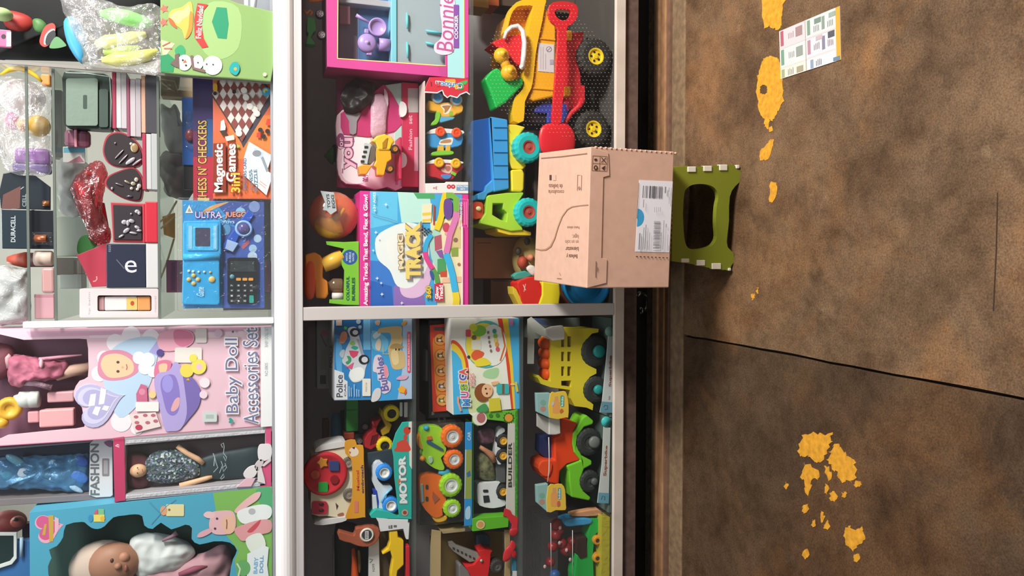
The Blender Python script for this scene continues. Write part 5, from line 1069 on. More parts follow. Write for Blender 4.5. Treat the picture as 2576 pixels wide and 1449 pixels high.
t = T('train_toy_box', 'narrow window box with three little bus shaped toys stacked on end', 'toy box', base(1181, 345, YE))
q = lambda *p: [(1060+a/4.83, 190+b/4.83) for a, b in p]
t.box('box_back', M('#5f5a56', 0.5), 1068, 202, 1181, 487, YE+0.08, 0.004)
t.box('box_side', M('#c9b8b4', 0.5), 1067, 203, 1070, 487, YE, 0.08)
t.prism('header', M('#cc3446', 0.4), q((35, 190), (60, 100), (100, 20), (590, 20), (590, 235), (545, 195), (470, 225), (440, 265), (350, 240), (310, 270), (270, 235), (255, 180), (190, 215), (40, 215)), YE, 0.003)
t.art([('l', '#ece6e6', q((40, 200), (190, 210), (255, 178), (275, 235), (315, 268), (350, 245), (435, 268), (470, 230), (545, 200), (590, 232)), 3), ('rr', '#e2a23c', 1119, 199, 1146, 210, 4), ('ps', '#4fa858', q((470, 80), (540, 60), (560, 75), (530, 110), (480, 100))), ('t', '#e9e6ee', 'Cartoon', q((515, 180), (170, 130), (170, 60), (515, 95)), 0.10), ('t', '#3f7fc0', 'Cartoon', q((510, 175), (175, 125), (178, 68), (510, 100)), 0.02), ('t', '#3a9a52', 'C', q((512, 178), (450, 172), (450, 105), (512, 100)), 0.04), ('t', '#e2b03a', 'a', q((440, 172), (400, 168), (400, 112), (440, 108)), 0.04), ('t', '#d0383c', 'n', q((225, 138), (180, 132), (182, 75), (225, 78)), 0.04), ('l', '#7a2a3c', q((115, 75), (120, 130)), 2)], YE)
t.prism('footer', M('#e2dede', 0.4), q((45, 1310), (285, 1305), (300, 1290), (590, 1295), (580, 1435), (50, 1430)), YE, 0.003)
t.art([('t', '#b8404c', '3+', q((192, 1385), (140, 1385), (140, 1348), (192, 1348)), 0.02), ('c', '#c8384c', *q((335, 1350))[0], 5.5), ('c', '#c8384c', *q((385, 1350))[0], 5.5), ('c', '#e9c0c6', *q((335, 1350))[0], 2), ('c', '#e9c0c6', *q((385, 1350))[0], 2), ('p', '#7a9ac4', q((425, 1330), (570, 1330), (570, 1395), (425, 1395))), ('t', '#dfe6f0', 'FRICTION', q((565, 1358), (430, 1358), (430, 1334), (565, 1334)), 0.03), ('t', '#dfe6f0', 'CAR', q((530, 1392), (470, 1392), (470, 1368), (530, 1368)), 0.03)], YE, name='footer_print')
YT = YE+0.025
for (cy, body, wh, acc, pts, bits) in ((0, '#e6a93a', '#3f9fdc', 'green_wing', ((85, 300), (200, 330), (480, 330), (500, 440), (420, 470), (385, 500), (225, 500), (190, 440), (90, 420)), ((200, 268, 62, '#c9c6c8'), (430, 290, 62, '#c9c6c8'))),
        (1, '#3f93d2', '#ee5a2e', 'yellow_step', ((85, 700), (230, 690), (380, 690), (500, 710), (490, 840), (400, 870), (350, 880), (180, 880), (100, 860), (80, 780)), ()),
        (2, '#c02a36', '#f2b02e', 'blue_step', ((70, 1070), (240, 1060), (480, 1070), (500, 1130), (440, 1180), (380, 1260), (240, 1260), (180, 1240), (90, 1220), (70, 1140)), ())):
    bd = t.prism('bus_body', M(body, 0.4), smooth_loop(q(*pts), 2), YT, 0.03, bevel=0.005)
    if cy == 0:
        for X, Yy in ((200, 265), (430, 290)): t.wheel(*q((X, Yy))[0], 15, YT-0.006, 0.02, M('#bdb8ba', 0.4), M(wh, 0.4), 11.5, tread=0, parent=bd)
        t.prism('bus_wing', M('#7cc03a', 0.4), smooth_loop(q((185, 440), (230, 450), (225, 520), (190, 590), (120, 600), (140, 560), (180, 520)), 2), YT-0.004, 0.02, parent=bd)
        t.prism('bus_step', M('#5aa4c8', 0.4), q((230, 495), (410, 505), (390, 530), (240, 570), (220, 560)), YT-0.002, 0.02, parent=bd)
        t.art([('ps', '#e6d8c8', q((235, 360), (365, 350), (360, 400), (330, 460), (270, 465), (270, 420))), ('ps', '#a8764c', q((252, 372), (350, 365), (340, 400), (310, 440), (280, 455), (282, 410))), ('r', '#8ab03a', *q((340, 435))[0], *q((380, 490))[0])], YT, name='bus_sticker', parent=bd)
    elif cy == 1:
        t.prism('bus_roof', M('#dcdcde', 0.4), smooth_loop(q((80, 680), (180, 640), (380, 650), (510, 670), (500, 715), (300, 700), (90, 710)), 2), YT-0.002, 0.03, parent=bd)
        for X, Yy in ((235, 678), (432, 692)): t.wheel(*q((X, Yy))[0], 12.5, YT-0.012, 0.02, M(wh, 0.4), M('#e24a22', 0.4), 8, tread=0, parent=bd)
        t.prism('bus_window', M('#e0a83c', 0.4), q((200, 850), (275, 850), (275, 915), (200, 915)), YT-0.002, 0.02, parent=bd); t.prism('bus_window', M('#e0a83c', 0.4), q((298, 850), (355, 850), (355, 915), (298, 915)), YT-0.002, 0.02, parent=bd)
        t.prism('bus_step', M('#7cc03a', 0.4), smooth_loop(q((140, 930), (280, 910), (385, 920), (385, 955), (280, 965), (130, 970)), 2), YT-0.004, 0.02, parent=bd)
        t.art([('ps', '#e6dcd6', q((215, 820), (250, 775), (375, 755), (375, 820), (345, 845), (225, 840))), ('ps', '#b8845c', q((238, 800), (330, 775), (362, 785), (350, 815), (240, 822)))], YT, name='bus_sticker', parent=bd)
    else:
        t.prism('bus_roof', M('#dcdcde', 0.4), smooth_loop(q((70, 1060), (150, 1020), (380, 1025), (510, 1050), (480, 1075), (300, 1065), (90, 1075)), 2), YT-0.002, 0.03, parent=bd)
        for X, Yy in ((220, 1055), (423, 1065)): t.wheel(*q((X, Yy))[0], 12.5, YT-0.012, 0.02, M(wh, 0.4), M('#f0a826', 0.4), 8, tread=0, parent=bd)
        t.prism('bus_step', M('#4a84c4', 0.4), smooth_loop(q((240, 1205), (365, 1205), (340, 1255), (270, 1255)), 2), YT-0.003, 0.02, parent=bd)
        t.prism('bus_lever', M('#7cc03a', 0.4), q((375, 1160), (430, 1190), (415, 1225), (362, 1195)), YT-0.006, 0.02, parent=bd)
        t.art([('ps', '#d8b0a8', q((240, 1140), (280, 1120), (290, 1085), (355, 1090), (375, 1140), (340, 1190), (260, 1170))), ('ps', '#b06a5c', q((290, 1130), (310, 1100), (350, 1105), (355, 1140), (320, 1165)))], YT, name='bus_sticker', parent=bd)
t.pane('window_film', WINFILM, [(1070, 234), (1181, 234), (1181, 458), (1070, 458)], YE+0.001)

t = T('surprise_ball', 'orange and clear surprise ball with a gold toy inside', 'toy ball', base(905, 540, YE+0.06))
YS = 2.515
t.ell('back_shell', M('#d8692e', 0.3), 838, 542, 61, 60, YS+0.03, 0.05)
t.puff('gold_toy', M('#b88a24', 0.4, bump=0.6, scale=40), [(790, 556), (806, 545), (822, 548), (845, 540), (862, 570), (862, 592), (830, 600), (806, 592), (792, 575)], YS-0.02, 0.016)
t.tube('gold_arm', M('#d2a22c', 0.4), [(840, 552), (856, 540), (866, 525)], YS-0.03, [5, 5, 4])
t.ell('clear_front', film('ball_shell', '#fbe9dc', 0.90, 0.06, 0, gloss=0.05), 838, 542, 62, 61, YS-0.0, 0.052)
t.art([('p', '#b9c0c8', [(806, 480), (840, 484), (847, 530), (832, 540), (822, 530), (812, 528), (818, 510)]), ('t', '#4a5058', 'TOYS', [(824, 524), (820, 488), (828, 488), (832, 524)], 0.04), ('t', '#4a5058', 'EGG', [(836, 524), (832, 490), (840, 490), (844, 524)], 0.04)], YS-0.056, name='foil_label')
t.box('stand', M('#3a3036', 0.7), 862, 500, 905, 590, YS+0.06, 0.03)
t = T('bubble_toy_pack', 'lime green pack with an orange bubble gun', 'toy pack', base(905, 690, YE+0.02))
YO = 2.475
cp = smooth_loop([(866, 610), (903, 608), (904, 768), (866, 766), (866, 680), (860, 668), (858, 640), (866, 628)], 3)
t.prism('card', M('#7cc23a', 0.4), [(820, 607), (866, 609), (903, 607), (904, 768), (866, 767), (828, 763), (829, 753), (864, 754), (866, 680), (860, 668), (858, 640), (866, 626), (822, 616)], YO, 0.004)
t.art([('c', '#2f5a9c', 880, 647, 19, 19), ('t', '#c9d6e6', 'WITH', (870, 637, 875, 657), 0.02), ('t', '#c9d6e6', 'BUBBLE', (878, 634, 883, 660), 0.02), ('t', '#c9d6e6', 'WATER', (886, 636, 891, 658), 0.02), ('t', '#1f5a58', 'COLORFUL', (871, 695, 879, 756), 0.03), ('t', '#1f5a58', 'BUBBLES', (885, 698, 893, 756), 0.03)], YO)
t.prism('bubble_gun', M('#fa7a24', 0.4, gain=1.5), [(768, 640), (792, 634), (806, 642), (814, 655), (812, 700), (824, 706), (826, 740), (820, 752), (795, 750), (792, 706), (770, 700)], YO+0.004, 0.05, bevel=0.006)
t.puff('red_grip', M('#d0502c', 0.4, gain=1.3), [(766, 650), (790, 645), (796, 700), (790, 748), (766, 744)], YO+0.02, 0.02)
t.tube('bubble_tube', M('#e0a840', 0.3, gain=1.3), [(812, 668), (840, 656), (862, 644)], YO+0.02, [18, 20, 18])
t.lathe('bottle', film('amber_bottle', '#e6c09a', 0.8, 0.06, gloss=0.05), 862, 718, YO+0.03, [(16, 0), (18, 4), (18, 24), (10, 34), (9, 40), (0, 41)], 'Z', 18)
t.lathe('bottle_cap', M('#dcd6d2', 0.4), 862, 745, YO+0.02, [(9, 0), (9, 26), (0, 27)], 'Z', 16)
t.box('stand', M('#3a3036', 0.7), 830, 610, 905, 764, YO+0.06, 0.01)

t = T('track_set_box', 'blue and pink glow race track box with a looping coloured track', 'toy box', base(1181, 625, YE))
t.prism('box', M('#d83a94', 0.35), [(906, 480), (1181, 489), (1181, 770), (906, 770)], YE, 0.16, bevel=0.001)
q = lambda *p: [(750+a/4.262, 470+b/4.262) for a, b in p]
ops = [('p', '#4aa6dc', [(931, 481), (1162, 489), (1162, 769), (931, 769)]), ('p', '#63bde6', [(931, 481), (1000, 483), (1000, 560), (931, 575)]), ('p', '#b9e0d8', [(1000, 483), (1080, 486), (1090, 560), (1010, 560)]), ('p', '#4fa46c', [(1040, 485), (1092, 487), (1094, 500), (1050, 500)]), ('p', '#3f78c8', [(931, 655), (990, 660), (1000, 769), (931, 769)]), ('p', '#2f62b4', [(931, 705), (985, 720), (990, 769), (931, 769)]), ('p', '#8a6ab4', [(990, 720), (1060, 700), (1070, 769), (990, 769)]), ('ps', '#d9b4d6', [(1010, 700), (1060, 660), (1085, 690), (1070, 735), (1040, 750), (1010, 740)]), ('ps', '#e2e6f0', [(945, 600), (975, 575), (1020, 560), (1060, 570), (1078, 610), (1075, 670), (1040, 720), (1000, 720), (980, 680), (950, 650)]), ('ps', '#eef2f6', [(970, 610), (1000, 590), (1050, 590), (1068, 630), (1055, 680), (1015, 690), (985, 660)]),
       ('p', '#e9dcb8', [(1082, 560), (1162, 540), (1162, 769), (1100, 769), (1090, 690)]), ('p', '#a9d0c6', [(1075, 585), (1105, 570), (1112, 620), (1105, 690), (1085, 650)]), ('p', '#b05a6a', [(1092, 595), (1110, 590), (1112, 625), (1094, 632)]), ('p', '#8a5a9c', [(1096, 632), (1112, 628), (1118, 650), (1106, 648)]), ('p', '#4f9a62', [(1100, 652), (1120, 648), (1124, 690), (1100, 690)]), ('p', '#c8503c', [(1106, 684), (1124, 680), (1124, 697), (1108, 697)]), ('p', '#d9c08c', [(1130, 580), (1158, 570), (1158, 625), (1130, 620)]), ('c', '#8a6a5a', 1146, 604, 6), ('p', '#8aa04a', [(1134, 624), (1152, 622), (1152, 645), (1136, 645)]), ('p', '#e6a0a0', [(1120, 560), (1132, 570), (1128, 595), (1118, 590)]), ('c', '#c24a5c', 1122, 572, 9, 12), ('p', '#e6b89c', [(1112, 700), (1160, 695), (1160, 710), (1112, 712)]), ('c', '#b86a5c', 1154, 665, 4), ('p', '#e8ddc0', [(1062, 515), (1086, 512), (1084, 560), (1060, 560)]), ('p', '#f0c24a', [(1062, 536), (1084, 534), (1084, 541), (1062, 543)]), ('p', '#f0c24a', [(1062, 552), (1084, 550), (1084, 556), (1062, 558)]), ('l', '#b8402c', [(1092, 516), (1091, 566)], 4)]
for i in range(5):
    for j in range(5):
        if (i+j) % 2: ops.append(('p', '#3a3c44', [(1060+i*5, 572+j*4+i), (1065+i*5, 572+j*4+i), (1065+i*5, 576+j*4+i), (1060+i*5, 576+j*4+i)]))
def tk(c, pts, w=13): return ('l', c, pts, w)
ops += [tk('#3aa8dc', [(1084, 590), (1074, 606), (1069, 622), (1068, 634)], 12), tk('#d8488c', [(1068, 634), (1071, 648), (1078, 662), (1088, 676)], 12), tk('#5a9a52', [(1089, 678), (1096, 692), (1100, 712)], 12), ('ps', '#3a5a94', [(1080, 682), (1088, 684), (1092, 698), (1084, 700)]),
        tk('#e8c832', [(1120, 486), (1114, 510), (1110, 540), (1104, 562), (1097, 578)], 15), tk('#78b04c', [(1121, 492), (1136, 492), (1146, 500), (1147, 533)], 15), ('ps', '#6a4a94', [(1116, 506), (1128, 500), (1136, 510), (1136, 540), (1126, 552), (1116, 540)]), tk('#d87ab4', [(1147, 533), (1144, 552), (1137, 572), (1130, 592), (1126, 615), (1121, 637)], 15), tk('#3fb0e4', [(1121, 638), (1130, 665), (1137, 692), (1144, 734)], 16), tk('#e6cc38', [(1144, 735), (1147, 752), (1146, 767)], 17)]
for x, y, r in ((945, 585, 3), (952, 600, 2.5), (948, 700, 3), (958, 712, 2.5), (1010, 762, 3), (942, 530, 2.5), (960, 740, 3), (970, 515, 3), (938, 630, 2.5)): ops.append(('s', '#dff0fa', x, y, r*1.6, 4, 0.35))
ops += [('l', '#5a8fb0', [(934, 538), (955, 545), (975, 550), (998, 558)], 1.5),
        ('t', '#8a6a3c', 'MAGIC', [(1001, 680), (998, 588), (1014, 588), (1016, 678)], 0.12), ('t', '#e6d6b4', 'MAGIC', [(1002, 678), (999, 590), (1013, 590), (1015, 676)], 0.05), ('t', '#8a7a78', 'TRACK', [(1020, 704), (1018, 556), (1060, 556), (1062, 704)], 0.12), ('t', '#e9cd72', 'TRACK', [(1019, 702), (1017, 559), (1056, 559), (1058, 702)], 0.06),
        ('t', '#8a6a1c', '360', (1069, 718, 1084, 751), 0.08), ('t', '#eac23a', '360', (1070, 719, 1083, 750), 0.03), ('p', '#c82f50', [(1091, 714), (1113, 712), (1115, 756), (1092, 757)]), ('t', '#f4e6e8', 'Glow', (1093, 720, 1102, 752), 0.05), ('t', '#f4e6e8', 'Track!', (1103, 717, 1113, 754), 0.05),
        ('l', '#f2ece6', [(1161, 570), (1161, 769)], 3), ('l', '#e58ab8', [(1154, 501), (1176, 502), (1175, 572), (1152, 571), (1154, 501)], 1.5), ('t', '#f2d0e0', 'WARNING:', (1155, 508, 1161, 555), 0.04), ('p', '#f2d0e0', [(1156, 566), (1161, 562), (1161, 570)]), ('r', '#e88cba', 1165, 508, 1167, 566), ('r', '#e88cba', 1170, 508, 1172, 566),
        ('t', '#f6e8f0', 'Amazing Tracks That Bend, Flex & Glow!', [(913, 768), (913, 490), (927, 490), (927, 768)], 0.03), ('t', '#d8ecf8', '3+ AGES', (937, 484, 944, 526), 0.02)]
t.art(ops, YE, label='printed sky, castle glow and looping race track')

# --- floor of the counter, right bay
FLOORZ = ZBOT+0.0004
GAIN = 1.1
q = lambda *p: [(1170+a/3.715, b/3.715) for a, b in p]
YV = 2.47
t = T('dump_truck', 'big yellow toy dump truck with black wheels and yellow hubs', 'toy truck', base(1545, 190, YV))
YELM = M('#f0b41e', 0.35)
t.prism('tipper_rim', YELM, smooth_loop(q((375, 290), (400, 190), (425, 100), (460, 40), (510, 8), (640, -25), (755, -15), (745, 60), (722, 200), (694, 330), (662, 500), (642, 700), (618, 830), (560, 950), (548, 1130), (455, 1130), (450, 990), (470, 905), (540, 832), (552, 700), (562, 500), (584, 330), (622, 120), (632, 55), (560, 52), (490, 62), (440, 120), (415, 200), (395, 290)), 2), YV+0.02, 0.05, bevel=0.008)
t.prism('tipper_tray', M('#d88a1e', 0.5), q((430, 110), (490, 62), (630, 56), (584, 330), (560, 500), (520, 800), (440, 900), (400, 700), (370, 500), (380, 300)), YV+0.07, 0.16, bevel=0.004)
t.prism('tipper_side', M('#e8a51e', 0.4), q((745, 70), (790, 110), (850, 230), (850, 900), (640, 945), (600, 925), (625, 830), (650, 690), (668, 500), (700, 330)), YV+0.03, 0.20, bevel=0.006)
t.box('side_rib', M('#dc9a1c', 0.4), 1340, 222, 1398, 226, YV+0.026, 0.01)
t.box('side_rib', M('#dc9a1c', 0.4), 1352, 96, 1398, 100, YV+0.026, 0.01)
sk = t.box('sticker', M('#cfcad0', 0.4), 1354, 110, 1394, 181, YV+0.028, 0.003, bevel=0.0005)
t.art([('c', '#6a686c', 1381, 124, 7), ('c', '#cfcad0', 1381, 124, 5.6), ('l', '#6a686c', [(1377, 128), (1385, 120)], 1.5), ('l', '#b0acb2', [(1360, 118), (1360, 174)], 1), ('l', '#b0acb2', [(1366, 118), (1366, 174)], 1), ('l', '#b0acb2', [(1372, 135), (1372, 174)], 1), ('r', '#a8a4b2', 1383, 150, 1392, 162)], YV+0.028, parent=sk)
t.prism('cab', M('#3c449c', 0.4), q((660, 1010), (720, 970), (990, 965), (985, 1000), (930, 1150), (770, 1150), (770, 1060), (650, 1050)), YV+0.05, 0.16, bevel=0.004)
t.prism('cab_window', M('#2a2430', 0.3), q((600, 990), (650, 1050), (760, 1062), (760, 1160), (590, 1150), (560, 1080)), YV+0.06, 0.14)
t.prism('chassis', M('#c42430', 0.4), q((940, 380), (1005, 370), (1005, 300), (1110, 295), (1110, 350), (1062, 470), (1058, 600), (1082, 700), (1085, 795), (1122, 797), (1122, 940), (1050, 1020), (985, 1020), (970, 900), (985, 600), (960, 500)), YV+0.02, 0.18, bevel=0.004)
t.box('axle_mount', M('#e8a01c', 0.4), 1428, 76, 1440, 100, YV+0.01, 0.05, bevel=0.003)
t.box('axle_mount', M('#e8a01c', 0.4), 1424, 216, 1436, 240, YV+0.01, 0.05, bevel=0.003)
BLK = M('#2b2826', 0.6)
for cx, cy, hx, hy in ((1500, 141, 1510, 144), (1494, 324, 1499, 328)):
    t.wheel(cx, cy, 49, YV-0.01, 0.07, BLK, M('#eec21e', 0.4), 20.5, tread=0.06, seg=40, spokes=5)
    t.wheel(cx-10, cy, 48, YV+0.20, 0.05, BLK, M('#eec21e', 0.4), 20)
t.tube('fender', M('#c42430', 0.4), q((1100, 930), (1060, 1000), (990, 1060), (945, 1130), (930, 1180)), YV, [9, 7, 6, 6, 6])
t.box('axle', M('#2a2624', 0.6), 1485, 140, 1496, 325, YV+0.08, 0.03)
t = T('toy_shovel', 'red plastic toy shovel standing in front of the dump truck', 'toy shovel', base(1545, 345, YV-0.035))
RED = M('#d0202e', 0.35)
sh = [P(x, y, YV-0.03) for x, y in smooth_loop(q((800, 40), (860, 15), (960, 15), (1040, 45), (1055, 110), (1040, 180), (990, 235), (955, 260), (948, 500), (930, 800), (908, 1000), (898, 1150), (822, 1150), (825, 1000), (840, 800), (862, 500), (870, 270), (820, 210), (780, 130)), 2)]
hl = [P(x, y, YV-0.03) for x, y in smooth_loop(q((845, 95), (905, 82), (980, 92), (990, 130), (960, 175), (915, 190), (870, 170), (842, 130)), 2)]
t.add('handle', g_prism([sh, hl], Vector((0, 0.016, 0))), RED, bevel=0.005)
t.puff('blade', RED, q((730, 1170), (800, 1150), (880, 1148), (960, 1165), (1010, 1220), (1030, 1320), (1000, 1440), (860, 1490), (730, 1440), (690, 1330), (695, 1230)), YV-0.022, 0.012)
t = T('toy_bucket', 'red toy sand bucket with a white handle tipped on the dump truck', 'toy bucket', base(1320, 125, YV+0.05))
t.prism('bucket', M('#d42a32', 0.35), smooth_loop(q((248, 400), (380, 350), (515, 322), (565, 410), (560, 560), (520, 620), (440, 560), (360, 470)), 2), YV+0.012, 0.09, bevel=0.006)
t.tube('bail', M('#e6dadb', 0.35), q((365, 360), (385, 300), (430, 255), (490, 240), (540, 290), (555, 400), (548, 520), (535, 630)), YV+0.0, [4, 5, 5.5, 6, 6.5, 7, 7, 7])
t.lathe('pivot', M('#e6dadb', 0.35), *q((535, 622))[0], YV-0.008, [(0, -1), (3, -1), (3, 1), (7, 1), (7, 6)], 'Y', 16)
t = T('toy_mould', 'yellow toy scoop lying between the red and green buckets', 'toy scoop', base(1290, 160, YV))
for X, Yy, r in ((340, 520, 20), (410, 680, 21)):
    t.ell('cup', M('#dcA01c'.lower(), 0.4), *q((X, Yy))[0], r, r, YV+0.0, 0.022)
    t.lathe('knob', M('#e6ac24', 0.4), *q((X+22, Yy-28))[0], YV-0.026, [(0, -1), (4, -1), (5, 2), (9, 2), (10, 7)], 'Y', 16)
t.tube('bridge', M('#dca01c', 0.4), q((340, 520), (410, 680)), YV+0.004, 13)
t = T('green_mould', 'bright green toy bucket hanging beside the dump truck', 'toy bucket', base(1316, 220, YV))
t.prism('bucket', M('#1fae4e', 0.35), q((185, 735), (250, 660), (300, 630), (330, 650), (345, 700), (380, 750), (470, 745), (540, 720), (545, 790), (500, 840), (380, 960), (290, 1015), (255, 900)), YV+0.01, 0.07, bevel=0.006)
# the truck set is sold in a fine plastic net
def net(t, loop, Y, nx, ny, col, bulge=0.02):
    c = (sum(p[0] for p in loop)/len(loop), sum(p[1] for p in loop)/len(loop)); V, Fs = [], []
    x0, x1 = min(p[0] for p in loop), max(p[0] for p in loop); y0, y1 = min(p[1] for p in loop), max(p[1] for p in loop)
    def inside(x, y):
        r = False; j = len(loop)-1
        for i in range(len(loop)):
            if (loop[i][1] > y) != (loop[j][1] > y) and x < (loop[j][0]-loop[i][0])*(y-loop[i][1])/(loop[j][1]-loop[i][1])+loop[i][0]: r = not r
            j = i
        return r
    for i in range(nx):
        for k in range(ny):
            x = x0+(x1-x0)*(i+0.5*(k % 2))/nx; y = y0+(y1-y0)*k/ny
            if not inside(x, y): continue
            p = P(x, y, Y); m = 0.0009
            o = len(V); V += [p+Vector((-m*0.6, 0, -m*2.2)), p+Vector((m*0.6, 0, -m*2.2)), p+Vector((m*1.4, -m, m*2.2)), p+Vector((m*0.2, -m, m*2.2))]; Fs.append((o, o+1, o+2, o+3))
    o = t.add('net_knots', (V, Fs), col); o['kind'] = 'stuff'; return o
tn = [x for x in ALL if x.o.name == 'dump_truck'][0]
net(tn, [(1230, 110), (1290, 10), (1440, 5), (1470, 60), (1500, 90), (1545, 130), (1545, 380), (1300, 310), (1235, 260)], YV-0.05, 34, 40, M('#d9cfc4', 0.4))

q = lambda *p: [(1170+a/4.14, 270+b/4.14) for a, b in p]
YW = 2.475
t = T('tipper_truck', 'blue, yellow and green toy tipper truck with teal wheels behind the cardboard box', 'toy truck', base(1540, 440, YW))
t.prism('bed_inside', M('#2458a8', 0.4), q((70, 140), (240, 110), (300, 110), (300, 760), (220, 840), (205, 880), (75, 870)), YW+0.03, 0.16, bevel=0.003)
t.prism('bed_side', M('#3a92d2', 0.4), q((262, 95), (300, 100), (440, 125), (455, 850), (300, 880), (290, 760)), YW+0.01, 0.03, bevel=0.004)
for yy in (205, 335, 465, 600, 740): t.prism('bed_rib', M('#3288c8', 0.4), q((300, yy-6), (446, yy-4), (447, yy+5), (300, yy+4)), YW+0.006, 0.006, bevel=0.001)
t.prism('tailgate', M('#3f96d6', 0.4), q((130, 900), (205, 870), (215, 820), (290, 750), (300, 870), (235, 900), (205, 965), (135, 960)), YW+0.015, 0.10, bevel=0.003)
t.prism('chassis', M('#ecd23a', 0.4), q((445, 175), (540, 180), (630, 205), (560, 300), (550, 450), (640, 610), (600, 650), (490, 640), (455, 560)), YW+0.02, 0.14, bevel=0.004)
t.prism('fuel_tank', M('#ecd23a', 0.4), q((482, 650), (600, 645), (618, 690), (612, 860), (590, 880), (490, 875)), YW+0.01, 0.12, bevel=0.005)
wn = q((290, 1000), (400, 1000), (400, 1060), (440, 1100), (430, 1190), (370, 1170), (285, 1120))
t.prism('cab', M('#a2cc3a', 0.4), q((230, 930), (250, 915), (440, 890), (605, 885), (612, 900), (545, 1000), (540, 1120), (590, 1230), (600, 1280), (480, 1290), (330, 1250), (165, 1210), (165, 1180), (215, 1100)), YW+0.005, 0.17, bevel=0.004, holes=[wn])
t.prism('cab_interior', M('#8a5a1c', 0.5), q((280, 990), (445, 990), (445, 1195), (280, 1195)), YW+0.10, 0.05)
t.prism('beacon', M('#c8462c', 0.4), smooth_loop(q((75, 1000), (150, 985), (190, 1010), (190, 1130), (150, 1160), (75, 1150)), 2), YW+0.02, 0.06, bevel=0.003)
t.ell('beacon_light', M('#e6d8a8', 0.4), *q((140, 1055))[0], 7, 6, YW+0.016, 0.006)
t.prism('bumper', M('#e0c02c', 0.4), q((330, 1255), (480, 1290), (600, 1270), (690, 1300), (690, 1335), (460, 1330), (350, 1300)), YW+0.012, 0.15, bevel=0.003)
for X, Yy, r in ((668, 412, 39), (668, 1090, 37)):
    t.wheel(*q((X, Yy))[0], r, YW-0.02, 0.06, M('#1fb0b0', 0.4), M('#a84a42', 0.5), 16, tread=0.04)
    t.wheel(*q((X-30, Yy))[0], r*0.95, YW+0.15, 0.05, M('#1fb0b0', 0.4), M('#a84a42', 0.5), 16, tread=0.04)
t.box('display_stand', M('#4a3c38', 0.7), 1345, 395, 1540, 600, YW+0.06, 0.10)
t = T('clown_doll', 'yellow faced rag doll with red hair sitting behind the cardboard box', 'doll', base(1545, 650, 2.58))
t.ell('head', M('#b8a064', 0.7), 1330, 650, 42, 62, 2.60, 0.06)
t.ell('eye', M('#3a3630', 0.5), 1326, 607, 8, 10, 2.542, 0.01)
t.ell('eye', M('#3f3a36', 0.5), 1304, 632, 8, 10, 2.542, 0.01)
t.ell('cheek', M('#a8402c', 0.6), 1314, 660, 13, 16, 2.546, 0.02)
t.ell('nose', M('#c87a5c', 0.6), 1334, 648, 9, 9, 2.535, 0.02)
t.puff('collar', M('#e0d0cc', 0.7, bump=0.8, scale=50), [(1322, 672), (1342, 668), (1352, 690), (1338, 694)], 2.54, 0.01)
t.prism('scarf', M('#3f9a8e', 0.6), [(1300, 686), (1322, 681), (1344, 692), (1318, 702), (1296, 704), (1290, 694)], 2.535, 0.03, bevel=0.004)
t.box('body', M('#7a3a34', 0.7), 1370, 600, 1545, 690, 2.60, 0.06)
t = T('rocking_toy', 'red and yellow rocking toy lying at the mullion behind the box', 'toy', base(1545, 730, 2.50))
t.prism('red_panel', M('#d42a22', 0.4), smooth_loop([(1302, 712), (1320, 702), (1346, 696), (1362, 718), (1362, 742), (1352, 768), (1318, 768), (1308, 740)], 2), 2.50, 0.08, bevel=0.005)
t.prism('yellow_panel', M('#f0d02a', 0.4), [(1364, 708), (1408, 714), (1410, 740), (1406, 770), (1354, 770), (1364, 742)], 2.495, 0.09, bevel=0.006)
t.prism('yellow_edge', M('#d8b83a', 0.4), [(1290, 720), (1300, 728), (1320, 770), (1308, 772), (1292, 740)], 2.505, 0.06, bevel=0.003)
t.art([('l', '#e6c8c0', [(1316, 716), (1322, 730)], 2), ('l', '#e6c8c0', [(1322, 714), (1318, 734)], 1.5)], 2.50, name='script_print')
t.box('base', M('#5a2a24', 0.6), 1405, 700, 1545, 770, 2.58, 0.03)
t = T('blue_bowl', 'bright blue plastic bowl on its side at the foot of the mullion', 'bowl', base(1545, 750, 2.50))
t.lathe('bowl', M('#1f8fd2', 0.35), 1478, 712, 2.49, [(34, 6), (44, 14), (58, 2), (62, -2), (65, 0), (60, 30), (40, 60), (0, 64)], 'Y', 32)
t = T('brown_carton', 'reddish brown carton dim at the back below the track set box', 'carton', base(1545, 650, 2.60), 'dim brown cartons behind the stool box')
t.box('carton', M('#9a6a4c', 0.7, gain=1.7), 1192, 600, 1545, 700, 2.70, 0.1)
t.art([('r', '#7a5040', 1200, 610, 1236, 612)], 2.70)
t = T('brown_carton', 'darker brown carton dim beside the mullion below the track set box', 'carton', base(1545, 730, 2.60), 'dim brown cartons behind the stool box')
t.box('carton', M('#6e4e3e', 0.7, gain=1.5), 1235, 704, 1545, 764, 2.70, 0.1)
t.art([('r', '#5a3c30', 1240, 706, 1280, 708)], 2.70)
t = T('tan_carton', 'tan and orange carton behind the dump truck at the top of the bay', 'carton', base(1300, 20, 2.80))
t.box('carton', M('#b08a4c', 0.7, gain=1.2), 1186, -60, 1230, 18, 2.78, 0.1)
t.box('orange_band', M('#b8582c', 0.6, gain=1.2), 1230, -60, 1256, 14, 2.78, 0.1)
t.box('stand', M('#5a463c', 0.7, gain=1.2), 1256, -60, 1545, 30, 2.80, 0.1)

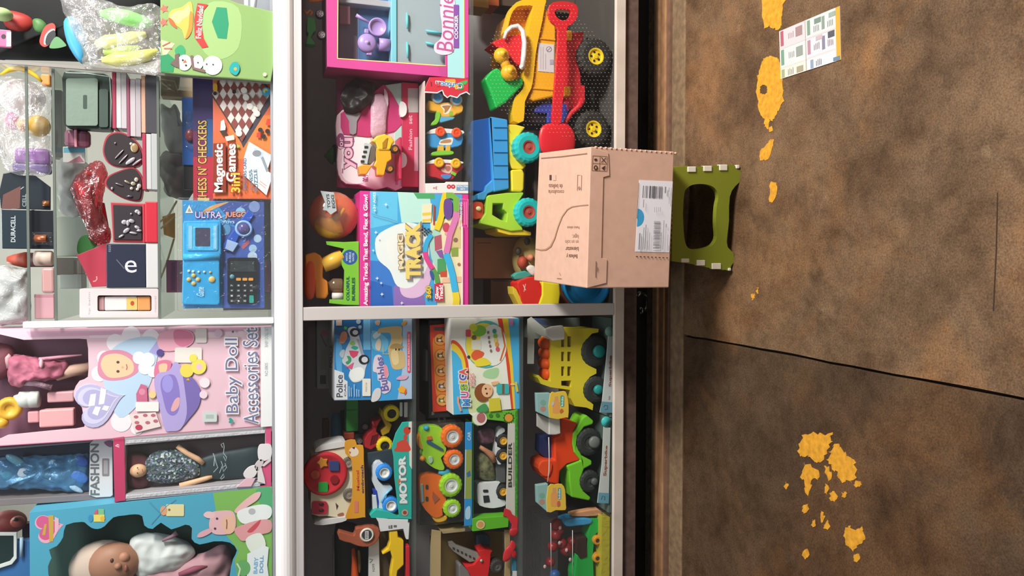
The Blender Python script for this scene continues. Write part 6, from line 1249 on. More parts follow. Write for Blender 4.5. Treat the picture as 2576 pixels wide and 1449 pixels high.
# ================================================================== counter, left bay, top row
GAIN = 1.1
FLOORZ = ZL1+0.0004
YA = 2.462
q = lambda *p: [(750+a/5.797, 780+b/5.797) for a, b in p]
t = T('grey_toy_box', 'pale grey toy carton standing behind the police car box', 'toy box', base(1037, 890, 2.66))
t.box('box', M('#9a9698', 0.5), 797, 804, 1037, 973, 2.67, 0.06)
t.art([('r', '#3a3f4c', 805, 944, 820, 966), ('l', '#6a6668', [(806, 840), (816, 862), (822, 872)], 4), ('c', '#c0606c', 816, 838, 8, 8), ('r', '#8a8a80', 806, 880, 820, 930)], 2.67)
t = T('police_car_box', 'blue police car toy box standing on the bubbles box', 'toy box', base(934, 905, YA))
t.prism('box', M('#c9c6ca', 0.4), [(841, 800), (933, 800), (933, 1006), (841, 1008)], YA, 0.17, bevel=0.001)
ops = [('p', '#2f7fc0', [(841, 801), (933, 801), (933, 1005), (841, 1007)]), ('p', '#1f5a94', [(841, 801), (915, 801), (912, 840), (870, 850), (841, 840)]), ('r', '#6fb4e0', 914, 801, 932, 880), ('ps', '#5aa8e0', q((560, 420), (640, 540), (640, 900), (700, 980), (560, 860))),
       ('p', '#dcdfe6', q((530, 868), (665, 915), (672, 1010), (720, 1040), (720, 1305), (530, 1310))), ('t', '#4a5264', 'Police', [q((556, 1272))[0], q((556, 945))[0], q((652, 945))[0], q((652, 1272))[0]], 0.02), ('t', '#5a6274', 'CAR', [q((672, 1260))[0], q((672, 1070))[0], q((700, 1070))[0], q((700, 1260))[0]], 0.03),
       ('ps', '#c9ccd6', q((640, 740), (700, 560), (760, 420), (720, 300), (760, 250), (850, 260), (900, 420), (960, 640), (1020, 720), (980, 860), (960, 980), (900, 1040), (800, 1050), (735, 960), (760, 880), (700, 820))), ('ps', '#e6e8ee', q((745, 930), (780, 870), (900, 830), (960, 880), (950, 980), (880, 1030), (790, 1035))), ('p', '#9aa2b4', q((850, 420), (890, 430), (960, 650), (920, 660))),
       ('ps', '#d88a6c', q((600, 420), (640, 320), (700, 320), (715, 400), (670, 480), (610, 480))), ('ps', '#8ac060', q((750, 480), (800, 450), (830, 490), (790, 520))), ('ps', '#2fa89a', q((770, 545), (820, 520), (875, 545), (830, 580))), ('p', '#d84a6c', q((740, 590), (790, 590), (880, 600), (860, 660), (800, 700), (760, 660))), ('ps', '#3a9a6a', q((710, 670), (760, 680), (770, 740), (720, 790), (690, 760), (730, 730))), ('ps', '#b8c4d2', q((600, 640), (640, 580), (680, 590), (650, 700))), ('p', '#d85a84', q((680, 790), (720, 820), (810, 760), (780, 860), (700, 830))), ('s', '#4ad06a', *q((690, 262))[0], 6, 6, 0.5),
       ('c', '#23262e', *q((822, 325))[0], 12, 11), ('c', '#c9ccd6', *q((832, 325))[0], 7, 6), ('c', '#23262e', *q((955, 720))[0], 13, 12), ('c', '#c9ccd6', *q((968, 722))[0], 8, 7.5),
       ('c', '#a9b8cc', *q((878, 168))[0], 6), ('c', '#a9c0d8', *q((900, 245))[0], 4.5), ('r', '#d8c0b8', 845, 803, 860, 819), ('rr', '#e2dcd2', 911, 952, 932, 996, 2), ('t', '#8a8480', 'POLICE CAR', (919, 962, 923, 985), 0.01)]
for i, (a, b) in enumerate(((740, 1110), (770, 1130), (815, 1080), (850, 1150), (880, 1160))): ops.append(('l', '#9ac4e6', q((a, b), (a+5, 1260)), 2.5))
t.art(ops, YA)
t.art([('t', '#6a6a70', 'POLICE', [(828, 925), (830, 868), (837, 868), (836, 925)], 0.02)], mapper=lambda x, y: PZ(x, y, P(841, 900, YA).z), normal=Vector((0, 0, 1)), name='lid_print')
t = T('bubbles_box', 'light blue bubbles toy box with a tan sand castle picture', 'toy box', base(1037, 905, YA))
t.prism('box', M('#8fb8d8', 0.4), [(934.5, 800), (1037, 800), (1037, 1004), (935, 1010)], YA-0.004, 0.16, bevel=0.001)
t.art([('p', '#3f9ad6', [(935, 801), (1036, 801), (1036, 1003), (935, 1009)]), ('p', '#a9bcd8', [(1014, 801), (1036, 801), (1036, 1003), (1000, 1004), (1012, 930)]), ('ps', '#6ab8e2', q((1080, 300), (1300, 420), (1280, 600), (1090, 560))), ('ps', '#cfdcec', q((1090, 360), (1180, 300), (1200, 360), (1120, 420))),
       ('ps', '#c9ad78', q((1180, 270), (1300, 245), (1420, 235), (1510, 250), (1510, 360), (1530, 440), (1480, 560), (1540, 620), (1560, 800), (1500, 860), (1380, 850), (1330, 680), (1310, 560), (1350, 460), (1340, 340), (1220, 330), (1160, 340))), ('ps', '#a88a58', q((1370, 500), (1460, 490), (1540, 540), (1470, 560), (1340, 560))), ('ps', '#dcc494', q((1360, 600), (1440, 580), (1470, 760), (1400, 800), (1360, 720))), ('c', '#4a3a28', *q((1425, 575))[0], 2, 3), ('c', '#4a3a28', *q((1470, 575))[0], 2, 3), ('ps', '#dcc8b4', q((1130, 480), (1180, 410), (1210, 480), (1190, 590), (1130, 560))), ('l', '#d2bc94', q((1240, 520), (1240, 640), (1330, 640)), 2),
       ('ps', '#d8c8d6', q((1110, 690), (1180, 650), (1230, 700), (1240, 790), (1290, 810), (1320, 940), (1290, 1010), (1350, 1060), (1340, 1170), (1260, 1220), (1210, 1180), (1200, 1050), (1160, 1020), (1150, 920), (1090, 880))), ('t', '#6a62a4', 'Bubbles', q((1200, 1190), (1125, 690), (1225, 680), (1330, 1170)), 0.03), ('ps', '#e08a9c', q((1250, 800), (1285, 810), (1310, 930), (1270, 990), (1250, 900))),
       ('ps', '#d2ccd2', q((1065, 1330), (1090, 1200), (1140, 1140), (1200, 1150), (1200, 1250), (1150, 1320))), ('p', '#eaa83a', q((1450, 1150), (1500, 1100), (1570, 1140), (1540, 1210), (1480, 1200))), ('p', '#d8602c', q((1540, 1210), (1570, 1140), (1580, 1200), (1555, 1240))), ('rr', '#d8506a', 1024, 834, 1032, 937, 4), ('t', '#f0ccd2', 'BUBBLE MACHINE', (1026, 840, 1030, 932), 0.02), ('ps', '#d8a0bc', q((1430, 1010), (1480, 960), (1600, 950), (1560, 1010))), ('ps', '#e8a44a', q((1500, 200), (1560, 150), (1580, 180), (1540, 230))), ('ps', '#e0b0a0', q((1120, 160), (1190, 150), (1180, 220), (1130, 210)))], YA-0.004)
q = lambda *p: [(750+a/4.529, 1000+b/4.529) for a, b in p]
t = T('toy_block', 'tall green toy block in the shadow behind the tractor', 'toy block', base(1037, 1045, 2.62), 'toy blocks behind the tractor')
t.box('block', M('#3a9a48', 0.5), 871, 1000, 902, 1086, 2.60, 0.05, bevel=0.004)
t.box('groove', M('#2a7a38', 0.5), 871, 1030, 902, 1033, 2.599, 0.002, bevel=0)
t.box('foot', M('#34363c', 0.6), 902, 1000, 1037, 1086, 2.605, 0.05)
t = T('toy_block', 'small red toy block beside the green one behind the tractor', 'toy block', base(1037, 1095, 2.62), 'toy blocks behind the tractor')
t.box('block', M('#b84e3a', 0.5), 865, 1088, 892, 1106, 2.60, 0.05, bevel=0.004)
t.box('foot', M('#34363c', 0.6), 892, 1088, 1037, 1106, 2.605, 0.05)
t = T('blue_flask', 'pale blue plastic flask behind the musical car', 'flask', base(1037, 1075, 2.78))
t.tube('body', M('#5a9ac0', 0.4), [(846, 1040), (846, 1060), (846, 1108)], 2.78, [9, 13, 13])
t.box('label', M('#7a4a44', 0.5), 812, 1055, 828, 1112, 2.80, 0.03)
t.box('stand', M('#2e3036', 0.6), 858, 1030, 1037, 1115, 2.79, 0.03)
t = T('toy_tractor', 'red and yellow toy tractor with fat yellow tyres', 'toy tractor', base(1037, 1075, 2.56))
YR = 2.545
t.prism('body', M('#b82a34', 0.4), q((760, 480), (790, 420), (850, 370), (850, 280), (950, 240), (900, 330), (890, 390), (940, 440), (930, 520), (860, 580), (830, 600), (760, 570)), YR, 0.07, bevel=0.004)
for i in range(3): t.prism('grille_slot', M('#5a1418', 0.5), q((840+i*28, 440-i*10), (862+i*28, 430-i*10), (838+i*28, 540-i*10), (818+i*28, 545-i*10)), YR-0.001, 0.002, bevel=0)
t.tube('mirror_arm', M('#c83048', 0.4), q((880, 330), (850, 290), (855, 270)), YR-0.004, 3)
t.prism('yellow_frame', M('#c8a42e', 0.4), q((950, 130), (1010, 260), (1070, 310), (1040, 400), (960, 440), (940, 380), (1000, 330), (940, 200)), YR+0.01, 0.05, bevel=0.003)
for X, Yy in ((1068, 186), (990, 552)):
    t.wheel(*q((X, Yy))[0], 21, YR-0.016, 0.035, M('#ecca22', 0.4), M('#2f2a20', 0.6), 11, tread=0.03)
    t.wheel(q((X, Yy))[0][0]-6, q((X, Yy))[0][1], 20, YR+0.06, 0.03, M('#ecca22', 0.4), M('#2f2a20', 0.6), 11)
for X, Yy in ((765, 335), (700, 495)): t.wheel(*q((X, Yy))[0], 9, YR+0.05, 0.02, M('#3a3a3e', 0.5), M('#8f8c90', 0.3), 7, spokes=6)
t.box('clear_stand', WINFILM, 995, 1025, 1037, 1150, YR, 0.05)
t.box('card_tab', M('#b9b6b8', 0.4), 1006, 1012, 1013, 1048, YR-0.02, 0.004)
t.box('card_tab', M('#b9b6b8', 0.4), 1017, 1012, 1026, 1050, YR-0.02, 0.004)
t = T('musical_car', 'ivory musical baby car with a red dial and orange card', 'musical toy', base(1037, 1210, YA))
t.prism('body', M('#e3d8be', 0.35), smooth_loop(q((150, 760), (200, 640), (430, 590), (545, 570), (600, 640), (625, 800), (625, 1200), (590, 1330), (470, 1365), (330, 1350), (160, 1330), (145, 1100)), 2), YA+0.01, 0.10, bevel=0.008)
t.lathe('dial', M('#c02c38', 0.3), *q((312, 875))[0], YA-0.004, [(0, 4), (40, 4), (46, 0), (52, 0), (55, 4), (55, 16)], 'Y', 40)
for X, Yy, c, n in ((280, 745, '#c8862e', 0), (412, 780, '#33447a', 1), (285, 1022, '#2f9a42', 1), (415, 935, '#8c1f28', 2), (195, 880, '#b8482c', 2)):
    cx, cy = q((X, Yy))[0]
    t.prism('shape_button', M(c, 0.35), rrect(cx-12, cy-12, cx+12, cy+12, 3) if n == 1 else star(cx, cy, 16, 5, 0.6) if n == 0 else circ(cx, cy, 11), YA-0.005, 0.01, bevel=0.002)
t.prism('red_panel', M('#c23048', 0.35), rrect(784, 1262, 824, 1294, 7), YA+0.004, 0.02, bevel=0.003)
for X, Yy in ((265, 1215), (265, 1285)): t.ell('eye', M('#3a2a2a', 0.4), *q((X, Yy))[0], 6, 4, YA+0.003, 0.004)
t.art([('p', '#5a3a3c', q((425, 1195), (460, 1235), (440, 1285))), ('ps', '#a86a5c', q((450, 1330), (510, 1310), (520, 1345), (460, 1355))), ('ps', '#f2ead8', q((520, 1060), (560, 1000), (600, 920), (590, 1000), (545, 1080)))], YA+0.01, name='face_print')
for X, Yy in ((575, 750), (585, 1110)): t.wheel(*q((X, Yy))[0], 16, YA+0.002, 0.02, M('#6a6058', 0.5), M('#8a8078', 0.4), 10)
cd_ = t.prism('card', M('#d8962e', 0.4), smooth_loop(q((530, 520), (560, 485), (650, 480), (670, 540), (740, 545), (748, 700), (760, 1000), (765, 1330), (745, 1365), (560, 1385), (545, 1340), (580, 1240), (615, 1130), (615, 800), (600, 700), (540, 640)), 2), YA-0.004, 0.003, bevel=0.0008)
t.art([('ps', '#e6d2c0', q((580, 600), (640, 560), (690, 610), (670, 660), (600, 670))), ('p', '#3a2a28', q((610, 570), (650, 560), (640, 590))), ('p', '#b8402c', q((580, 610), (600, 620), (590, 650))), ('t', '#c8483c', 'Musical', [q((668, 1060))[0], q((660, 830))[0], q((692, 830))[0], q((698, 1060))[0]], 0.02), ('t', '#3a3a6c', 'embroach', [q((722, 1090))[0], q((712, 770))[0], q((742, 770))[0], q((748, 1090))[0]], 0.02), ('r', '#d87a6c', *q((640, 1180))[0], *q((685, 1310))[0])], YA-0.004, parent=cd_)
t.prism('handle', M('#d8d5d8', 0.35), smooth_loop(q((195, 600), (260, 545), (500, 500), (555, 520), (540, 560), (300, 600), (210, 625)), 2), YA+0.005, 0.09, bevel=0.004)
t.prism('handle', M('#d8d5d8', 0.35), smooth_loop(q((180, 1440), (260, 1400), (540, 1362), (555, 1390), (500, 1420), (280, 1455)), 2), YA+0.005, 0.09, bevel=0.004)
t = T('stunt_car_pack', 'teal window pack with a blue and white racing car', 'toy pack', base(1037, 1190, YA))
t.prism('tray', M('#34414c', 0.5), [(925, 1140), (985, 1130), (1034, 1060), (1036, 1300), (930, 1302)], YA+0.05, 0.01)
t.prism('card', M('#2fa89c', 0.4), [(985, 1124), (995, 1090), (1012, 1062), (1036, 1060), (1036, 1300), (1004, 1300), (992, 1200), (990, 1150)], YA, 0.004)
t.prism('card_base', M('#2fb0a2', 0.4), [(930, 1296), (945, 1282), (975, 1286), (1000, 1298), (1036, 1300), (1036, 1306), (934, 1303)], YA, 0.05)
t.art([('p', '#d8d2cc', [(1028, 1062), (1036, 1060), (1036, 1180), (1030, 1170)]), ('ps', '#c84a3c', q((1120, 560), (1130, 510), (1220, 480), (1265, 540), (1270, 610), (1100, 610))), ('ps', '#c84a3c', q((1200, 470), (1210, 420), (1240, 430), (1235, 480))), ('c', '#c8402f', *q((1240, 375))[0], 9, 10), ('c', '#3a2422', *q((1268, 352))[0], 3), ('t', '#7a8890', 'MOTOR', [(1004, 1268), (1001, 1146), (1021, 1144), (1026, 1268)], 0.12), ('t', '#dfe4e6', 'MOTOR', [(1005, 1266), (1002, 1148), (1020, 1146), (1025, 1266)], 0.05), ('p', '#c86a4c', q((1130, 950), (1160, 920), (1170, 960), (1140, 985))), ('c', '#c8a08c', *q((1215, 1310))[0], 8), ('c', '#8a4a3c', *q((1215, 1310))[0], 5)], YA)
YC = YA+0.025
t.prism('car_body', M('#d8dfea', 0.35), smooth_loop(q((850, 800), (900, 730), (970, 750), (960, 880), (900, 920), (970, 1000), (1050, 1000), (1075, 1050), (1010, 1110), (960, 1300), (920, 1310), (910, 1200), (890, 1060), (845, 960), (850, 900)), 2), YC, 0.04, bevel=0.005)
t.prism('blue_cowl', M('#2f48b0', 0.35), q((845, 1040), (900, 1060), (920, 1180), (910, 1290), (880, 1250), (860, 1110)), YC-0.003, 0.03, bevel=0.003)
t.prism('front_wing', M('#d5dbe4', 0.35), q((845, 1120), (890, 1110), (905, 1240), (900, 1290), (850, 1280)), YC-0.006, 0.02, bevel=0.003)
t.tube('suspension', M('#7ac0e8', 0.3), q((1070, 1030), (990, 1110), (950, 1200)), YC-0.01, 3)
for X, Yy in ((985, 860), (1060, 1235)): t.wheel(*q((X, Yy))[0], 21, YC-0.02, 0.035, M('#2f84d8', 0.4), M('#dcdcdc', 0.4), 12.5, tread=0.02, hubdeep=0.004)
q = lambda *p: [(750+a/8.31, 1280+b/8.31) for a, b in p]
t = T('toy_saw', 'brown toy saw handle with a round white badge', 'toy', base(1037, 1350, YA))
t.prism('body', M('#a0543c', 0.5), smooth_loop(q((860, 470), (1170, 560), (1210, 415), (1350, 390), (1500, 365), (1690, 420), (1695, 600), (1600, 730), (1450, 800), (1250, 780), (1100, 720), (865, 650)), 2), YA-0.006, 0.03, bevel=0.003)
t.lathe('badge', M('#d2ccc6', 0.4), *q((1440, 550))[0], YA-0.010, [(0, 1), (12.5, 1), (13, -1), (16.5, -1), (17.5, 2), (17.5, 6)], 'Y', 28)
t.art([('c', '#3a3a40', *q((1440, 545))[0], 12.5), ('r', '#b9b6b6', *q((1395, 460))[0], *q((1475, 640))[0]), ('t', '#6a6668', 'TOY', [q((1410, 620))[0], q((1410, 480))[0], q((1460, 480))[0], q((1460, 620))[0]], 0.02)], YA-0.010, name='badge_print', start=0.0004)
t = T('toy_gun_pack', 'white carded pack with a yellow toy blaster', 'toy pack', base(1037, 1420, YA+0.01))
t.prism('card', M('#d2cfd0', 0.4), q((1480, 640), (1690, 600), (1710, 1404), (1710, 2200), (1470, 2200), (1475, 1000)), YA+0.03, 0.01)
t.art([('t', '#6a686a', 'TOYS', [q((1560, 1320))[0], q((1545, 1150))[0], q((1590, 1150))[0], q((1610, 1320))[0]], 0.02), ('l', '#8a8888', q((1490, 1050), (1560, 1060), (1500, 1130)), 3)], YA+0.03)
t.prism('header', M('#d9d8dc', 0.4), q((1615, 170), (1900, 215), (2300, 225), (2330, 300), (2310, 640), (2260, 640), (2200, 420), (1720, 480), (1690, 300)), YA, 0.02, bevel=0.001)
t.art([('t', '#55555a', 'TOYS', [q((1895, 420))[0], q((1895, 395))[0], q((1960, 395))[0], q((1960, 420))[0]], 0), ('r', '#6a686c', *q((1890, 350))[0], *q((1915, 410))[0]), ('r', '#6a686c', *q((1930, 340))[0], *q((1970, 410))[0]), ('r', '#6a686c', *q((1995, 340))[0], *q((2060, 385))[0]), ('p', '#3a3a44', q((2290, 240), (2330, 230), (2300, 300)))], YA, name='header_print')
t.prism('blaster', M('#eebc24', 0.4), q((1905, 480), (2080, 465), (2092, 600), (2205, 660), (2205, 1180), (2080, 1300), (2065, 1404), (2060, 2000), (1925, 2000), (1935, 1350), (1980, 1050), (1930, 880), (1770, 965), (1755, 925), (1880, 830), (1920, 700)), YA+0.004, 0.03, bevel=0.003)
t.prism('red_edge', M('#c02c34', 0.4), q((2255, 800), (2330, 780), (2340, 2000), (2265, 2000)), YA+0.002, 0.03)
t.prism('backing', M('#56483c', 0.6), q((1700, 480), (2280, 480), (2300, 2000), (1700, 2000)), YA+0.05, 0.01)
t.box('stand', M('#3a3c42', 0.6), 1020, 1330, 1037, 1560, YA+0.052, 0.03)
t = T('orange_wand', 'orange stick toy standing behind the toy blaster', 'toy stick', base(1037, 1420, 2.56))
t.tube('stick', M('#d2562a', 0.45), [(888, 1380), (892, 1410), (893, 1450), (893, 1520)], 2.56, [4, 7, 10, 9])
t.puff('tan_grip', M('#8a6a40', 0.6), [(899, 1390), (906, 1388), (908, 1430), (902, 1440)], 2.555, 0.01)
t.box('stand', M('#35383e', 0.6), 940, 1385, 1037, 1560, 2.57, 0.04)
t = T('steel_rod', 'thin grey steel rod upright at the back of the top row', 'rod', base(1037, 1400, 2.66))
t.tube('rod', M('#9a989a', 0.3, metal=0.5), [(839, 1345), (839, 1449), (839, 1560)], 2.66, 2)
t.puff('dark_bag', M('#4a4c4e', 0.6, bump=0.3, scale=20), [(844, 1320), (875, 1312), (905, 1330), (900, 1400), (905, 1500), (850, 1520), (842, 1400)], 2.70, 0.03)
t.box('stand', M('#35383e', 0.6), 900, 1340, 1037, 1540, 2.72, 0.03)

# ================================================================== counter, left bay, middle row
FLOORZ = ZL2+0.0004
q = lambda *p: [(1030+a/5.368, 780+b/5.368) for a, b in p]
t = T('animal_set_box', 'black and red box with a column of round animal pictures', 'toy box', base(1307, 920, 2.58))
t.box('box', M('#2e2a30', 0.5), 1078, 803, 1307, 1046, 2.565, 0.15)
pn = t.prism('red_panel', M('#d8402e', 0.4), [(1081, 818), (1129, 814), (1137, 1034), (1089, 1037)], 2.559, 0.006)
ops = [('ps', '#e8822e', [(1090, 850), (1118, 870), (1128, 930), (1126, 1000), (1100, 1000), (1092, 930)]), ('rr', '#6a4a44', 1092, 823, 1121, 832, 4)]
for i, (x, y) in enumerate(((1107, 854), (1109, 893), (1110, 932), (1112, 970), (1112, 1006))):
    ops += [('c', '#a85a2c', x, y, 15.5), ('c', '#e0964c', x, y, 14), ('ps', ['#6a4a34', '#5a4a3c', '#7a5436', '#5a5468', '#6a6a34'][i], [(x-9, y+5), (x-8, y-5), (x-2, y-3), (x+6, y-9), (x+4, y), (x+9, y+7), (x-1, y+6)]), ('c', '#e6cbb0', x-1, y+2, 4, 3)]
t.art(ops, 2.559, parent=pn)
t.art([('t', '#b9b4b8', 'TOYS', (1086, 1036, 1092, 1044), 0.02)], 2.565, name='box_print')
t.box('silhouette', M('#5a5250', 0.6), 1070, 880, 1081, 960, 2.57, 0.05, bevel=0.006)
t = T('dark_carton', 'black carton with white lettering below the red animal panel', 'carton', base(1307, 1056, 2.60))
t.box('carton', M('#2b282c', 0.5), 1086, 1040, 1307, 1064, 2.60, 0.1)
t.art([('t', '#b8b4b8', 'NOVO', (1101, 1049, 1107, 1062), 0.05), ('t', '#b8b4b8', 'CAIR', (1115, 1049, 1121, 1062), 0.05)], 2.60)
t = T('music_toy_box', 'white and blue musical toy box with a rainbow and a boy', 'toy box', base(1307, 920, YA))
t.prism('box', M('#e0ddd8', 0.4), [(1135, 800), (1306, 800), (1307, 1028), (1140, 1044)], YA, 0.094, bevel=0.001)
ops = [('p', '#e9e6de', [(1136, 801), (1306, 801), (1307, 1027), (1140, 1043)]), ('ps', '#e6e4d4', [(1170, 930), (1250, 915), (1262, 1000), (1230, 1034), (1180, 1040)]), ('p', '#cfd8a4', [(1180, 960), (1215, 1000), (1235, 1034), (1178, 1039)]), ('ps', '#a9d0a0', q((1020, 820), (1190, 780), (1200, 880), (1130, 930), (1000, 900))),
       ('ps', '#d8502f', [(1136, 856), (1150, 860), (1166, 880), (1177, 910), (1179, 945), (1175, 960), (1160, 930), (1150, 890), (1136, 870)]), ('ps', '#eec43a', [(1137, 864), (1152, 872), (1166, 895), (1172, 925), (1170, 945), (1158, 925), (1148, 895), (1137, 880)]), ('p', '#49aee0', [(1136, 880), (1148, 888), (1160, 905), (1165, 935), (1170, 960), (1174, 1010), (1180, 1041), (1141, 1043)]),
       ('p', '#49aee0', [(1276, 801), (1306, 801), (1307, 1028), (1294, 1029), (1286, 900)]), ('p', '#eec43a', [(1262, 801), (1278, 801), (1290, 920), (1296, 1029), (1290, 1029), (1280, 920)]), ('p', '#d8482c', [(1251, 801), (1263, 801), (1282, 920), (1291, 1029), (1286, 1029), (1272, 900)]),
       ('c', '#4fb0b4', 1222, 866, 52, 60), ('c', '#ecd24a', 1215, 866, 44, 54), ('c', '#ece8e2', 1240, 868, 34, 52), ('l', '#d86a2c', [(1262, 828), (1270, 870), (1258, 908)], 4), ('c', '#7cbf3a', 1205, 832, 18, 14), ('c', '#d2d03a', 1190, 824, 10), ('rr', '#d8485c', 1171, 829, 1184, 847, 3), ('rr', '#e0dccc', 1186, 855, 1210, 880, 4), ('ps', '#e0603c', q((830, 610), (890, 540), (1000, 570), (980, 630), (880, 675))), ('c', '#3a3a44', *q((797, 632))[0], 4), ('ps', '#eed23c', q((880, 690), (1000, 640), (1100, 720), (1000, 755), (900, 755))), ('c', '#7a6048', *q((868, 370))[0], 6)]
for x, y, c in ((1243, 833, '#2f9a94'), (1245, 845, '#8ac04a'), (1246, 856, '#e8cf6a'), (1249, 866, '#e89a4a'), (1251, 878, '#d85a6c')): ops.append(('c', c, x, y, 5, 6))
for x, y in ((1227, 836), (1229, 849), (1230, 860), (1232, 870), (1234, 882)): ops.append(('c', '#8a6a6a', x, y, 2.5, 4))
ops += [('c', '#8a4f2c', *q((985, 1110))[0], 21, 23), ('c', '#e6b48c', *q((1045, 1085))[0], 14, 17), ('c', '#3a2a24', *q((1025, 1060))[0], 2.5), ('c', '#3a2a24', *q((1040, 1125))[0], 2.5), ('l', '#c0605c', q((1080, 1050), (1085, 1075)), 2), ('rr', '#3fb0b4', 1248, 965, 1280, 990, 5), ('r', '#7a5a3c', 1262, 965, 1268, 990), ('ps', '#e6b48c', q((1100, 970), (1200, 960), (1180, 1000), (1120, 1010))), ('p', '#d2c43c', [(1228, 1002), (1256, 1000), (1260, 1032), (1230, 1035)]), ('ps', '#4a9a5c', q((900, 1330), (1000, 1260), (1050, 1300), (1040, 1360), (930, 1370))), ('l', '#e6d2b0', [(1283, 966), (1300, 966)], 3), ('l', '#d2c04a', [(1296, 960), (1300, 985)], 6), ('l', '#e6a08c', q((650, 1165), (650, 1240), (690, 1360)), 5), ('c', '#e488b4', 1285, 810, 5, 9)]
for ch, cx, cy, c in (('M', 1172, 1012, '#4a8ad0'), ('U', 1168, 992, '#d8609c'), ('S', 1166, 974, '#8ab03a'), ('I', 1164, 960, '#e0a03a'), ('C', 1163, 948, '#7a6ab4'), ('A', 1163, 935, '#d8605c')):
    w = 4 if ch == 'I' else 9
    ops += [('t', '#f2f0ec', ch, (cx-12, cy-w-2, cx+12, cy+w+2), 0.14), ('t', c, ch, (cx-10, cy-w, cx+10, cy+w), 0.05)]
ops += [('t', '#e0a0a0', 'KIDS', (1180, 938, 1192, 970), 0.04)]
t.art(ops, YA)
q = lambda *p: [(1030+a/4.529, 1020+b/4.529) for a, b in p]
t = T('car_pair_pack', 'clear pack with a lime green car above an orange car', 'toy pack', base(1307, 1190, YA))
YH = YA+0.03
t.prism('back_card', M('#3c3a36', 0.6), [(1056, 1066), (1188, 1062), (1188, 1322), (1056, 1322)], YH+0.07, 0.004)
t.prism('side_card', M('#2f8ac8', 0.4), [(1171, 1062), (1188, 1062), (1188, 1322), (1168, 1324)], YA, 0.004)
t.art([('p', '#8f9a4a', [(1171, 1131), (1187, 1131), (1186, 1255), (1169, 1255)]), ('p', '#a9c8d8', [(1170, 1131), (1173, 1131), (1170, 1255), (1168, 1255)]), ('p', '#3f6a98', q((650, 770), (690, 740), (700, 800), (660, 820))), ('t', '#c0d6e6', 'CAR', [(1176, 1108), (1176, 1086), (1184, 1086), (1184, 1108)], 0.03), ('ps', '#a9cce2', q((640, 1180), (690, 1150), (690, 1280), (640, 1290)))], YA)
LG = M('#9ad02c', 0.4)
t.prism('green_car', LG, smooth_loop(q((130, 300), (165, 250), (260, 235), (370, 260), (375, 330), (370, 420), (420, 480), (400, 560), (360, 600), (400, 700), (380, 740), (290, 720), (180, 640), (150, 560), (160, 520), (130, 420)), 2), YH, 0.05, bevel=0.008)
t.prism('orange_trim', M('#ea8a24', 0.4), smooth_loop(q((105, 400), (125, 330), (160, 330), (165, 430), (150, 500), (120, 480)), 2), YH+0.004, 0.04, bevel=0.004)
t.ell('nose_ball', M('#ea8a24', 0.4), *q((148, 603))[0], 7, 7, YH, 0.012)
t.ell('roof_light', M('#3aa8d0', 0.4), *q((190, 255))[0], 8, 7, YH+0.004, 0.012)
t.prism('crane_arm', M('#2f5a7c', 0.4), q((198, 400), (230, 400), (390, 500), (380, 520), (290, 480), (200, 430)), YH-0.006, 0.008)
t.prism('crane_cab', M('#d86a2c', 0.4), q((200, 355), (250, 345), (265, 390), (205, 400)), YH-0.005, 0.007)
t.prism('car_window', M('#a9c8b0', 0.3), smooth_loop(q((220, 590), (260, 585), (265, 640), (235, 665), (220, 630)), 2), YH-0.004, 0.006)
OR = M('#ee6a1e', 0.4)
for X, Yy, r, h in ((495, 360, 29, 15.5), (515, 620, 25, 13)): t.wheel(*q((X, Yy))[0], r, YH-0.02, 0.04, OR, M('#d2d2d4', 0.35), h, tread=0.04, seg=32)
t.prism('orange_car', OR, smooth_loop(q((120, 860), (170, 800), (360, 800), (385, 900), (400, 1000), (420, 1080), (370, 1180), (380, 1250), (300, 1280), (230, 1240), (150, 1140), (130, 1000)), 2), YH, 0.05, bevel=0.008)
t.prism('yellow_bumper', M('#ecae2c', 0.4), smooth_loop(q((260, 1270), (340, 1270), (430, 1260), (420, 1310), (340, 1335), (290, 1320)), 2), YH+0.004, 0.04, bevel=0.004)
t.prism('blue_roof', M('#7a98a8', 0.4), q((128, 900), (155, 890), (165, 1100), (140, 1110)), YH-0.003, 0.03, bevel=0.002)
for yy in (905, 1040): t.prism('side_window', M('#3a3a3e', 0.4), rrect(*q((185, yy))[0], *q((215, yy+50))[0], 2), YH-0.002, 0.003, bevel=0)
t.prism('windscreen', M('#a8583c', 0.3), q((265, 980), (345, 1060), (285, 1120), (260, 1050)), YH-0.002, 0.003, bevel=0)
for X, Yy, r, h in ((480, 918, 30, 16.5), (495, 1180, 23, 12)): t.wheel(*q((X, Yy))[0], r, YH-0.02, 0.04, LG, M('#d8dcd8', 0.35), h, tread=0.04, seg=32)
t.tube('blue_hook', M('#3a9ac0', 0.4), q((330, 760), (400, 770), (470, 745)), YH+0.01, [5, 8, 6])
t.box('clear_blister', BLISTER, 1054, 1066, 1170, 1320, YA+0.002, 0.07, bevel=0.006)
t = T('builder_box', 'green and black window box of a white construction truck', 'toy box', base(1307, 1190, YA))
t.prism('back_card', M('#33322f', 0.6), [(1188, 1040), (1306, 1032), (1307, 1335), (1188, 1336)], YA+0.09, 0.004)
t.prism('green_header', M('#6ab03a', 0.4), q((715, 60), (880, 55), (1150, 60), (1240, 40), (1245, 180), (1200, 215), (1060, 180), (880, 160), (780, 240), (715, 200)), YA, 0.004)
t.prism('front_strip', M('#c9c4bc', 0.4), q((1125, 180), (1205, 200), (1205, 1270), (1100, 1270), (1112, 700)), YA, 0.004)
t.prism('green_edge', M('#3f8a2c', 0.5, grain=0.4, scale=120), q((1204, 60), (1245, 40), (1245, 1290), (1204, 1280)), YA-0.001, 0.09)
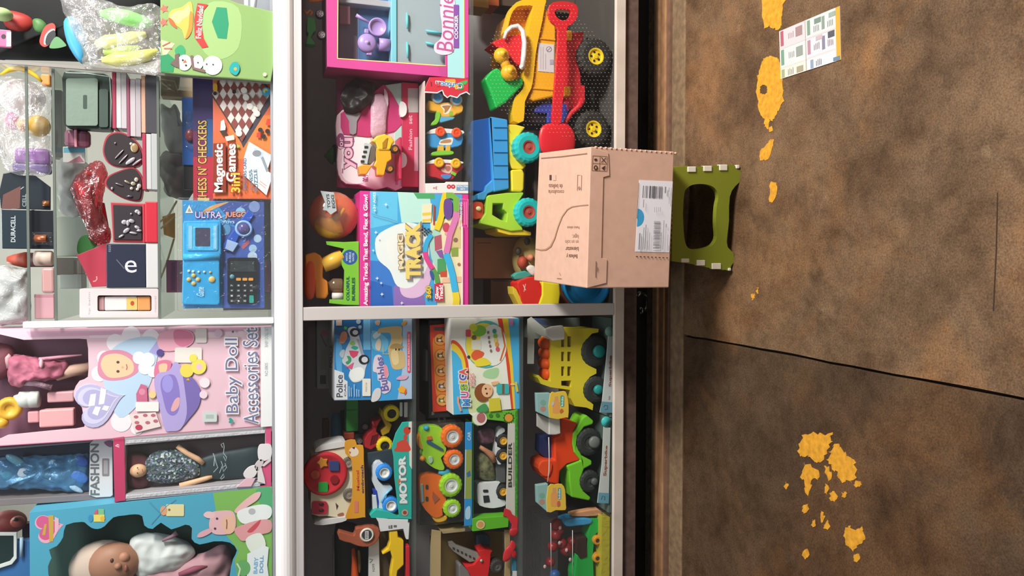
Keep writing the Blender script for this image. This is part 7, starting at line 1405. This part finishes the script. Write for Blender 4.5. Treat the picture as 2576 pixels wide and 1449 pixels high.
t.prism('green_base', M('#5fb02c', 0.4), q((712, 1290), (1110, 1260), (1130, 1290), (1125, 1385), (720, 1435)), YA, 0.05, bevel=0.001)
t.art([('t', '#3a3c3a', 'BUILDER', [q((1124, 930))[0], q((1124, 420))[0], q((1166, 420))[0], q((1166, 930))[0]], 0.02), ('r', '#8f8c86', *q((1182, 420))[0], *q((1190, 920))[0]), ('s', '#2f6a24', *q((1130, 140))[0], 15, 12, 0.75), ('c', '#e0983a', *q((1130, 140))[0], 10), ('c', '#3f7a2c', *q((925, 115))[0], 5), ('c', '#3f7a2c', *q((1003, 110))[0], 5), ('c', '#e2dcd6', *q((800, 150))[0], 18, 17), ('c', '#b06a6a', *q((815, 140))[0], 11, 13), ('c', '#e0c49a', *q((808, 1355))[0], 11), ('c', '#cf9a5a', *q((808, 1355))[0], 8)], YA, start=0.0012)
YB2 = YA+0.03
t.add('box_top', g_prism([[P(x, y, YA+0.004) for x, y in ((1188.5, 1064), (1191, 1064), (1191, 1300), (1188.5, 1300))]], Vector((0, 0.086, 0))), M('#3f6a34', 0.5))
t.prism('truck_cab', M('#e2e2e6', 0.35), smooth_loop(q((775, 900), (850, 885), (1000, 870), (1035, 880), (1000, 930), (1010, 1060), (1090, 1080), (1090, 1140), (1000, 1165), (920, 1170), (800, 1140), (775, 1060)), 2), YB2, 0.05, bevel=0.005)
t.prism('cab_window', M('#2e3036', 0.3), q((840, 1030), (905, 1025), (918, 1100), (850, 1110)), YB2-0.002, 0.004, bevel=0.0005)
t.prism('cab_window', M('#2e3036', 0.3), rrect(*q((840, 960))[0], *q((898, 990))[0], 2), YB2-0.002, 0.004, bevel=0.0005)
t.box('flatbed', M('#5a5a5c', 0.5), 1248, 1166, 1272, 1215, YB2+0.01, 0.05)
t.prism('rear_fender', M('#dcdce0', 0.35), smooth_loop(q((1030, 270), (1080, 260), (1085, 300), (1040, 330), (1010, 400), (1000, 470), (1045, 490), (1005, 540), (1000, 620), (1050, 660), (1010, 670), (985, 560), (990, 400)), 2), YB2, 0.04, bevel=0.004)
for X, Yy in ((1072, 405), (1070, 575), (1070, 985)): t.wheel(*q((X, Yy))[0], 17, YB2-0.012, 0.03, M('#26262a', 0.6), M('#e2a834', 0.4), 9.5, tread=0.04)
t.puff('camo_cargo', M('#6a6a4c', 0.7, grain=0.7, scale=60), q((760, 560), (850, 540), (940, 640), (980, 780), (960, 850), (800, 830), (750, 700)), YB2+0.02, 0.02)
t.puff('mauve_cargo', M('#7a5468', 0.7, grain=0.5, scale=60), q((770, 300), (880, 260), (960, 280), (960, 400), (860, 440), (780, 420)), YB2+0.03, 0.02)
t.tube('action_figure', M('#b87a5a', 0.5), q((800, 470), (860, 510), (930, 560), (970, 640)), YB2+0.005, [5, 6, 9, 7])
t.prism('red_tape', M('#c83038', 0.4), q((1085, 1170), (1150, 1195), (1170, 1240), (1240, 1280), (1230, 1440), (1150, 1440), (1170, 1360), (1110, 1270), (1065, 1260)), YA-0.004, 0.003)
t.pane('window_film', WINFILM, q((715, 200), (1110, 200), (1100, 1270), (715, 1290)), YA+0.003)
q = lambda *p: [(1030+a/8.31, 1280+b/8.31) for a, b in p]
t = T('crane_truck_box', 'tan cardboard box holding a red toy crane truck', 'toy box', base(1307, 1440, YA+0.01))
CB = M('#b39a72', 0.6)
t.box('box_back', M('#8a7048', 0.6), 1082, 1336, 1307, 1560, YA+0.16, 0.006)
t.prism('box_wall', CB, q((470, 440), (660, 470), (655, 1404), (640, 2300), (430, 2300), (440, 800)), YA+0.03, 0.006)
t.prism('box_flap', CB, q((640, 450), (1170, 420), (1165, 470), (700, 520)), YA+0.04, 0.10)
t.prism('box_corner', M('#a58a62', 0.6), q((1990, 440), (2100, 440), (2120, 2300), (1960, 2300), (2000, 1100)), YA+0.02, 0.006)
t.box('print_strip', M('#3f7a94', 0.4), 1288, 1372, 1302, 1560, YA+0.01, 0.006)
t.art([('r', '#d2cfcc', 1289, 1436, 1300, 1449), ('c', '#4a4a50', 1286, 1440, 3, 5)], YA+0.01)
YX = YA+0.06
t.prism('crane_arm', M('#8a8480', 0.5), q((810, 690), (900, 675), (990, 760), (1440, 930), (1470, 1010), (1420, 1090), (1260, 1120), (930, 900), (830, 790)), YX, 0.02, bevel=0.002)
for i in range(6): t.prism('arm_hole', M('#3c3836', 0.6), q(*[(900+i*85+a, 800+i*42+b) for a, b in ((0, 0), (45, 12), (55, 65), (10, 50))]), YX-0.001, 0.002, bevel=0)
t.prism('truck_cab', M('#d2282c', 0.4), q((1440, 880), (1580, 850), (1740, 880), (1700, 940), (1690, 1150), (1650, 1404), (1640, 2000), (1300, 2000), (1290, 1404), (1165, 1210), (1350, 1170), (1480, 1010)), YX-0.01, 0.06, bevel=0.005)
t.lathe('cab_bolt', M('#b8b2ae', 0.3, metal=0.5), *q((1510, 1090))[0], YX-0.014, [(0, -1), (3, -1), (4, 1), (4, 6)], 'Y', 12)
t.prism('grey_base', M('#7a7474', 0.5), q((1030, 1180), (1080, 1150), (1230, 1290), (1280, 1404), (1280, 2000), (1050, 2000)), YX, 0.05, bevel=0.004)
t.wheel(*q((1840, 1220))[0], 18, YX-0.02, 0.04, M('#3a3434', 0.6), M('#5a5452', 0.4), 9)
t.prism('blue_glass', M('#2f4a5c', 0.3), q((1390, 540), (1600, 520), (1700, 600), (1680, 820), (1400, 780)), YX+0.05, 0.03, bevel=0.006)
t = T('red_ribbon', 'crumpled red gift ribbon hanging over the box corner in the middle row', 'ribbon', base(1305, 1390, YA-0.004))
t.puff('ribbon_end', M('#c42c34', 0.4, bump=0.5, scale=60), q((2130, 660), (2200, 700), (2230, 780), (2190, 830), (2240, 930), (2210, 1030), (2150, 1010), (2120, 960), (2090, 1060), (2000, 1110), (1950, 1060), (1980, 880), (2080, 760)), YA-0.002, 0.006)
t.puff('ribbon_knot', M('#b02a32', 0.4, bump=0.5, scale=60), q((2100, 430), (2180, 400), (2270, 420), (2250, 540), (2180, 580), (2090, 530)), YA-0.002, 0.006)

# ================================================================== counter, left bay, bottom row
FLOORZ = ZBOT+0.0004
GAIN = 1.1
q = lambda *p: [(1310+a/5.176, 780+b/5.176) for a, b in p]
YZ = 2.50
t = T('yellow_truck_pack', 'open display box with a yellow toy truck carrying an orange load', 'toy truck', base(1543, 930, YZ))
TY = M('#dcc832', 0.4)
slots = []
for x0, x1 in ((1412, 1420), (1427.5, 1437)):
    for y0, y1 in ((846, 873), (885, 909), (922, 946)): slots.append([(x0, y0), (x1, y0), (x1, y1), (x0, y1)])
slots.append([(1412, 958), (1437, 957), (1437, 974), (1412, 970)])
body = q((395, 390), (430, 290), (560, 235), (700, 235), (900, 235), (1015, 245), (1010, 290), (930, 305), (840, 400), (800, 490), (795, 560), (820, 650), (880, 720), (985, 770), (985, 825), (900, 870), (835, 960), (815, 1050), (840, 1140), (945, 1230), (935, 1305), (860, 1270), (700, 1250), (650, 1150), (640, 1040), (390, 1005), (260, 960), (220, 880), (235, 850), (300, 910), (390, 930))
t.prism('truck_body', TY, body, YZ, 0.10, bevel=0.004, holes=slots)
t.prism('truck_inside', M('#4a4028', 0.6), q((500, 320), (690, 320), (690, 1020), (500, 1020)), YZ+0.05, 0.03)
for i, (yy, dx) in enumerate(((430, 0), (560, 3), (690, 0), (820, 10))): t.ell('orange_load', M('#e85a1e', 0.5), *q((310, yy))[0], 15-dx*0.3, 16, YZ+0.05, 0.04)
for X, Yy, r, hx, h in ((985, 540, 40, 1030, 16), (985, 1040, 34, 1018, 12)):
    w = t.wheel(*q((X, Yy))[0], r, YZ-0.01, 0.06, M('#2e3130', 0.6), M('#3a3c3a', 0.6), r*0.45, tread=0.03)
    t.lathe('hub_cap', M('#1f8a8a', 0.4), *q((hx, Yy))[0], YZ-0.022, [(0, -2), (h*0.7, -2), (h, 1), (h, 8)], 'Y', 22, parent=w)
WH = M('#cfcac6', 0.4)
t.prism('box_corner', WH, q((325, 250), (420, 215), (555, 200), (572, 260), (568, 385), (420, 400), (340, 340)), YZ-0.03, 0.02, bevel=0.003)
t.add('box_roof', g_prism([[P(x, y, YZ-0.01) for x, y in q((140, 90), (330, 250), (340, 340), (395, 395), (180, 290), (170, 700), (90, 700), (90, 120))]], Vector((0, 0.004, 0))), M('#b9b8b4', 0.5))
st2 = t.prism('front_strip', M('#c6c8ca', 0.4), q((1145, 300), (1230, 300), (1195, 1340), (1030, 1335), (1060, 1190), (1100, 800)), YZ-0.045, 0.004)
t.art([('t', '#9a5a44', 'Superbike', q((1145, 1000), (1150, 590), (1195, 590), (1185, 1000)), 0.04), ('p', '#6a94a8', q((1055, 1190), (1195, 1200), (1190, 1338), (1030, 1335))), ('l', '#3f5f74', q((1080, 1265), (1095, 1240), (1130, 1245), (1130, 1290), (1095, 1295)), 2), ('t', '#7a7878', 'TOY', q((1142, 1170), (1146, 1115), (1168, 1115), (1164, 1170)), 0.02)], YZ-0.045, parent=st2)
t.lathe('strip_badge', M('#86a8a4', 0.4), *q((1165, 278))[0], YZ-0.048, [(0, -1), (5, -1), (6, 0), (13, 0), (13, 4)], 'Y', 22)
t.prism('box_tray', M('#5a6a66', 0.5), [(1538, 800), (1546, 800), (1544, 1050), (1534, 1050)], YZ-0.04, 0.16)
def name_card(label, pts_side, pts_front, glyphs, Y):
    t = T('name_card', label, 'card', base(1545, pts_front[0][1], Y), 'yellow corner cards on the display boxes')
    s_ = t.prism('side', M('#8fb4b4', 0.4), pts_side, Y+0.002, 0.02)
    f_ = t.prism('front', M('#e6be48', 0.4), smooth_loop(pts_front, 2), Y, 0.004, bevel=0.001)
    t.art(glyphs, Y, parent=f_)
    t.art([('c', '#b88a7a', (pts_side[0][0]+pts_side[2][0])/2, (pts_side[0][1]+pts_side[2][1])/2+8, 7), ('c', '#7aa89c', (pts_side[0][0]+pts_side[2][0])/2, (pts_side[0][1]+pts_side[2][1])/2-8, 7)], Y+0.002, name='side_print', parent=s_)
name_card('yellow corner card beside the yellow toy truck', q((205, 1085), (385, 1080), (375, 1405), (215, 1330)), q((385, 1090), (450, 1075), (560, 1055), (600, 1090), (625, 1240), (620, 1390), (590, 1400), (375, 1405)),
    [('rr', '#e8a05c', *q((415, 1180))[0], *q((505, 1345))[0], 5), ('p', '#d9a06a', q((440, 1130), (480, 1120), (490, 1180), (440, 1190))), ('rr', '#3fa89c', *q((515, 1110))[0], *q((565, 1260))[0], 4), ('t', '#e2ece6', 'kids', q((525, 1250), (530, 1125), (555, 1125), (550, 1250)), 0.03), ('ps', '#c86a3c', q((510, 1300), (540, 1285), (555, 1320), (515, 1345))), ('ps', '#b9c8dc', q((400, 1220), (425, 1190), (435, 1220), (410, 1250)))], YZ-0.055)
q = lambda *p: [(1310+a/3.379, 1020+b/3.379) for a, b in p]
t = T('orange_truck_pack', 'open display box with an orange and lime toy truck', 'toy truck', base(1543, 1160, YZ))
t.prism('truck_body', M('#e6461e', 0.4), q((285, 280), (340, 250), (345, 120), (485, 150), (445, 230), (440, 340), (460, 400), (510, 465), (395, 500), (335, 560), (325, 675), (250, 660), (175, 600), (150, 540), (160, 480), (220, 460), (290, 465)), YZ, 0.09, bevel=0.005)
t.prism('cab_top', M('#ee5028', 0.4), smooth_loop(q((150, 540), (170, 480), (230, 465), (270, 500), (250, 600), (190, 600)), 2), YZ-0.006, 0.05, bevel=0.006)
t.prism('navy_cargo', M('#2a3264', 0.4), q((165, 260), (285, 255), (290, 470), (220, 458), (160, 400)), YZ+0.03, 0.05, bevel=0.003)
t.prism('truck_chassis', M('#74c42e', 0.4), q((480, 190), (520, 110), (560, 80), (620, 130), (615, 160), (540, 185), (485, 260), (478, 340), (520, 425), (605, 470), (605, 505), (540, 540), (508, 630), (535, 730), (598, 785), (585, 810), (430, 780), (415, 660), (410, 560), (390, 515), (510, 468), (455, 400), (440, 330), (445, 240)), YZ-0.004, 0.09, bevel=0.005)
for X, Yy, r, hx, h, c in ((590, 315, 35, 632, 15, '#6d706e'), (595, 650, 28, 632, 9, '#565a5a')):
    w = t.wheel(*q((X, Yy))[0], r, YZ-0.014, 0.06, M('#2e3130', 0.6), M('#3a3c3a', 0.6), r*0.5, tread=0.03)
    t.lathe('hub_cap', M(c, 0.4), *q((hx, Yy))[0], YZ-0.026, [(0, -2), (h*0.7, -2), (h, 1), (h, 8)], 'Y', 22, parent=w)
t.prism('box_corner', WH, q((240, 110), (335, 110), (340, 240), (300, 250), (240, 250)), YZ-0.03, 0.02, bevel=0.003)
t.prism('box_corner_side', M('#b4b0ac', 0.5), q((140, 70), (238, 110), (238, 250), (140, 180)), YZ-0.026, 0.01)
st2 = t.prism('front_strip', M('#c6c8c6', 0.4), q((705, 180), (765, 190), (750, 835), (652, 830), (690, 500)), YZ-0.045, 0.004)
t.art([('t', '#9a5a44', 'Superbike', q((700, 600), (718, 340), (742, 340), (736, 600)), 0.04), ('p', '#6a9cb0', q((662, 740), (752, 745), (748, 832), (653, 828))), ('l', '#3f5f74', q((685, 800), (695, 770), (715, 775), (712, 805)), 2)], YZ-0.045, parent=st2)
t.lathe('strip_badge', M('#3fb4b4', 0.4), *q((728, 138))[0], YZ-0.048, [(0, -1), (4, -1), (5, 0), (13, 0), (13, 4)], 'Y', 22)
t.tube('clear_rib', M('#dcd8d4', 0.2), q((238, 270), (242, 450), (240, 560), (228, 650)), YZ-0.05, 1.2)
t.prism('box_tray', M('#5a6a66', 0.5), [(1534, 1052), (1544, 1052), (1540, 1290), (1530, 1290)], YZ-0.04, 0.16)
name_card('yellow corner card below the orange and lime truck', q((135, 680), (232, 665), (225, 905), (140, 830)), q((232, 690), (290, 672), (350, 668), (378, 720), (385, 840), (380, 890), (300, 890), (222, 905)),
    [('rr', '#e8a05c', *q((255, 740))[0], *q((312, 860))[0], 5), ('p', '#d9a06a', q((270, 700), (300, 700), (300, 745), (268, 750))), ('rr', '#5a9aac', *q((315, 700))[0], *q((342, 800))[0], 3), ('t', '#e2ece6', 'kids', q((320, 795), (320, 708), (336, 708), (336, 795)), 0.03), ('ps', '#c86a4c', q((310, 820), (330, 810), (335, 850), (312, 860)))], YZ-0.055)
t = T('farm_toy_box', 'clear box with red beaded toys and a green tractor with orange wheels', 'toy box', base(1543, 1400, YZ))
t.prism('green_tractor', M('#22b04a', 0.4), q((600, 960), (678, 962), (678, 1060), (630, 1100), (615, 1250), (620, 1449), (620, 1700), (470, 1700), (455, 1449), (480, 1280), (560, 1200)), YZ, 0.06, bevel=0.005)
t.prism('blue_canopy', M('#3f9ad0', 0.4), smooth_loop(q((380, 985), (480, 960), (605, 965), (595, 1010), (480, 1025), (390, 1030)), 2), YZ-0.005, 0.07, bevel=0.005)
for yy in (1150, 1302): t.wheel(*q((655, yy))[0], 11.5, YZ-0.016, 0.03, M('#e8982a', 0.4), M('#4a3a24', 0.5), 5, tread=0.04)
for X, Yy, r in ((390, 1220, 17), (305, 1010, 15), (300, 1100, 14), (330, 1060, 11), (270, 1200, 13), (350, 1170, 13), (250, 1330, 12), (430, 1150, 11)):
    t.ell('red_bead', M('#8c2428', 0.35), *q((X, Yy))[0], r, r, YZ+0.03, 0.02)
for X, Yy in ((335, 1040), (330, 1168), (390, 1230), (522, 1200), (420, 1310), (205, 1370)): t.ell('bead_shine', M('#d8b4b4', 0.2), *q((X, Yy))[0], 4, 5, YZ+0.008, 0.004)
t.ell('blue_ball', M('#2f5a9c', 0.4), *q((290, 1440))[0], 14, 14, YZ+0.02, 0.02)
t.prism('dark_seat', M('#3a2422', 0.5), q((480, 1120), (560, 1110), (565, 1290), (510, 1310), (470, 1250)), YZ-0.004, 0.05, bevel=0.004)
t.prism('yellow_floor', M('#c8b83a', 0.4), q((690, 940), (760, 950), (755, 1700), (680, 1700)), YZ-0.03, 0.10)
t.prism('peach_parts', M('#d89a72', 0.5), smooth_loop(q((430, 920), (520, 900), (660, 880), (690, 930), (560, 945), (440, 940)), 2), YZ, 0.03, bevel=0.003)
t.box('clear_case', BLISTER, 1362, 1298, 1538, 1560, YZ-0.032, 0.16, bevel=0.003)
t.tube('case_rib', M('#cfd2d2', 0.2), q((255, 1000), (260, 1449)), YZ-0.034, 0.9)
t.tube('case_rib', M('#cfd2d2', 0.2), q((440, 1060), (442, 1449)), YZ-0.034, 0.9)
t = T('white_back_carton', 'white carton with a blue picture at the back above the yellow truck', 'carton', base(1545, 830, 2.76))
t.box('carton', M('#9aa09c', 0.5, gain=1.0), 1338, 800, 1545, 850, 2.74, 0.1)
t.art([('ps', '#6a7ab0', [(1342, 800), (1372, 806), (1380, 818), (1350, 812)])], 2.74)
# ------------------------------------------------------------------ set everything down on what carries it
bpy.context.view_layer.update()
